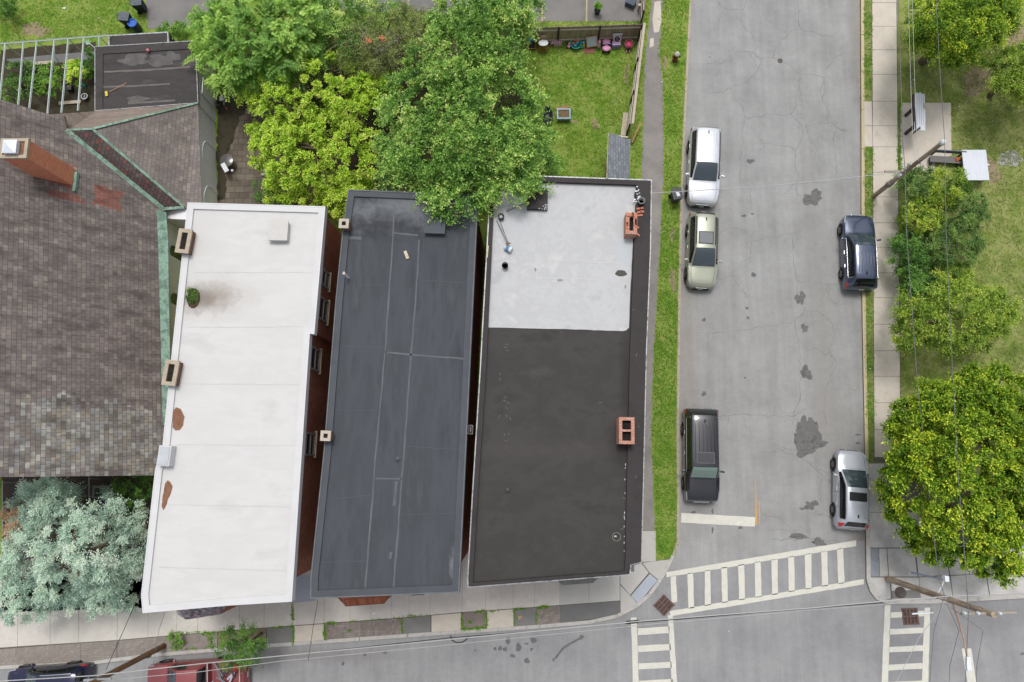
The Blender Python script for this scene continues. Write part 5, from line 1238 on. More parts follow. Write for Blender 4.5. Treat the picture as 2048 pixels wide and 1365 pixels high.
def tree(name, label, cat, lobes, m, pr=.8, nspray=14, spray=1.0, nl=7, ln=.2, wd=.1, group=None, trunk=.18, zb=ZB, base=None, limbs=9, extra=None, crownname='crown', trunkname='trunk', **kw):
    l0 = lobes[0]; b = P(l0[0], l0[1], l0[4]+(l0[5]-l0[4])*.4) if base is None else P(*base, zb)
    t = thing(name, label, cat, (b.x, b.y, zb), group)
    puffs = crown_puffs(lobes)+(extra or [])
    Q, A = foliage(puffs, pr, nspray, spray, nl, ln, wd, **kw)
    quadmesh(crownname, Q, A, m, t)
    mb = MB(); ztop = l0[4]+(l0[5]-l0[4])*.45
    foot = Vector((b.x, b.y, zb-.05)); mid = Vector((b.x+random.uniform(-.15, .15), b.y+random.uniform(-.15, .15), max(zb+.2, ztop*.5))); hi = Vector((b.x+random.uniform(-.3, .3), b.y+random.uniform(-.3, .3), ztop))
    mb.tube([foot, mid, hi], [trunk*1.25, trunk*.9, trunk*.6], 10)
    for p, c, z in random.sample(puffs, min(limbs, len(puffs))):
        st_ = mid.lerp(hi, random.uniform(.2, 1)); m1 = st_.lerp(p, .5)+Vector((random.uniform(-.2, .2), random.uniform(-.2, .2), .25))
        mb.tube([st_, m1, p], [trunk*.42, trunk*.26, trunk*.08], 6)
    mb.build(trunkname, m_bark, t)
    return t
lf = leafmat
def Lc(*a, k=1.45): return [S(*c, k) for c in a]
m_lime = lf('lime leaves', Lc((58, 90, 28), (92, 124, 36), (124, 154, 46), (162, 184, 62), (216, 214, 112), k=1.95), .3)
m_mid = lf('mid green leaves', Lc((44, 74, 32), (72, 108, 46), (100, 138, 58), (140, 170, 80), (200, 210, 130), k=1.5), .28)
m_sumac = lf('sumac leaves', Lc((46, 78, 26), (74, 112, 36), (108, 146, 52), (164, 186, 92), k=1.5), .28)
m_dkleaf = lf('dark green leaves', Lc((44, 70, 32), (64, 98, 42), (88, 124, 54), (112, 148, 66), k=1.6), .28)
m_olive = lf('olive cedar leaves', Lc((72, 82, 46), (96, 106, 60), (118, 128, 72), (130, 142, 84), k=1.7), .3)
m_bluegr = lf('blue green leaves', Lc((92, 110, 100), (126, 146, 132), (152, 172, 156), (172, 190, 172), (188, 202, 180), k=1.75), .3)
m_yelgr = lf('yellow green leaves', Lc((48, 74, 26), (76, 104, 34), (106, 132, 44), (142, 162, 58), (180, 186, 86), k=1.5), .28)
m_bright = lf('bright yellow green leaves', Lc((34, 58, 14), (58, 88, 20), (88, 120, 28), (134, 158, 40), (200, 202, 66), k=1.5), .28)
m_shrub = lf('shrub leaves', Lc((52, 78, 40), (76, 104, 50), (100, 128, 62), (126, 152, 80), k=1.35), .26)
m_brownl = lf('dead orange twigs', Lc((176, 110, 76), (206, 130, 92), (186, 120, 84)), .2)
m_weed = lf('weed leaves', Lc((74, 110, 40), (100, 138, 52), (126, 160, 66)), .28)
m_tan = lf('tan dried leaves', Lc((150, 120, 96), (176, 146, 116), (160, 132, 104)), .2)

tree('sumac_tree', 'large green tree of long feathery fronds behind the flat roofed church annex', 'tree', [(515, 70, 118, 95, 2.5, 6.4, 56), (452, 112, 50, 64, 2.2, 5.4, 18), (590, 45, 65, 70, 3, 6.0, 20)], m_sumac, .95, 8, 1.35, 15, .33, .06, trunk=.17, style='frond', upb=.35, outb=.9, droop=.4)
tree('maple_tree', 'yellow green bushy tree over the patio, the rear of the pair', 'tree', [(625, 185, 145, 92, 1.8, 5.4, 90), (565, 250, 70, 70, 1.6, 4.4, 26), (740, 190, 55, 60, 1.8, 4.8, 18)], m_lime, .44, 34, 1.0, 8, .135, .065, trunk=.2, upb=.9, outb=.6, tip=.55)
tree('maple_tree', 'brightest lime green bushy tree hanging over the gap beside the grey roof', 'tree', [(635, 310, 135, 92, 1.8, 5.9, 95), (565, 290, 58, 60, 1.5, 4.6, 20), (690, 390, 58, 45, 1.8, 5.0, 22), (600, 390, 70, 38, 1.0, 3.6, 22)], m_lime, .44, 34, 1.0, 8, .135, .065, trunk=.2, upb=.9, outb=.6, tip=.6)
m2b = crown_puffs([(905, 400, 60, 22, 8.8, 9.8, 9), (1010, 372, 55, 18, 8.8, 9.9, 9)])
tree('elm_tree', 'tall green tree whose drooping sprays overhang the grey and pale roofs', 'tree', [(930, 250, 178, 140, 4.5, 10.8, 110), (860, 330, 100, 70, 5, 10.0, 38), (1020, 320, 95, 58, 4.5, 9.8, 34), (930, 110, 110, 70, 4.5, 9.6, 40)], m_mid, .66, 18, 1.5, 16, .15, .075, trunk=.28, upb=.25, outb=1.0, droop=.5, tip=.45, extra=m2b)
tree('locust_tree', 'green tree behind the wooden fence spilling over the parking lot', 'tree', [(960, 35, 100, 60, 4, 9.0, 46), (1020, 20, 60, 40, 4, 8, 18)], m_mid, .66, 17, 1.45, 15, .15, .075, trunk=.2, upb=.25, outb=1.0, droop=.4, tip=.45)
tree('cedar_tree', 'dull olive cedar with bare grey twigs between the lime and green trees', 'tree', [(765, 80, 108, 74, 2, 5.8, 72), (850, 130, 60, 50, 1.5, 5.0, 22), (835, 48, 55, 26, 1.5, 5.0, 18), (720, 130, 60, 30, 1.5, 4.6, 14)], m_olive, .62, 22, 1.0, 9, .10, .045, trunk=.16, upb=.5, outb=.7, limbs=16)
mb = MB()
T_ced = [o for o in COL.objects if o.name.startswith('cedar_tree')][0]
for k in range(70):
    p = P(random.gauss(755, 35), random.gauss(88, 14), random.uniform(3.9, 5.4)); a = random.uniform(0, 6.28); q = [p]
    for j in range(4): a += random.gauss(0, .35); q.append(q[-1]+Vector((math.cos(a)*.22, math.sin(a)*.22, random.uniform(-.04, .1))))
    mb.tube(q, [.014, .011, .009, .006, .003], 4)
mb.build('bare_twigs', pm('grey twigs', [S(186, 180, 168, 1), S(154, 148, 138, 1)], 4, .9), T_ced)['kind'] = 'stuff'
Q, A = foliage([(P(737, 83, 5.9), P(737, 90, 4), 5), (P(766, 79, 5.9), P(766, 90, 4), 5)], .26, 16, 1, 4, .12, .05); quadmesh('dead_sprays', Q, A, m_brownl, T_ced)
tree('leafy_shrub', 'loose green shrub thicket between the feathery tree and the olive cedar', 'shrub', [(680, 60, 60, 62, 2, 5.6, 30), (690, 10, 70, 30, 2, 5, 16), (760, 30, 60, 26, 1.5, 4.8, 14)], m_mid, .6, 18, 1.0, 7, .13, .07, trunk=.1)
tree('leafy_shrub', 'low dark shrub beside the white plastic at the back of the patio', 'shrub', [(545, 382, 46, 24, .3, 2.2, 16)], m_dkleaf, .4, 16, 1.0, 6, .11, .055, trunk=.05)
tree('spruce_tree', 'big pale blue green tree in the dark front yard left of the white roof', 'tree', [(150, 1110, 150, 105, 2.0, 7.6, 120), (75, 1010, 50, 55, 2.5, 5.8, 18), (100, 1010, 70, 50, 2.5, 5.8, 20), (225, 1040, 65, 55, 2.0, 5.2, 22), (40, 1180, 80, 70, 2, 6.0, 34), (200, 1185, 80, 55, 2, 5.4, 30), (100, 985, 45, 30, 3, 5.6, 10)], m_bluegr, .52, 34, 1.0, 9, .095, .048, trunk=.26, upb=.7, outb=.6, limbs=16)
tt = [o for o in COL.objects if o.name.startswith('spruce_tree')][0]
Q, A = foliage(crown_puffs([(25, 1045, 22, 26, 3.5, 5.0, 8)]), .5, 18, 1, 7, .11, .05); quadmesh('dead_branch', Q, A, m_tan, tt)
tree('leafy_shrub', 'dark green hedge in the shadow below the slate eave by the white roof', 'shrub', [(270, 985, 46, 40, .4, 2.2, 26)], m_dkleaf, .42, 16, 1, 6, .10, .05, trunk=.05)
tree('street_tree', 'small leafy street tree in the pavement strip beside the red pickup', 'tree', [(487, 1290, 42, 42, 1.8, 4.4, 30), (460, 1312, 28, 22, 1.8, 3.8, 8)], m_dkleaf, .42, 18, 1.0, 7, .09, .045, trunk=.06)
tree('sidewalk_bush', 'small brown edged bush at the foot of the pole by the paper sign', 'shrub', [(352, 1278, 17, 12, .2, .8, 9)], m_weed, .22, 12, 1, 5, .09, .045, trunk=.02)
tree('roof_weed', 'clump of weeds growing from the dirt on the white roof edge', 'weed', [(384, 593, 9, 13, 9.05, 9.22, 14)], m_shrub, .15, 12, 1, 5, .10, .045, trunk=.015, zb=9.0, base=(385, 597))
tree('yard_tree', 'large bright yellow green tree at the right edge over the corner pavement', 'tree', [(1928, 945, 166, 198, 2.2, 7.6, 225), (1850, 870, 85, 75, 2, 6.0, 34), (2010, 1080, 90, 80, 2, 6.4, 36), (2080, 900, 110, 160, 2.2, 7.6, 60), (1960, 790, 90, 62, 2, 6.2, 26), (1880, 1060, 70, 50, 1.8, 5.2, 16)], m_bright, .50, 36, 1.0, 8, .155, .075, trunk=.3, upb=.75, outb=.65, tip=.55, limbs=16)
tree('yard_tree', 'spreading yellow green tree on the lawn edge between the bushes and the big tree', 'tree', [(1905, 635, 118, 72, 1.6, 5.6, 62), (1990, 630, 45, 50, 1.6, 4.6, 16), (1825, 675, 42, 24, 1.6, 4.2, 8)], m_yelgr, .5, 26, 1.15, 8, .12, .06, tip=.45, trunk=.14)
tree('yard_tree', 'green tree at the top right edge hanging over the park lawn', 'tree', [(1920, 48, 100, 78, 2.5, 7.0, 95), (1975, 22, 65, 50, 2.5, 6.2, 30)], m_bright, .58, 28, 1.2, 10, .13, .065, tip=.45, trunk=.22, upb=.45, outb=.8, droop=.35)
tree('yard_tree', 'loose yellow green tree cut by the right edge below the top corner tree', 'tree', [(2034, 148, 50, 55, 1.6, 4.6, 34), (2090, 150, 60, 60, 1.8, 5.0, 22)], m_yelgr, .55, 22, 1.2, 10, .125, .06, tip=.45, trunk=.14, droop=.35)
for i, (cx_, cy_, rx, ry, z1, n, m, lab) in enumerate((
        (1835, 370, 38, 34, 3.0, 22, m_shrub, 'blue green shrub at the foot of the tall pole by the concrete pad'),
        (1895, 375, 42, 38, 3.2, 26, m_yelgr, 'yellow green shrub touching the white panel on the lawn'),
        (1845, 430, 50, 42, 3.2, 32, m_yelgr, 'yellowish shrub by the pavement below the pole'),
        (1925, 425, 50, 42, 3.0, 30, m_shrub, 'green shrub at the lawn edge of the thicket'),
        (1822, 510, 40, 46, 2.8, 34, m_dkleaf, 'deep green round leaved bush bulging over the pavement by the dark blue car'),
        (1900, 490, 62, 46, 3.2, 38, m_shrub, 'grey green feathery shrub in the middle of the thicket'),
        (1845, 570, 42, 38, 2.8, 26, m_dkleaf, 'dark green bush just above the spreading tree'),
        (1905, 555, 38, 34, 2.6, 20, m_yelgr, 'small yellowish shrub between the thicket and spreading tree'))):
    tree('leafy_shrub', lab, 'shrub', [(cx_, cy_, rx, ry, .5, z1, n)], m, .42, 24, 1.1, 7, .115, .065, trunk=.05, group='shrubs of the thicket by the right pavement')
for i, (cx_, cy_, rx, ry, z1, n, m, lab) in enumerate((
        (25, 190, 30, 30, 1.5, 16, m_shrub, 'green garden plant under the first roof bars at the left edge'),
        (50, 150, 40, 26, 1.1, 14, m_dkleaf, 'dark garden plant between the path and the left roof bars'),
        (95, 160, 30, 32, 1.6, 18, m_weed, 'bright green garden plant in the middle of the planted bed'),
        (150, 145, 22, 24, 1.7, 14, m_lime, 'pale yellow green garden plant near the black box'),
        (180, 125, 12, 26, 1.2, 9, m_dkleaf, 'dark garden plant tucked against the annex wall'))):
    tree('garden_plant', lab, 'plant', [(cx_, cy_, rx, ry, .3, z1, n)], m, .3, 14, 1.1, 5, .15, .08, trunk=.02, group='plants in the barred garden bed')
tree('leafy_shrub', 'dark shrub in the top left corner of the lawn', 'shrub', [(8, 12, 26, 20, .3, 1.6, 12)], m_dkleaf, .4, 16, 1, 6, .12, .06, trunk=.04)
tree('leafy_shrub', 'low pale green shrub by the driveway above the annex', 'shrub', [(345, 62, 26, 16, .3, 2.0, 14)], m_weed, .36, 14, 1.1, 5, .12, .07, trunk=.04)

wd_ = [o for o in COL.objects if o.name.startswith('roof_weed')][0]
pw_ = P(387, 597, 9.02); MB().ball(pw_, .42, 14, (.8, 1.25, .3)).build('dirt_mound', pm('dark roof dirt', [S(70, 56, 42), S(104, 86, 66), S(88, 72, 54)], 6, .95, .6, fine=.3, fscale=20), wd_)
# grass: tufts on every lawn, one mass
def pip(poly, x, y):
    c = np.zeros(len(x), bool); n = len(poly)
    for i in range(n):
        x0, y0 = poly[i][0], poly[i][1]; x1, y1 = poly[i-1][0], poly[i-1][1]
        c ^= ((y0 > y) != (y1 > y)) & (x < (x1-x0)*(y-y0)/(y1-y0+1e-12)+x0)
    return c
def grass(name, pxpoly, dens, ln, wd, m, z=ZB):
    poly = [(p.x, p.y) for p in PL(pxpoly, z)]; xs = [p[0] for p in poly]; ys_ = [p[1] for p in poly]
    n = int((max(xs)-min(xs))*(max(ys_)-min(ys_))*dens)
    x = rng.uniform(min(xs), max(xs), n); y = rng.uniform(min(ys_), max(ys_), n); k = pip(poly, x, y); x, y = x[k], y[k]; n = len(x)
    f = .5+.25*np.sin(x*1.7+np.sin(y*1.3)*2)+.25*np.sin(y*2.1+x*.7+np.sin(x*2.3))
    keep = rng.random(n) < .35+.65*f; x, y, f = x[keep], y[keep], f[keep]; n = len(x)
    x = x+rng.normal(size=n)*.05; y = y+rng.normal(size=n)*.05; base = np.stack([x, y, np.full(n, z-.005)], 1); Q, A = [], []
    for b in range(3):
        d = unit(n); d[:, 2] = np.abs(d[:, 2])*.5+.35
        Q.append(leafquads(base+rng.normal(size=(n, 3))*np.array([.03, .03, 0]), d, np.array([[0, 0, 1.0]])+unit(n)*.3, ln*rng.uniform(.6, 1.3, n)*(.7+.5*f), np.full(n, wd))); A.append(np.clip(f*.7+rng.random(n)*.3, 0, 1))
    return quadmesh(name, np.concatenate(Q), np.concatenate(A), m, kind='stuff')
m_grass = lf('lawn grass', Lc((94, 116, 46), (104, 130, 46), (122, 152, 56), (142, 172, 70), k=1.3), .3)
m_grassd = lf('dry lawn grass', Lc((100, 108, 60), (116, 124, 66), (132, 142, 84), (122, 146, 68), k=1.3), .3)
m_vivid = lf('vivid verge grass', Lc((84, 118, 42), (98, 136, 46), (114, 154, 52), (130, 170, 64), k=1.1), .3)
grass('lawn_grass', [(0, -80), (290, -80), (290, 70), (218, 70), (0, 92)], 120, .12, .03, m_grass)
grass('lawn_grass', [(1040, 88), (1270, 88), (1255, 275), (1213, 290), (1211, 360), (1040, 356), (960, 300), (960, 140)], 130, .12, .03, m_grass)
grass('lawn_grass', [(1040, 43), (1280, 43), (1280, 54), (1040, 57)], 110, .12, .03, m_grassd)
grass('verge_grass', [(1289, -60), (1303, -60), (1300, 10), (1291, 110), (1285, 240), (1282, 358), (1262, 358), (1264, 270), (1281, 110)], 120, .12, .03, m_grass)
grass('verge_grass', [(1328, -80), (1378, -80), (1376, 0), (1368, 170), (1362, 330), (1358, 420), (1326, 420), (1328, 330), (1324, 170), (1318, 110), (1327, 0)], 150, .12, .03, m_grass)
grass('verge_grass', [(1325, 400), (1360, 400), (1356, 560), (1354, 700), (1352, 860), (1353, 1000), (1354, 1088), (1341, 1121), (1314, 1123), (1311, 1040), (1308, 980), (1305, 940), (1304, 850), (1309, 690), (1316, 590), (1318, 540)], 220, .10, .03, m_vivid)
for q in ([(1727, -60), (1744, -60), (1743, 201), (1727, 201)], [(1727, 296), (1746, 296), (1747, 430), (1728, 430)], [(1730, 565), (1746, 565), (1747, 925), (1733, 925)]): grass('verge_grass', q, 200, .10, .03, m_vivid)
grass('park_grass', [(1796, 60), (2120, 60), (2120, 330), (1903, 330), (1903, 206), (1800, 206)], 80, .12, .03, m_grassd)
grass('park_grass', [(1920, 300), (2120, 300), (2120, 820), (1800, 820), (1800, 700), (1940, 640)], 80, .12, .03, m_grassd)
grass('park_grass', [(1796, 204), (1801, 204), (1801, 346), (1797, 346)], 200, .16, .04, m_vivid)
# weeds sprouting in the pavement joints
def weeds(segs):
    Q, A = [], []
    for (x0, y0, x1, y1, n, sp) in segs:
        for k in range(n):
            t_ = random.random(); p = P(x0+(x1-x0)*t_+random.gauss(0, sp), y0+(y1-y0)*t_+random.gauss(0, sp*.5), ZS)
            q = np.repeat(np.array(p)[None, :], 5, 0)+rng.normal(size=(5, 3))*np.array([.03, .03, 0]); d = unit(5); d[:, 2] = np.abs(d[:, 2])*.6+.2
            Q.append(leafquads(q, d, np.array([[0, 0, 1.0]])+unit(5)*.4, rng.uniform(.05, .12, 5), np.full(5, .045))); A.append(rng.random(5))
    quadmesh('joint_weeds', np.concatenate(Q), np.concatenate(A), m_weed, kind='stuff')
weeds([(924, 1259, 971, 1255, 70, 1.5), (972, 1224, 974, 1256, 26, 1), (924, 1228, 925, 1258, 24, 1), (950, 1224, 972, 1222, 16, 1), (982, 1223, 1000, 1221, 6, 1), (1029, 1219, 1050, 1218, 20, 1), (1028, 1220, 1030, 1250, 20, .8), (1075, 1216, 1100, 1213, 40, 1.5), (1072, 1220, 1073, 1250, 12, .8),
       (649, 1252, 651, 1285, 40, 1), (650, 1248, 670, 1246, 30, 2), (585, 1210, 587, 1292, 50, 1), (545, 1256, 586, 1253, 24, 1), (804, 1240, 804, 1266, 18, .8), (700, 1244, 800, 1236, 16, 1), (805, 1234, 860, 1230, 14, 1), (940, 1243, 941, 1245, 10, 1.5), (696, 1261, 698, 1263, 8, 2), (330, 1298, 430, 1296, 30, 2), (405, 1268, 432, 1265, 26, 2), (418, 1268, 426, 1300, 40, 4), (60, 1331, 66, 1330, 8, 1.5), (350, 1266, 420, 1264, 20, 1), (1797, 296, 1800, 340, 60, 2)])
# ------------------------------------------------------------------ poles and wires
m_pole = pm('weathered pole wood', [S(146, 130, 112, 1), S(170, 156, 138, 1), S(128, 112, 96, 1), S(158, 146, 130, 1)], 3, .9, .4, fine=.2, fscale=20, stretch=(1, 1, .15))
m_polebr = pm('brown pole wood', [S(104, 80, 62), S(132, 104, 82), S(150, 124, 100)], 3, .9, .4, fine=.2, fscale=20, stretch=(1, 1, .15))
m_pgrey = pm('grey pole wood', [S(150, 142, 128), S(172, 164, 150), S(138, 130, 118)], 3, .9, .4, fine=.2, fscale=20, stretch=(1, 1, .15))
m_galv = flat('galvanised steel', S(176, 180, 184), .4, .5)
m_ceram = flat('white insulator', S(232, 236, 242), .25)
m_copperp = pm('tan steel arm', [S(168, 140, 122), S(188, 164, 146)], 3, .6)
def solve_top(base, top, zmax=20):
    """height of a vertical post whose foot and top are seen at two pixels"""
    b = P(*base, ZS); best = (1e9, 0)
    for k in range(400):
        z = k*zmax/400; p = P(*top, z); d = (p-b); d.z = 0
        if d.length < best[0]: best = (d.length, z)
    return b, P(*top, best[1])
def pole(label, base, top, r0, r1, m, name='utility_pole'):
    b, t_ = solve_top(base, top); T = thing(name, label, 'utility pole', b)
    n = 9; pts = [b.lerp(t_, i/(n-1)) for i in range(n)]; pts[0].z -= .1
    MB().tube(pts, [r0+(r1-r0)*i/(n-1) for i in range(n)], 14).build('shaft', m, T)
    return T, b, t_
TA, a0, a1 = pole('weathered utility pole leaning over the concrete pad beside the bushes', (1747, 393), (1886, 285), .15, .11, m_pole)
MB().lathe([(.15, -.1), (.15, .1), (.1, .16), (.0001, .18)], a1+Vector((0, 0, -.02)), 14).build('pole_cap', m_ceram, TA)
MB().lathe([(.18, 0), (.18, .5)], a0.lerp(a1, .24), 14).build('sleeve', pm('grey pole sleeve', [S(140, 132, 126), S(160, 152, 146)], 3, .7), TA)
c = a0.lerp(a1, .62); 
for dx, dz in ((-.3, 0), (.3, .1), (-.28, -.6), (.28, -.7)): MB().lathe([(.05, 0), (.07, .05), (.04, .1), (.06, .15), (.0001, .18)], c+Vector((dx, .05, dz)), 10).tube([c+Vector((0, 0, dz+.03)), c+Vector((dx, .05, dz+.03))], .02, 6).build('insulator', m_ceram, TA)
c = a0.lerp(a1, .50)
MB().box(c+Vector((-.55, .02, 0)), (1.3, .09, .1)).build('crossarm', m_pgrey, TA)
MB().lathe([(.09, 0), (.1, .04), (.1, .3), (.05, .34), (.0001, .34)], c+Vector((-.22, -.12, -.4)), 12).build('splice_box', m_ceram, TA)
TB, b0_, b1_ = pole('thick weathered utility pole leaning over the corner pavement and right crosswalk', (1775, 1158), (1988, 1230), .18, .13, m_pole)
fB = lambda f: b0_.lerp(b1_, f)
c = fB(.96); mb = MB().box(c+Vector((0, 0, 0)), (2.5, .10, .11), R(2)); mb.build('crossarm', m_pgrey, TB)

for dx in (-1.15, -.55, .42): MB().lathe([(.07, 0), (.1, .05), (.05, .1), (.09, .15), (.0001, .2)], c+Vector((dx, .0, .05)), 12).build('insulator', m_ceram, TB)
c = fB(.55); MB().tube([c+Vector((0, 0, -.2)), c+Vector((.25, .75, .1)), c+Vector((.3, .85, .15))], .03, 8).box(c+Vector((.32, .9, .15)), (.2, .3, .3), 0, .03).build('bracket', m_ceram, TB)
MB().box(c+Vector((-.55, 1.0, 0)), (1.5, .1, .1), R(-12)).build('side_arm', pm('blue grey arm', [S(84, 92, 104), S(104, 112, 124)], 3, .6), TB)
MB().box(c+Vector((-.6, -.95, -.6)), (1.1, .07, .07), R(4)).build('lower_arm', m_ceram, TB)
# the street lamp arm reaching over the road
q = [P(1904, 1200, 6.2), P(1915, 1235, 6.6), P(1927, 1275, 6.8), P(1935, 1318, 6.9)]
lampo = MB().tube(q, [.06, .055, .05, .045], 10).build('lamp_arm', m_copperp, TB)
d = (q[-1]-q[-2]).normalized(); MB().box(q[-1]+d*.22, (.66, .26, .14), math.atan2(d.y, d.x), .06).build('lamp_head', m_ceram, lampo)
MB().box(q[-1]+d*.25-Vector((0, 0, .09)), (.4, .2, .04), math.atan2(d.y, d.x), .015).build('lamp_lens', m_cglass, lampo)
pc0 = P(328, 1292, ZS); pc1 = Vector((pc0.x-.1, pc0.y-.1, 10.8)); TC2 = thing('utility_pole', 'brown utility pole rising past the red pickup at the lower left', 'utility pole', pc0)
MB().tube([pc0-Vector((0, 0, .1)), pc0.lerp(pc1, .5), pc1], [.16, .14, .11], 14).build('shaft', m_polebr, TC2)
for f, w_ in ((.62, 1.4), (.82, 2.2)):
    MB().box(pc0.lerp(pc1, f)+Vector((.1, .1, 0)), (w_, .09, .1), R(4)).build('crossarm', m_galv, TC2)
a = P(307, 1297, 1.9); o = MB().box(pc0+Vector((-.03, -.19, 1.75)), (.34, .02, .5), R(8)).build('paper_notice', pm('pale blue paper', [S(170, 200, 214), S(200, 222, 230)], 4, .7), TC2)
MB().box(pc0+Vector((-.05, -.205, 1.9)), (.16, .008, .12), R(8)).build('notice_mark', flat('orange print', S(222, 160, 96), .7), o)

m_wirel = flat('pale cable', S(186, 186, 186), .4); m_wireg = flat('grey cable', S(110, 110, 112), .5)
def wire(label, pts, r, m, name='overhead_wire', sag=0.0, group=None):
    """pts: (px, py, z)"""
    v = [P(*p) for p in pts]; q = []
    for i in range(len(v)-1):
        k = 10
        for j in range(k):
            t = j/k; s = -4*sag*t*(1-t); q.append(v[i].lerp(v[i+1], t)+Vector((0, 0, s)))
    q.append(v[-1]); return tag(MB().tube(q, r, 6).build(name, m), label, 'wire', group)
zc = fB(.5).z
wire('thick pale cable bundle above the front kerb, running to the corner pole', [(-160, 1372, 6.6), (185, 1352, 6.4), (400, 1328, 6.2), (912, 1278, 6.0), (1310, 1240, 6.1), (1628, 1216, 6.3), (1763, 1203, 6.4), (1900, 1193, 6.5), (2060, 1188, 6.4), (2300, 1172, 6.3)], .026, m_wirel, 'cable_bundle')
wire('thin pale cable just below the thick bundle, over the main street', [(-160, 1385, 6.3), (180, 1364, 6.1), (400, 1344, 5.9), (560, 1323, 5.8), (900, 1290, 5.7), (1300, 1249, 5.8), (1628, 1220, 6.1), (1812, 1206, 6.3), (1900, 1196, 6.4)], .015, m_wirel)
wire('dark slack cable beside the thick bundle, with a hanging splice', [(640, 1304, 5.9), (912, 1275, 5.75), (1080, 1262, 5.75), (1235, 1247, 5.8), (1310, 1243, 5.9), (1500, 1227, 6.0), (1765, 1206, 6.3)], .02, m_wire)
a = P(1250, 1246, 5.78); b = P(1280, 1243, 5.82)
tag(MB().tube([a, a.lerp(b, .15), a.lerp(b, .85), b], [.03, .085, .085, .03], 10).build('cable_splice', flat('black sleeve', S(40, 40, 42), .5)), 'black sleeve hanging on the cable above the left crosswalk', 'cable splice')
mb = MB(); c = [P(901, 1272, 5.6), P(903, 1280, 5.6), P(912, 1285.5, 5.6), P(924, 1285, 5.6), P(932, 1280, 5.6), P(937, 1275, 5.6)]
tag(MB().tube(c, .03, 8).build('cable_loop', m_wire), 'black cable loop dangling below the bundle at the middle of the front', 'cable loop')
wire('grey wire along the right pavement from the top edge to the corner pole', [(1795, -60, 7.2), (1800, 101, 6.9), (1805, 277, 6.6), (1810, 340, 6.6), (1812.6, 455, 6.4), (1822, 594, 6.2), (1834.5, 760, 6.1), (1852.6, 945, 6.2), (1868, 1077, 6.3), (1878, 1157, 6.4), (1890, 1195, 6.5)], .02, m_wireg)
wire('high grey wire over the park passing the leaning pole top', [(1869, -60, 8.6), (1880, 148, 8.1), (1889.5, 283, 8.2), (1892, 462, 8.3), (1900, 642, 8.4), (1915.7, 945, 9.0), (1928, 1092, 9.4), (1937, 1225, 9.8), (1933, 1320, 9.8), (1925, 1460, 9.8)], .016, m_wireg)
for dx, s in ((0, 'nearer the street'), (8, 'farther from the street')):
    wire('thin pale wire to the leaning pole, '+s, [(1815+dx, -60, 6.9), (1821+dx, 154, 6.6), (1825+dx, 260, 6.4), (1829+dx, 322, 6.2)], .011, m_wirel)
wire('service wire crossing the side street to the corner building roof', [(1301, 387, 8.7), (1400, 381, 7.9), (1515, 374.5, 7.3), (1669, 359, 6.9), (1800, 345, 6.6)], .02, m_wirel)
for i, (x0, x1, x2, s) in enumerate(((1868, 1870, 1862, 'left of the lamp arm'), (1918, 1908, 1902, 'close beside the lamp arm'), (1966, 1962, 1958, 'farthest right'))):
    wire('grey wire leaving the corner pole southward, '+s, [(1886+i*8, 1200+i*8, 6.6), (x0, 1262, 6.5), (x1-8, 1330, 6.4), (x2-8, 1460, 6.3)], .014, m_wireg)
wire('thin guy wire slanting from the corner pole across the right crosswalk', [(1893, 1198, 6.4), (1862, 1244, 6.2), (1838, 1276, 6.0), (1790, 1370, 5.8)], .014, m_wirel)
wire('thin service wire from the white roof corner to the lower left pole', [(284, 1176, 8.8), (250, 1255, 7.4), (212, 1340, 6.6)], .014, m_wire)
wire('thin service wire from the middle roof corner to the cable bundle', [(636, 1200, 8.6), (627, 1250, 7.4), (616, 1322, 6.0)], .012, m_wire)
wire('thin grey wire crossing the pavement above the brown bush', [(330, 1225, 7.4), (318, 1260, 7.0), (305, 1338, 6.4)], .010, m_wireg)

# ------------------------------------------------------------------ street furniture
p = P(1350, 121, ZB); h = thing('fire_hydrant', 'old brown fire hydrant with a white top on the verge', 'hydrant', p)
m_hyd = pm('rusty hydrant paint', [S(92, 58, 42), S(124, 84, 60), S(76, 46, 36)], 6, .8, .3, fine=.25)
MB().lathe([(.2, 0), (.2, .05), (.14, .07), (.14, .55), (.17, .57), (.17, .62), (.15, .66)], p, 18).build('barrel', m_hyd, h)
MB().lathe([(.165, .66), (.17, .72), (.13, .82), (.05, .86), (.04, .92), (.0001, .92)], p, 18).build('bonnet', pm('white hydrant paint', [S(206, 206, 204), S(228, 228, 226)], 5, .6), h)
for v in ((1, 0), (-1, 0), (0, -1)):
    Mx = Vector((v[0], v[1], 0)).to_track_quat('Z', 'Y').to_matrix()
    MB().lathe([(.07, .1), (.07, .2), (.085, .2), (.085, .25), (.03, .25), (.03, .28), (.0001, .28)], p+Vector((0, 0, .46)), 12, Mx).build('nozzle', m_hyd, h)
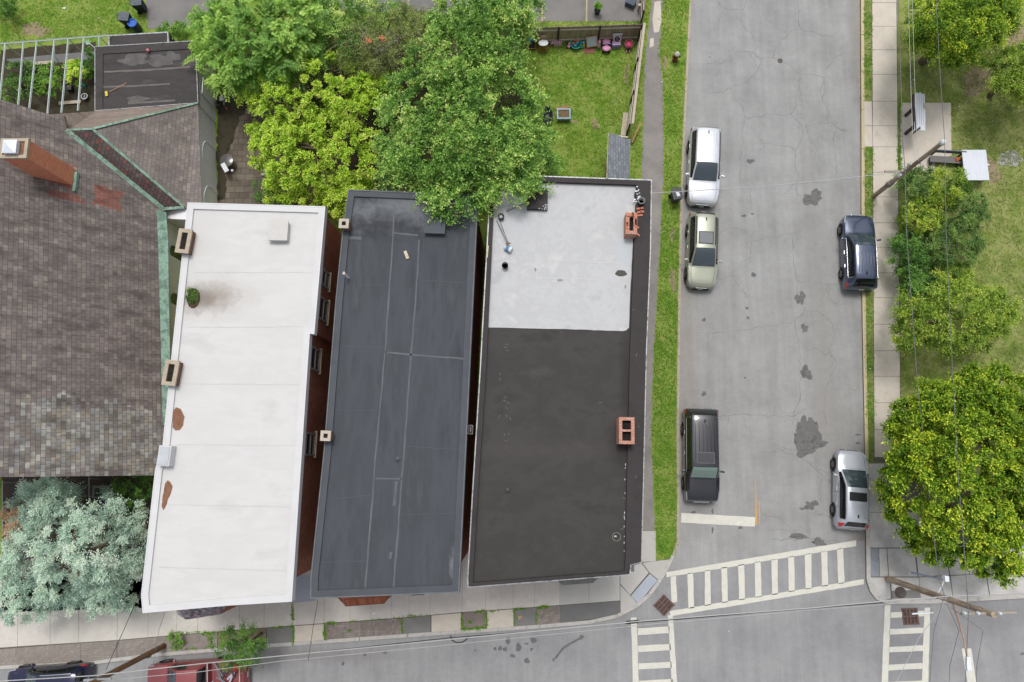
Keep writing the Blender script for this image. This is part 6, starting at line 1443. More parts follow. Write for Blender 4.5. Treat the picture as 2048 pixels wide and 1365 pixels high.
def wheelie(label, px, rz, m, ml, h=1.05, z=ZB, group=None):
    p = P(*px, z+h); p.z = z
    t = thing('wheeled_bin', label, 'bin', (0, 0, 0), group)
    w0, d0, w1, d1 = .44, .5, .58, .68
    A = [Vector((a*w0/2, b*d0/2, .06)) for a, b in ((-1, -1), (1, -1), (1, 1), (-1, 1))]; B = [Vector((a*w1/2, b*d1/2, h-.08)) for a, b in ((-1, -1), (1, -1), (1, 1), (-1, 1))]
    MB().add(A+B, [[3, 2, 1, 0], [4, 5, 6, 7]]+[[i, (i+1) % 4, 4+(i+1) % 4, 4+i] for i in range(4)]).build('body', m, t)
    ld = MB().box((0, 0, h-.05), (w1+.06, d1+.06, .07), 0, .03); ld.box((0, -.05, h-.01), (w1*.6, d1*.55, .03), 0, .012); L_ = ld.build('lid', ml, t)
    MB().box((.02, -.06, h+.01), (.2, .3, .012), R(8)).build('label_plate', flat('white sticker', S(206, 210, 214), .5), L_) if 'verge' in label or True and label.startswith('grey') else None
    MB().tube([(-.2, d1/2+.1, h-.1), (.2, d1/2+.1, h-.1)], .02, 8).tube([(-.2, d1/2, h-.1), (-.2, d1/2+.1, h-.1)], .02, 6).tube([(.2, d1/2, h-.1), (.2, d1/2+.1, h-.1)], .02, 6).build('handle', m, t)
    for s in (-1, 1): MB().lathe([(.0001, -.03), (.13, -.03), (.13, .03), (.0001, .03)], (s*.28, d0/2-.02, .13), 14, Matrix.Rotation(R(90), 3, 'Y')).build('wheel', m_tyre, t)
    t.location = p; t.rotation_euler.z = rz; return t
m_bing = pm('grey bin plastic', [S(84, 85, 88), S(96, 97, 100)], 2, .6); m_bind = pm('dark bin plastic', [S(46, 52, 58), S(58, 64, 72)], 2, .5); m_binl = pm('grey bin lid', [S(96, 102, 110), S(110, 116, 124)], 2, .5)
wheelie('grey wheeled bin with a white sticker on the verge by the silver car', (1355, 387), R(12), m_bing, m_bing)
wheelie('dark wheeled bin standing right behind the blue barrel on the lawn', (246, 32), R(84), m_bind, m_binl)
wheelie('dark wheeled bin cut by the top edge of the picture', (271, 2), R(95), m_bind, m_binl)
p = P(264, 46, ZB+.85); p.z = ZB; t = thing('barrel', 'open blue barrel beside the dark wheeled bin on the lawn', 'barrel', p)
MB().lathe([(.26, 0), (.29, .1), (.3, .45), (.29, .8), (.31, .8), (.31, .86), (.27, .86), (.26, .3)], p, 22).build('barrel', flat('dark blue plastic', S(40, 52, 76), .5), t)
MB().lathe([(.312, .8), (.318, .8), (.318, .87), (.265, .87), (.255, .25), (.0001, .24)], p, 22).build('lining', flat('bright blue plastic', S(52, 104, 196), .5), t)

# ------------------------------------------------------------------ park corner: board on posts, panel, long bench
m_wboard = pm('white weathered boards', [S(210, 216, 226), S(226, 230, 238), S(218, 222, 230)], 1.5, .7, .1, fine=.05, stretch=(6, .5, 1))
m_post = pm('dark timber post', [S(70, 64, 60), S(92, 84, 78)], 3, .9, .3, fine=.2)
pb = [P(1811, 268, ZS), P(1811, 232, ZS)]
t = thing('notice_board', 'broken white slatted board on two dark posts over the concrete pad', 'notice board', (pb[0]+pb[1])/2)
zt_ = 1.75
for b in pb: MB().box((b.x+.0, b.y, (zt_+ZS)/2), (.16, .16, zt_-ZS), R(3)).build('post', m_post, t)
outl = [(1829, 263), (1829.5, 225), (1830, 191), (1834, 185), (1838, 188), (1840, 184), (1843, 188), (1850, 189), (1850, 206), (1846, 207), (1846, 217), (1850, 219), (1851, 240), (1850.5, 262), (1840, 261), (1839.5, 252), (1834, 258), (1832, 257)]
def zz(x): return 1.95-(x-1829)/22*.25
mb = MB(); topv = [P(x, y, zz(x)) for x, y in outl]; n_ = len(topv); botv = [v-Vector((0, 0, .05)) for v in topv]
mb.add(topv+botv, [list(range(n_)), list(range(n_, 2*n_))[::-1]]+[[i, (i+1) % n_, n_+(i+1) % n_, n_+i] for i in range(n_)])
brd = mb.build('board', m_wboard, t, nrm=True)
mb = MB()
for k in range(1, 5):
    x = 1829.5+k*4.4; mb.ribbon([P(x, 190, zz(x)+.004), P(x+.3, 250, zz(x)+.004)], .012)
up(mb.build('slat_gap', m_joint, brd))
A, B = P(1827.5, 264, 1.86), P(1828.5, 190, 1.86); MB().box((A+B)/2, (.1, (A-B).length, .18), R(-1)).build('side_rail', m_post, t)
MB().box(P(1833, 262, 1.8), (.62, .09, .09), R(38)).build('brace', m_post, t)
a, b = P(1930, 361, .9), P(1972, 300, .9); cc = (a+b)/2
t = thing('white_table', 'flat white rectangular table top standing on the lawn among the shrubs', 'table', (cc.x, cc.y, ZB))
wx, wy = abs(b.x-a.x), abs(b.y-a.y)
MB().box((cc.x, cc.y, .88), (wx, wy, .05), 0, .01).build('tabletop', m_wboard, t)
for sx_ in (-1, 1):
    for sy_ in (-1, 1): MB().tube([(cc.x+sx_*(wx/2-.12), cc.y+sy_*(wy/2-.12), ZB), (cc.x+sx_*(wx/2-.12), cc.y+sy_*(wy/2-.12), .86)], .03, 8).build('leg', m_galv, t)
t = thing('long_bench', 'dark grey long bench half hidden by the shrubs beside the concrete pad', 'bench', P(1895, 325, ZB))
A, B = P(1860, 318, .5), P(1925, 322, .5); c = (A+B)/2; L = (B-A).length; rz = math.atan2((B-A).y, (B-A).x)
m_bench = pm('grey bench boards', [S(112, 110, 110), S(134, 131, 130)], 2, .8, fine=.12, stretch=(.4, 3, 1))
MB().box((c.x, c.y, .5), (L, .42, .07), rz, .01).build('seat', m_bench, t)
MB().box((c.x+.05, c.y+.42, .78), (L, .06, .34), rz, .01).build('backrest', pm('slate backrest', [S(96, 104, 112), S(116, 122, 130)], 2, .7), t)
for k in (-.42, .42): MB().box((c.x+math.cos(rz)*L*k, c.y+math.sin(rz)*L*k-.05, .29), (.1, .5, .35), rz).build('leg', m_post, t)
for k in (-.42, .42): MB().box((c.x+math.cos(rz)*L*k+.05, c.y+math.sin(rz)*L*k+.36, .55), (.08, .07, .5), rz).build('backrest_post', m_post, t)
p = P(1937, 325, .62); tag(MB().ball(P(1917, 318, .6), .14, 10, (1.3, .8, .5)).ball(P(1914, 321, .58), .1, 10, (1, 1, .5)).build('orange_cloth', pm('orange cloth', [S(176, 92, 60), S(198, 116, 80)], 6, .9, .4)), 'crumpled orange cloth left at the end of the grey bench', 'cloth')
struct(up(MB().poly(blobpts(2020, 318, 26, 14, ZL+.002, 22, .25)).build('gravel_patch', pm('pale gravel', [S(150, 150, 150), S(176, 176, 176), S(132, 132, 130)], 5, .95, .5, fine=.3, fscale=25))))
m_bare = pm('bare dry earth', [S(140, 124, 100), S(164, 148, 122), S(120, 112, 82)], 2, .95, .4, fine=.25, fscale=20)
for a in ((1985, 345, 16, 22), (2030, 65, 22, 30), (1960, 160, 40, 26), (1253, 150, 6, 18), (1225, 205, 5, 4), (1150, 243, 6, 4), (70, 60, 26, 14), (1190, 250, 8, 12), (1345, 560, 6, 24), (1345, 470, 5, 14), (1330, 125, 5, 12)):
    struct(up(MB().poly(blobpts(*a, ZL+.0005+random.random()*.001, 22, .35)).build('bare_earth', m_bare)))

# ------------------------------------------------------------------ timber fences, gate shed and yard things
m_fence = pm('grey fence boards', [S(138, 124, 110, 1.1), S(160, 146, 130, 1.1), S(124, 110, 98, 1.1), S(152, 140, 126, 1.1)], 2.2, .9, .3, fine=.16, fscale=25, stretch=(7, 1, .3))
m_rail2 = pm('pale fence rail', [S(176, 168, 158, 1.1), S(194, 186, 176, 1.1)], 3, .9, fine=.12)
m_lath = pm('pale weathered lath', [S(176, 164, 146), S(198, 186, 168), S(160, 148, 132)], 2.5, .85, fine=.15, fscale=30, stretch=(1, .4, 1))
def fence(label, A, B, h, rails_side, step=2.4, gap=.0):
    d = B-A; L = d.length; u = d/L; n = Vector((-u.y, u.x, 0))*rails_side; rz = math.atan2(u.y, u.x)
    t = thing('wooden_fence', label, 'fence', (A+B)/2)
    k = max(1, round(L/step))
    for i in range(k):
        mb = MB(); x = i*L/k
        while x < (i+1)*L/k-.02:
            w_ = min(.14, (i+1)*L/k-x); c = A+u*(x+w_/2); hh = h+random.uniform(-.025, .025)
            mb.box((c.x, c.y, ZB+hh/2), (w_-.008, .022, hh), rz+random.gauss(0, .01)); x += w_
        pn = mb.build('board_panel', m_fence, t)
        for zz_ in (.35, h-.3):
            c = A+u*((i+.5)*L/k)+n*.045; MB().box((c.x, c.y, ZB+zz_), (L/k-.1, .05, .09), rz).build('rail', m_rail2, pn)
    for i in range(k+1):
        c = A+u*(i*L/k)+n*.06; MB().box((c.x, c.y, ZB+h/2+.03), (.1, .1, h+.06), rz, .01).build('post', m_post, t)
    return t
fA, fB_ = P(1036, 88, ZB), P(1276, 80, ZB)
fence('weathered grey board fence behind the row of toys', fA, fB_, 1.75, -1)
gA, gB = P(1277, 80, ZB), P(1254, 274, ZB)
fence('grey wooden side fence between the toy yard and the footpath', gA+Vector((.02, -.1, 0)), gB, 1.7, -1)
mb = MB(); A, B = gA+Vector((.1, 0, ZB+1.74)), gB+Vector((.1, 0, ZB+1.74))
ff = [o for o in COL.objects if o.name.startswith('wooden_fence')][-1]
MB().box((A+B)/2, (.16, (A-B).length, .04), math.atan2((B-A).y, (B-A).x)-R(90)).build('top_rail', m_lath, ff)
fence('pale board fence at the top edge between parking lot and footpath', P(1282, 52, ZB), P(1288, -90, ZB), 1.6, 1)
plank((1246, 272), (1252, 226), .14, .34, .05, 'broad grey weathered plank lying against the foot of the side fence', m_lath)
plank((1235, 273), (1256, 276), 2.2, .1, .08, 'short fresh timber lying on the top end of the shingled shed roof', m_wood)
plank((1264, 286), (1281, 246), .35, .1, .05, 'long light brown plank leaning at the corner of the shed, upper one', pm('light brown timber', [S(168, 136, 92), S(190, 158, 112)], 3, .8, fine=.15), z1=.7)
plank((1263, 283), (1276, 262), .25, .12, .05, 'shorter light brown plank tucked under the long leaning one', pm('tan timber', [S(176, 148, 104), S(160, 130, 90)], 3, .8, fine=.15), z1=.45)
sh = [(1219, 270), (1261, 279), (1258, 362), (1211, 362)]
zs_ = 2.15; sp_ = PL(sh, zs_); cs = sum(sp_, Vector())/4
t = thing('garden_shed', 'small lean-to shed with a grey shingled roof against the corner building', 'shed', (cs.x, cs.y, ZB))
m_shing = brickmat('grey asphalt shingles', [S(114, 119, 126), S(134, 139, 146), S(122, 127, 134), S(142, 147, 153)], S(92, 97, 104), .3, .16, .012, jitter=.3, swap=True, streak=((2, .4, 1), 1.5, .9))
hi_ = [Vector((v.x, v.y, zs_+(.28 if i in (0, 3) else 0))) for i, v in enumerate(sp_)]
lo_ = [v-Vector((0, 0, .07)) for v in hi_]
MB().add(hi_+lo_, [[0, 1, 2, 3], [7, 6, 5, 4]]+[[i, (i+1) % 4, 4+(i+1) % 4, 4+i] for i in range(4)]).build('roof', m_shing, t, nrm=True)
MB().prism(offset_poly(sp_, .12), ZB-.05, zs_-.06).build('wall', m_fence, t, nrm=True)
MB().box((hi_[0].lerp(hi_[3], .5))+Vector((-.03, 0, -.06)), (.04, (hi_[0]-hi_[3]).length, .12), R(-3)).build('fascia', m_lath, t)
# planter with soil, wood board and black tub
a, b = P(1115, 219, .55), P(1140, 237, .55); c = (a+b)/2; wx, wy = b.x-a.x, a.y-b.y
t = thing('raised_planter', 'raised planter with a pale blue frame and dry soil on the lawn', 'planter', (c.x, c.y, ZB))
q = lambda ex: [Vector((c.x+s*(wx/2+ex), c.y+e*(wy/2+ex), 0)) for s, e in ((-1, -1), (1, -1), (1, 1), (-1, 1))]
m_blueframe = pm('pale blue frame', [S(150, 184, 206), S(184, 206, 220)], 3, .6)
MB().ringprism(q(.04), q(-.04), .35, .58).build('frame', m_blueframe, t, nrm=True)
MB().box((c.x, c.y, .47), (wx-.06, wy-.06, .1)).build('soil', pm('dry planter soil', [S(70, 58, 44), S(130, 112, 84), S(94, 82, 58)], 14, .95, .6, fine=.3), t)
for s in (-1, 1):
    for e in (-1, 1): MB().box((c.x+s*wx/2, c.y+e*wy/2, .28), (.07, .07, .5), 0, .01).build('leg', m_blueframe, t)
plank((1112, 219), (1137, 214), .13, .14, .05, 'reddish timber lying on the grass behind the raised planter', pm('reddish timber', [S(170, 118, 92), S(190, 140, 112)], 3, .8, fine=.15))
p = P(1096, 232, ZB+.2); t = thing('black_tub', 'dark oval tub half hidden under the drooping green tree', 'tub', (p.x, p.y, ZB))
MB().lathe([(.30, 0), (.36, .3), (.38, .3), (.38, .34), (.33, .34), (.28, .06), (.0001, .05)], (p.x, p.y, ZB), 24, Matrix.Diagonal((.85, 1.75, 1))).build('tub', flat('black plastic tub', S(38, 42, 46), .4), t)
p = P(1194, 27, ZS); t = thing('potted_plant', 'leafy plant in a black pot on the parking lot', 'plant', p)
MB().lathe([(.15, 0), (.2, .32), (.215, .32), (.215, .36), (.18, .36), (.17, .3), (.0001, .3)], p, 16).build('pot', m_blk, t)
Q, A = foliage([(p+Vector((random.uniform(-.12, .12), random.uniform(-.05, .15), random.uniform(.5, .8))), p+Vector((0, 0, .3)), 1) for _ in range(9)], .24, 14, 1, 5, .1, .06); quadmesh('leaves', Q, A, m_weed, t)
p = P(1262, 3, .5); t = thing('dark_cabinet', 'slate grey lidded box in the corner of the parking lot at the top edge', 'box', (p.x, p.y, ZS))
MB().box((p.x, p.y, .33), (.62, .5, .42), R(-28), .02).build('body', pm('slate box', [S(74, 82, 94), S(88, 96, 108)], 2, .6), t); MB().box((p.x, p.y, .56), (.68, .56, .06), R(-28), .02).build('lid', pm('slate lid', [S(84, 92, 104), S(98, 106, 118)], 2, .6), t)
t = thing('timber_post', 'pale timber post beside the slate box at the top edge', 'post', P(1279, 10, ZS)); MB().box(P(1279, 10, .7), (.14, .14, 1.2), R(10), .02).build('post', m_lath, t); MB().box(P(1279, 10, 1.33), (.18, .18, .05), R(10), .02).build('post_cap', m_lath, t)

# ---- toys along the fence
fl = lambda n, c, r=.5: flat(n, S(*c), r)
tc = lambda x, y: (1040+x/8.192, 60+y/8.192)
def toy(name, label, cat, px): return thing(name, label, cat, P(*px, ZB), 'toys lined up along the fence')
def g(t): return Vector(t.location)
pink, lil, teal, sky_, org, yel, wht, dkr, mag = fl('pink plastic', (222, 150, 190)), fl('lilac plastic', (170, 150, 200)), fl('teal plastic', (64, 160, 138)), fl('sky blue plastic', (86, 170, 214)), fl('orange plastic', (220, 130, 70)), fl('yellow plastic', (222, 196, 84)), fl('white plastic', (220, 224, 226)), fl('dark red plastic', (136, 54, 54)), fl('magenta fabric', (196, 60, 100))
m_owood = pm('orange wood', [S(190, 124, 60), S(208, 142, 76)], 3, .7); m_tanw = pm('tan wood', [S(206, 164, 128), S(190, 146, 108)], 3, .7)
t = toy('toy_easel', 'small toy easel with a blue top, black board and red legs, first from the left', 'toy', tc(190, 330)); p = g(t)
Mt_ = Matrix.Rotation(R(-24), 3, 'X')
MB().box(p+Vector((0, .12, .45)), (.46, .05, .56), M=Mt_, bev=.01).build('board', fl('blackboard', (54, 54, 62)), t)
MB().box(p+Vector((0, .26, .76)), (.5, .1, .12), M=Mt_, bev=.03).build('top_bar', sky_, t)
for s in (-1, 1): MB().box(p+Vector((s*.25, .1, .38)), (.05, .06, .8), M=Mt_, bev=.01).build('leg', fl('red plastic', (206, 84, 74)), t)
MB().box(p+Vector((0, -.02, .2)), (.5, .06, .06), 0, .02).build('tray', fl('coral plastic', (216, 100, 90)), t)
t = toy('high_chair', 'wooden legged high chair with a white tray and beige backrest', 'high chair', tc(378, 360)); p = g(t)
for a, b in ((-1, -1), (1, -1), (1, 1), (-1, 1)): MB().tube([p+Vector((a*.30, b*.22+.18, 0)), p+Vector((a*.22, b*.16+.22, .62))], .028, 8).build('leg', m_owood, t)
MB().box(p+Vector((0, -.04, .12)), (.56, .05, .05)).box(p+Vector((0, -.02, .44)), (.5, .05, .05)).build('stretcher', m_owood, t)
MB().box(p+Vector((0, .26, .62)), (.46, .42, .08), 0, .03).build('seat', m_tanw, t)
MB().ball(p+Vector((0, .16, .78)), .3, 18, (1.12, .82, .12)).build('tray', wht, t)
MB().box(p+Vector((0, .50, .84)), (.46, .06, .5), 0, .03).build('backrest', fl('beige cushion', (206, 176, 148), .8), t)
t = toy('doll_house', 'low pink and white panelled toy house front', 'toy house', tc(588, 250)); p = g(t)
MB().box(p+Vector((0, 0, .2)), (.74, .24, .4), 0, .01).build('wall', fl('pale pink panel', (222, 196, 206), .7), t)
mb = MB()
for i in range(5):
    for j in range(2): mb.box(p+Vector((-.3+i*.15, -.06+j*.12, .402)), (.1, .08, .02))
mb.build('window', fl('mauve panes', (170, 110, 140), .7), t); MB().box(p+Vector((-.22, -.125, .16)), (.18, .02, .26)).build('door', mag, t)
t = toy('toy_car', 'small pink toy car with dark wheels', 'toy', tc(805, 275)); p = g(t)
MB().box(p+Vector((0, 0, .14)), (.22, .36, .14), R(-20), .05).ball(p+Vector((0, .05, .24)), .11, 10, (.9, 1.1, .8)).build('body', pink, t)
for a, b in ((-1, -1), (1, -1), (1, 1), (-1, 1)): MB().lathe([(.0001, -.03), (.07, -.03), (.07, .03), (.0001, .03)], p+Vector((a*.13, b*.12, .07)), 12, Matrix.Rotation(R(90), 3, 'Y')).build('wheel', m_blk, t)
t = toy('activity_tub', 'round teal toy tub filled with blue and orange toys', 'toy tub', tc(912, 290)); p = g(t)
MB().lathe([(.26, 0), (.37, .3), (.40, .3), (.40, .33), (.35, .33), (.27, .06), (.0001, .06)], p+Vector((0, .1, 0)), 24).build('tub', teal, t)
for c_, m_ in (((-.05, .3, .36), org), ((.08, .12, .34), sky_), ((-.06, -.04, .3), sky_), ((.12, .26, .33), org), ((-.18, .1, .33), fl('coral toy', (214, 120, 96)))): MB().ball(p+Vector(c_), .1, 10, (1.1, .8, .7)).build('toy_ball', m_, t)
t = toy('toy_figure', 'small yellow and blue toy figure with a round head', 'toy', tc(1035, 275)); p = g(t)
MB().lathe([(.1, 0), (.11, .12), (.07, .3), (.0001, .32)], p+Vector((.02, 0, 0)), 12).build('body', yel, t); MB().ball(p+Vector((.0, .03, .4)), .1, 12).build('head', sky_, t); MB().ball(p+Vector((-.1, -.1, .08)), .1, 10, (1.2, .8, .5)).build('base', teal, t)
t = toy('play_easel', 'wooden framed play easel with a pale blue board and red mat', 'toy', tc(1155, 330)); p = g(t)
Mt_ = Matrix.Rotation(R(-30), 3, 'X') @ Matrix.Rotation(R(-8), 3, 'Y')
MB().box(p+Vector((.06, .30, .5)), (.62, .04, .62), M=Mt_).build('board', fl('pale blue board', (186, 204, 214)), t)
fr_ = MB()
for s in (-1, 1): fr_.box(p+Vector((.06, .30, .5))+Mt_ @ Vector((s*.34, 0, -.02)), (.06, .06, .8), M=Mt_); fr_.box(p+Vector((.06, .30, .5))+Mt_ @ Vector((0, 0, s*.34)), (.66, .06, .06), M=Mt_)
fr_.build('frame', m_tanw, t); MB().box(p+Vector((-.08, -.08, .03)), (.7, .36, .04), R(-6), .01).build('mat', dkr, t)
for s in (-1, 1): MB().box(p+Vector((s*.3, .42, .3)), (.05, .05, .6), M=Matrix.Rotation(R(24), 3, 'X')).build('leg', m_tanw, t)
t = toy('boxed_doll', 'doll dressed in pink with pale blue shoes standing upright by the easel', 'doll', tc(1285, 300)); p = g(t)
MB().lathe([(.12, 0.08), (.13, .2), (.08, .45), (.05, .5), (.0001, .5)], p+Vector((0, .02, .06)), 12).build('dress', fl('pink cloth', (226, 176, 188), .8), t); MB().ball(p+Vector((0, .04, .66)), .1, 12).build('head', fl('doll skin', (220, 180, 156)), t); MB().ball(p+Vector((0, .07, .70)), .105, 12, (1, .9, .8)).build('hair', fl('mauve hair', (150, 90, 120)), t)
MB().box(p+Vector((-.06, -.03, .05)), (.07, .14, .1), 0, .02).box(p+Vector((.06, -.03, .05)), (.07, .14, .1), 0, .02).build('shoe', fl('blue shoes', (130, 190, 216)), t)
t = toy('tricycle', 'pink and lilac ride-on tricycle facing away from the fence', 'tricycle', tc(1408, 360)); p = g(t)
MB().box(p+Vector((0, .28, .3)), (.16, .55, .1), 0, .03).build('frame', fl('grey violet frame', (140, 116, 150)), t)
MB().ball(p+Vector((0, .05, .34)), .26, 14, (1.1, .9, .35)).build('front_fairing', pink, t); MB().ball(p+Vector((0, .52, .36)), .24, 14, (1.2, .8, .5)).build('seat', pink, t)
MB().tube([p+Vector((-.28, .2, .56)), p+Vector((0, .26, .6)), p+Vector((.28, .2, .56))], .025, 8).build('handlebar', lil, t)
for a, b, r_ in ((-.26, .5, .15), (.26, .5, .15), (-.22, -.05, .14), (.22, -.05, .14)): MB().lathe([(.0001, -.04), (r_, -.04), (r_, .04), (.0001, .04)], p+Vector((a, b, r_)), 16, Matrix.Rotation(R(90), 3, 'Y')).build('wheel', m_blk, t)
t = toy('toy_vanity', 'lilac toy vanity table with a round pink framed mirror and pale headboard', 'toy vanity', tc(1570, 280)); p = g(t)
MB().box(p+Vector((0, .02, .22)), (.56, .34, .44), R(6), .03).build('cabinet', lil, t)
MB().box(p+Vector((.02, .34, .78)), (.68, .10, .36), R(4), .04).build('headboard', fl('pale grey panel', (206, 206, 214)), t)
Mv = Matrix.Rotation(R(48), 3, 'X'); MB().ring(p+Vector((.02, .17, .60)), .23, .045, 24, 8, Mv).build('mirror_frame', fl('pale pink frame', (226, 180, 204)), t); MB().lathe([(.21, 0), (.0001, .005)], p+Vector((.02, .17, .60)), 20, Mv).build('mirror', m_cglass, t)
t = toy('doll_stroller', 'magenta doll stroller with a pink wheel at the fence corner', 'toy stroller', tc(1765, 340)); p = g(t)
MB().ball(p+Vector((.03, .2, .42)), .25, 14, (.9, 1.0, .45)).build('seat', mag, t)
MB().ring(p+Vector((.03, .22, .48)), .27, .02, 18, 6, Matrix.Rotation(R(18), 3, 'X')).build('hood_frame', fl('rose frame', (206, 120, 150)), t)
for s in (-1, 1): MB().tube([p+Vector((s*.2, .36, .5)), p+Vector((s*.1, -.12, .12))], .02, 6).build('strut', fl('rose frame', (206, 120, 150)), t)
for a, b in ((-.1, -.14), (.1, -.14), (-.2, .36), (.22, .36)): MB().lathe([(.0001, -.025), (.09, -.025), (.09, .025), (.0001, .025)], p+Vector((a, b, .09)), 12, Matrix.Rotation(R(90), 3, 'Y')).build('wheel', pink, t)
# ---- left garden: open roof frame, path, boards, bucket
m_frame2 = flat('pale metal bar', S(186, 196, 196), .4, .3)
zf = 2.3; A, B = P(-30, 91, zf), P(218, 72, zf)
t = thing('pergola_frame', 'bare white metal roof frame over the planted garden bed', 'pergola', ((A+B)/2).to_tuple()[:2]+(ZB,))
MB().tube([A, B], .04, 8).tube([A+Vector((0, .1, -.03)), B+Vector((0, .1, -.03))], .015, 6).build('front_beam', m_frame2, t)
for (x0, y0, x1, y1) in ((10, 88, -4, 225), (46, 85, 35, 218), (73, 83, 57, 224), (108, 80, 94, 228), (136, 78, 122, 226), (167, 75, 155, 222), (198, 73, 197, 95)):
    MB().tube([P(x0, y0, zf), P(x1, y1, zf+.3)], .038, 6).tube([P(x0+2, y0, zf-.02), P(x1+2.5, y1, zf+.28)], .014, 5).build('rafter', m_frame2, t)
for x, y in ((10, 88), (73, 83), (136, 78), (198, 73.5)):
    c = P(x, y, zf); MB().tube([(c.x, c.y, ZB), c], .03, 8).build('post', m_frame2, t)
wire('thin white hose hanging in loops under the roof frame', [(0, 96, 2.1), (18, 97, 2.0), (30, 90, 2.1), (44, 88, 2.2)], .014, m_wirel, 'garden_hose')
wire('thin white hose arching between two bars of the roof frame', [(110, 122, 1.6), (109, 92, 2.1), (116, 84, 2.2), (128, 82, 2.2), (135, 84, 2.1)], .014, m_wirel, 'garden_hose')
up(sheet('garden_path', [(12, 119), (100, 110), (190, 103), (190, 118), (100, 127), (30, 131)], ZD+.004, m_pathd))
plank((66, 128), (109, 125), .2, .22, .05, 'pale plank lying along the garden path under the bars', m_lath)
plank((118, 207), (162, 204), .2, .22, .05, 'pale plank lying on the dark soil by the white ring', m_lath)
plank((0, 214), (39, 216), .2, .22, .05, 'pale plank partly hidden behind the slate roof at the left edge', m_lath)
c = P(144, 181, ZS); t = thing('black_box', 'small black lidded box standing in the garden bed', 'box', c)
MB().box(c+Vector((0, 0, .17)), (.34, .34, .34), R(4), .03).build('body', m_blk, t); MB().box(c+Vector((0, 0, .36)), (.37, .37, .05), R(4), .02).build('lid', fl('charcoal lid', (62, 62, 68)), t); MB().lathe([(.05, 0), (.05, .02), (.0001, .03)], c+Vector((0, .06, .385)), 12).build('knob', m_tanw, t)
c = P(171, 177, ZS); t = thing('watering_can', 'teal plastic watering can beside the white ring in the garden', 'watering can', c)
MB().lathe([(.11, 0), (.12, .2), (.1, .26), (.0001, .27)], c+Vector((0, .1, 0)), 14).build('body', fl('teal can', (54, 120, 130)), t); MB().tube([c+Vector((.06, 0, .08)), c+Vector((.14, -.2, .2)), c+Vector((.17, -.28, .28))], [.03, .02, .02], 8).build('spout', fl('teal spout', (60, 130, 140)), t); MB().ring(c+Vector((-.02, .12, .28)), .1, .014, 12, 6, Matrix.Rotation(R(90), 3, 'X'), 0, math.pi).build('handle', fl('teal spout', (60, 130, 140)), t)
c = P(168.5, 193, ZS+.3); t = thing('white_ring', 'white wheel shaped ring with a crossbar lying by the pale plank', 'ring', (c.x, c.y, ZS))
MB().ring(c, .2, .03, 22, 8).build('rim', wht, t); MB().tube([c+Vector((0, -.2, 0)), c+Vector((0, .2, 0))], .02, 6).build('spoke', wht, t); MB().lathe([(.14, -.28), (.17, -.02), (.0001, -.03)], c, 16).build('tub', fl('dark tub', (64, 56, 62)), t)
a, b = P(191, 97, 2.6), P(176, 85, 2.2); t = thing('garden_pinwheel', 'white and green pinwheel on a stick at the annex roof corner', 'pinwheel', (a+b)/2)
MB().tube([a, b], .018, 6).build('stick', wht, t); mb = MB()
for k in range(6): aa = k*math.pi/3; mb.add([b, b+Vector((.2*math.cos(aa), .2*math.sin(aa), .04)), b+Vector((.17*math.cos(aa+.7), .17*math.sin(aa+.7), -.02))], [[0, 1, 2]])
mb.build('vane', pm('pale green foil', [S(200, 210, 214), S(120, 206, 120)], 6, .4), t)
A, B = P(253, 166, 2.95), P(219, 184, 2.86); t = thing('broom', 'yellow headed broom lying on the dark flat annex roof', 'broom', (A+B)/2)
MB().tube([A, B], .018, 8).build('handle', m_tanw, t); MB().box(P(213, 188, 2.86), (.17, .34, .06), R(12), .02).build('head', fl('yellow bristles', (214, 198, 70), .8), t)
c = P(296, 101, 2.95); t = thing('pink_ball', 'small pink ball on the kerb of the flat annex roof', 'ball', c-Vector((0, 0, .1))); MB().ball(c, .11, 14).build('ball', fl('faded pink', (214, 130, 140)), t)
MB().box(c+Vector((0, .14, -.06)), (.12, .1, .1), 0, .02).build('stopper', m_blk, t)
# ---- patio things
c = P(462, 330, ZS); t = thing('patio_table', 'round grey patio table on the stone pavers by the church wall', 'table', c)
MB().lathe([(.42, .66), (.44, .68), (.44, .70), (.42, .71), (.0001, .71)], c, 28).build('tabletop', fl('smoky glass', (96, 94, 92), .15), t)
for k in range(4): a = k*math.pi/2+.6; MB().tube([c+Vector((.34*math.cos(a), .34*math.sin(a), 0)), c+Vector((.1*math.cos(a), .1*math.sin(a), .66))], .018, 6).build('leg', m_blk, t)
c = P(449.5, 335.5, .9); t = thing('white_board', 'white rectangular tray tilted on the edge of the round patio table', 'tray', c-Vector((0, 0, .1))); MB().box(c, (.30, .62, .03), M=Matrix.Rotation(R(30), 3, 'Z') @ Matrix.Rotation(R(8), 3, 'X'), bev=.01).build('tray', wht, t)
MB().box(c+Vector((0, 0, .02)), (.24, .56, .012), M=Matrix.Rotation(R(30), 3, 'Z') @ Matrix.Rotation(R(8), 3, 'X')).build('inset', fl('white inset', (226, 230, 232), .3), t)
c = P(467, 343.5, .72+ZS); tag(MB().lathe([(.06, 0), (.09, .1), (.08, .16), (.0001, .17)], P(466, 343, ZS+.71), 14).build('white_pot', wht), 'small white lidded pot on the round patio table', 'pot')
t = thing('hose_reel', 'tangled dark hose on a pale metal cart beside the church wall', 'hose reel', P(448, 216, ZS)); c = g(t)
for k in range(7): MB().ring(c+Vector((-.1+random.uniform(-.05, .05), random.uniform(-.06, .06), .5+k*.03)), .2+random.uniform(-.05, .05), .025, 18, 6, Matrix.Rotation(random.uniform(-.5, .5), 3, 'X')).build('hose_coil', pm('dark hose', [S(52, 48, 46), S(80, 74, 70)], 6, .6), t)
MB().box(c+Vector((.12, .28, .72)), (.26, .3, .05), R(8), .01).build('shelf', wht, t)
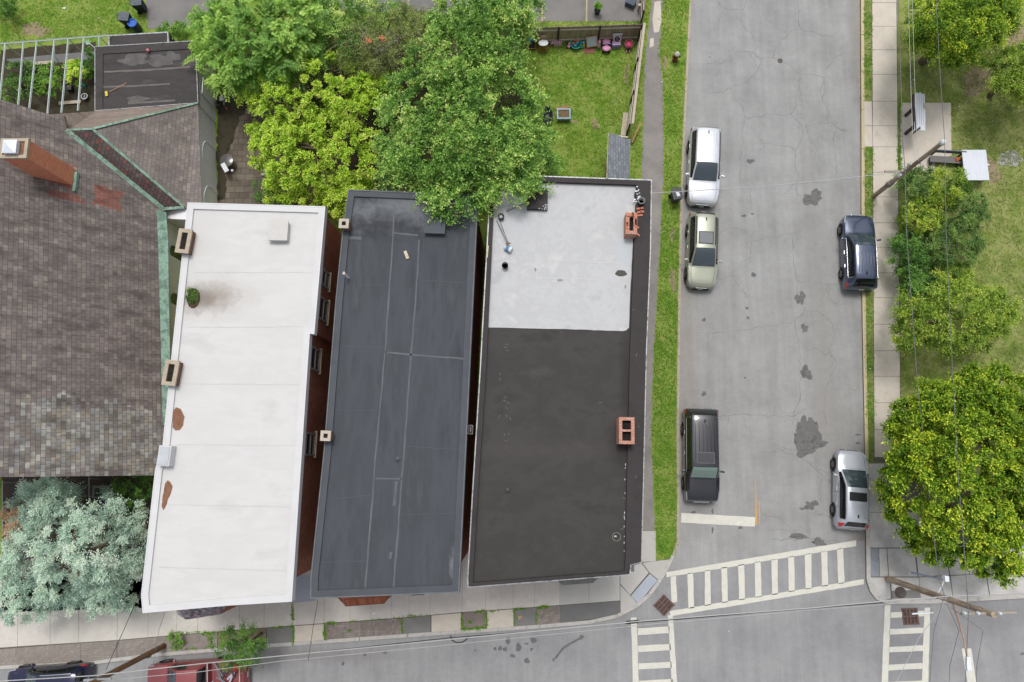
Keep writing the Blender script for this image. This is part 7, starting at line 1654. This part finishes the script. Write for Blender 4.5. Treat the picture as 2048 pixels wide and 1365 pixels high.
for a, b in ((-.3, -.25), (.35, -.25), (.35, .35), (-.3, .35)): MB().tube([c+Vector((a, b, 0)), c+Vector((a, b, .8))], .018, 6).build('leg', m_galv, t)
MB().tube([c+Vector((.35, -.25, .8)), c+Vector((.35, .35, .8)), c+Vector((.36, .6, .82))], .018, 6).build('rail', m_galv, t)
MB().ball(c+Vector((.42, -.34, .55)), .06, 10).build('red_cap', fl('pink cap', (206, 110, 100)), t)
up(sheet('door_mat', [(512, 353.5), (560, 352), (559, 380), (510, 380)], ZD+.004, pm('brown mat', [S(92, 84, 76), S(108, 100, 90)], 4, .95, .4, fine=.2)))
for i, (x, y, rx, ry) in enumerate(((527, 332, 6, 5), (530, 341, 7, 4), (536, 349, 6, 4), (529, 325, 4, 4), (547, 348, 5, 4), (527, 350, 4, 3))):
    pts_ = blobpts(x, y, rx, ry, ZS, 10, .15); o = MB().prism(pts_, ZS-.02, ZS+.12).build('edging_stone', pm('pale edging stone', [S(168, 160, 148), S(194, 186, 174)], 4, .9, .3, fine=.15), nrm=True)
    tag(o, 'pale edging stone round the planted bed at the patio edge', 'stone', 'edging stones of the patio bed')
c = P(566, 400, ZS); t = thing('terracotta_pot', 'round tan pot beside the low shrub at the back of the white building', 'pot', c); MB().lathe([(.12, 0), (.19, .28), (.21, .28), (.21, .33), (.17, .33), (.16, .27), (.0001, .27)], c, 18).build('pot', pm('tan clay', [S(190, 150, 112), S(206, 168, 130)], 4, .8), t); MB().lathe([(.165, .28), (.0001, .3)], c, 14).build('soil', pm('pot soil', [S(150, 120, 90), S(176, 146, 112)], 9, .95), t)
mb = MB(); c = P(588, 392, .35)
for k in range(16):
    q = c+Vector((random.uniform(-.35, .45), random.uniform(-.45, .5), random.uniform(-.15, .2))); r_ = random.uniform(.1, .2); a = unit(1)[0]; b = unit(1)[0]
    mb.add([q, q+Vector(a)*r_, q+Vector(a)*r_+Vector(b)*r_, q+Vector(b)*r_], [[0, 1, 2, 3]])
tag(mb.build('plastic_sheeting', pm('crumpled pale plastic', [S(206, 214, 224), S(176, 190, 204)], 5, .4)), 'crumpled pale plastic sheeting among leaves behind the white building', 'plastic sheet')
for i, (x, y, rx, ry) in enumerate(((905, 275, 10, 8), (960, 290, 9, 9), (968, 272, 6, 6))):
    c = P(x, y, .35); mb = MB()
    for k in range(14): q = c+Vector((random.uniform(-.3, .3), random.uniform(-.3, .3), random.uniform(-.15, .15))); a = unit(1)[0]; b = unit(1)[0]; mb.add([q, q+Vector(a)*.18, q+Vector(a)*.18+Vector(b)*.18, q+Vector(b)*.18], [[0, 1, 2, 3]])
    tag(mb.build('plastic_sheeting', m_wboard), 'crumpled white plastic glimpsed through the drooping green tree', 'plastic sheet', 'white plastic under the green tree')
# ---- litter
m_litter = fl('white paper', (226, 228, 232), .7)
def litter(px, label, r=.12, z=ZS, m=m_litter, name='paper_scrap'):
    c = P(*px, z+.02); a = random.uniform(0, 6.28); n = 7
    vs = [c+Vector((r*random.uniform(.5, 1.1)*math.cos(a+k*6.28/n), r*.7*random.uniform(.5, 1.1)*math.sin(a+k*6.28/n), random.uniform(0, .05))) for k in range(n)]
    o = MB().add(vs+[c+Vector((0, 0, .06))], [[k, (k+1) % n, n] for k in range(n)]+[list(range(n))[::-1]]).build(name, m); return tag(o, label, 'litter')
litter((747, 1227), 'white paper scrap on the pavement in front of the red tiled bay', .15)
litter((129, 17), 'white paper scrap on the top left lawn', .16)
litter((198, 37), 'small white scrap on the lawn left of the bins', .08)
litter((1283, 115), 'white scrap on the grass outside the side fence', .08)
litter((1323, 165), 'white scrap at the edge of the footpath below the hydrant', .07)
litter((1420, 113), 'pale scrap on the asphalt right of the hydrant', .06, .006)
litter((1827, 160), 'white scrap on the park lawn above the broken board', .07)
litter((1918, 214), 'white scrap on the park lawn right of the concrete pad', .08)
litter((1740, 738), 'white scrap on the right verge', .06)
litter((1708, 778), 'tan paper scrap on the asphalt by the right kerb', .09, .006, fl('tan paper', (220, 180, 140), .8))
litter((1751, 397), 'white scrap at the foot of the leaning pole', .1)
litter((1977, 330), 'white scrap beside the white table top on the lawn', .12)
litter((278, 66), 'pale heap of paper at the edge of the low porch roof', .18)
litter((1458, 1263), 'pale tan scrap on the main street below the wide crosswalk', .06, .004)
# rotate nothing at run time; finally make sure everything has the up axis it was built with
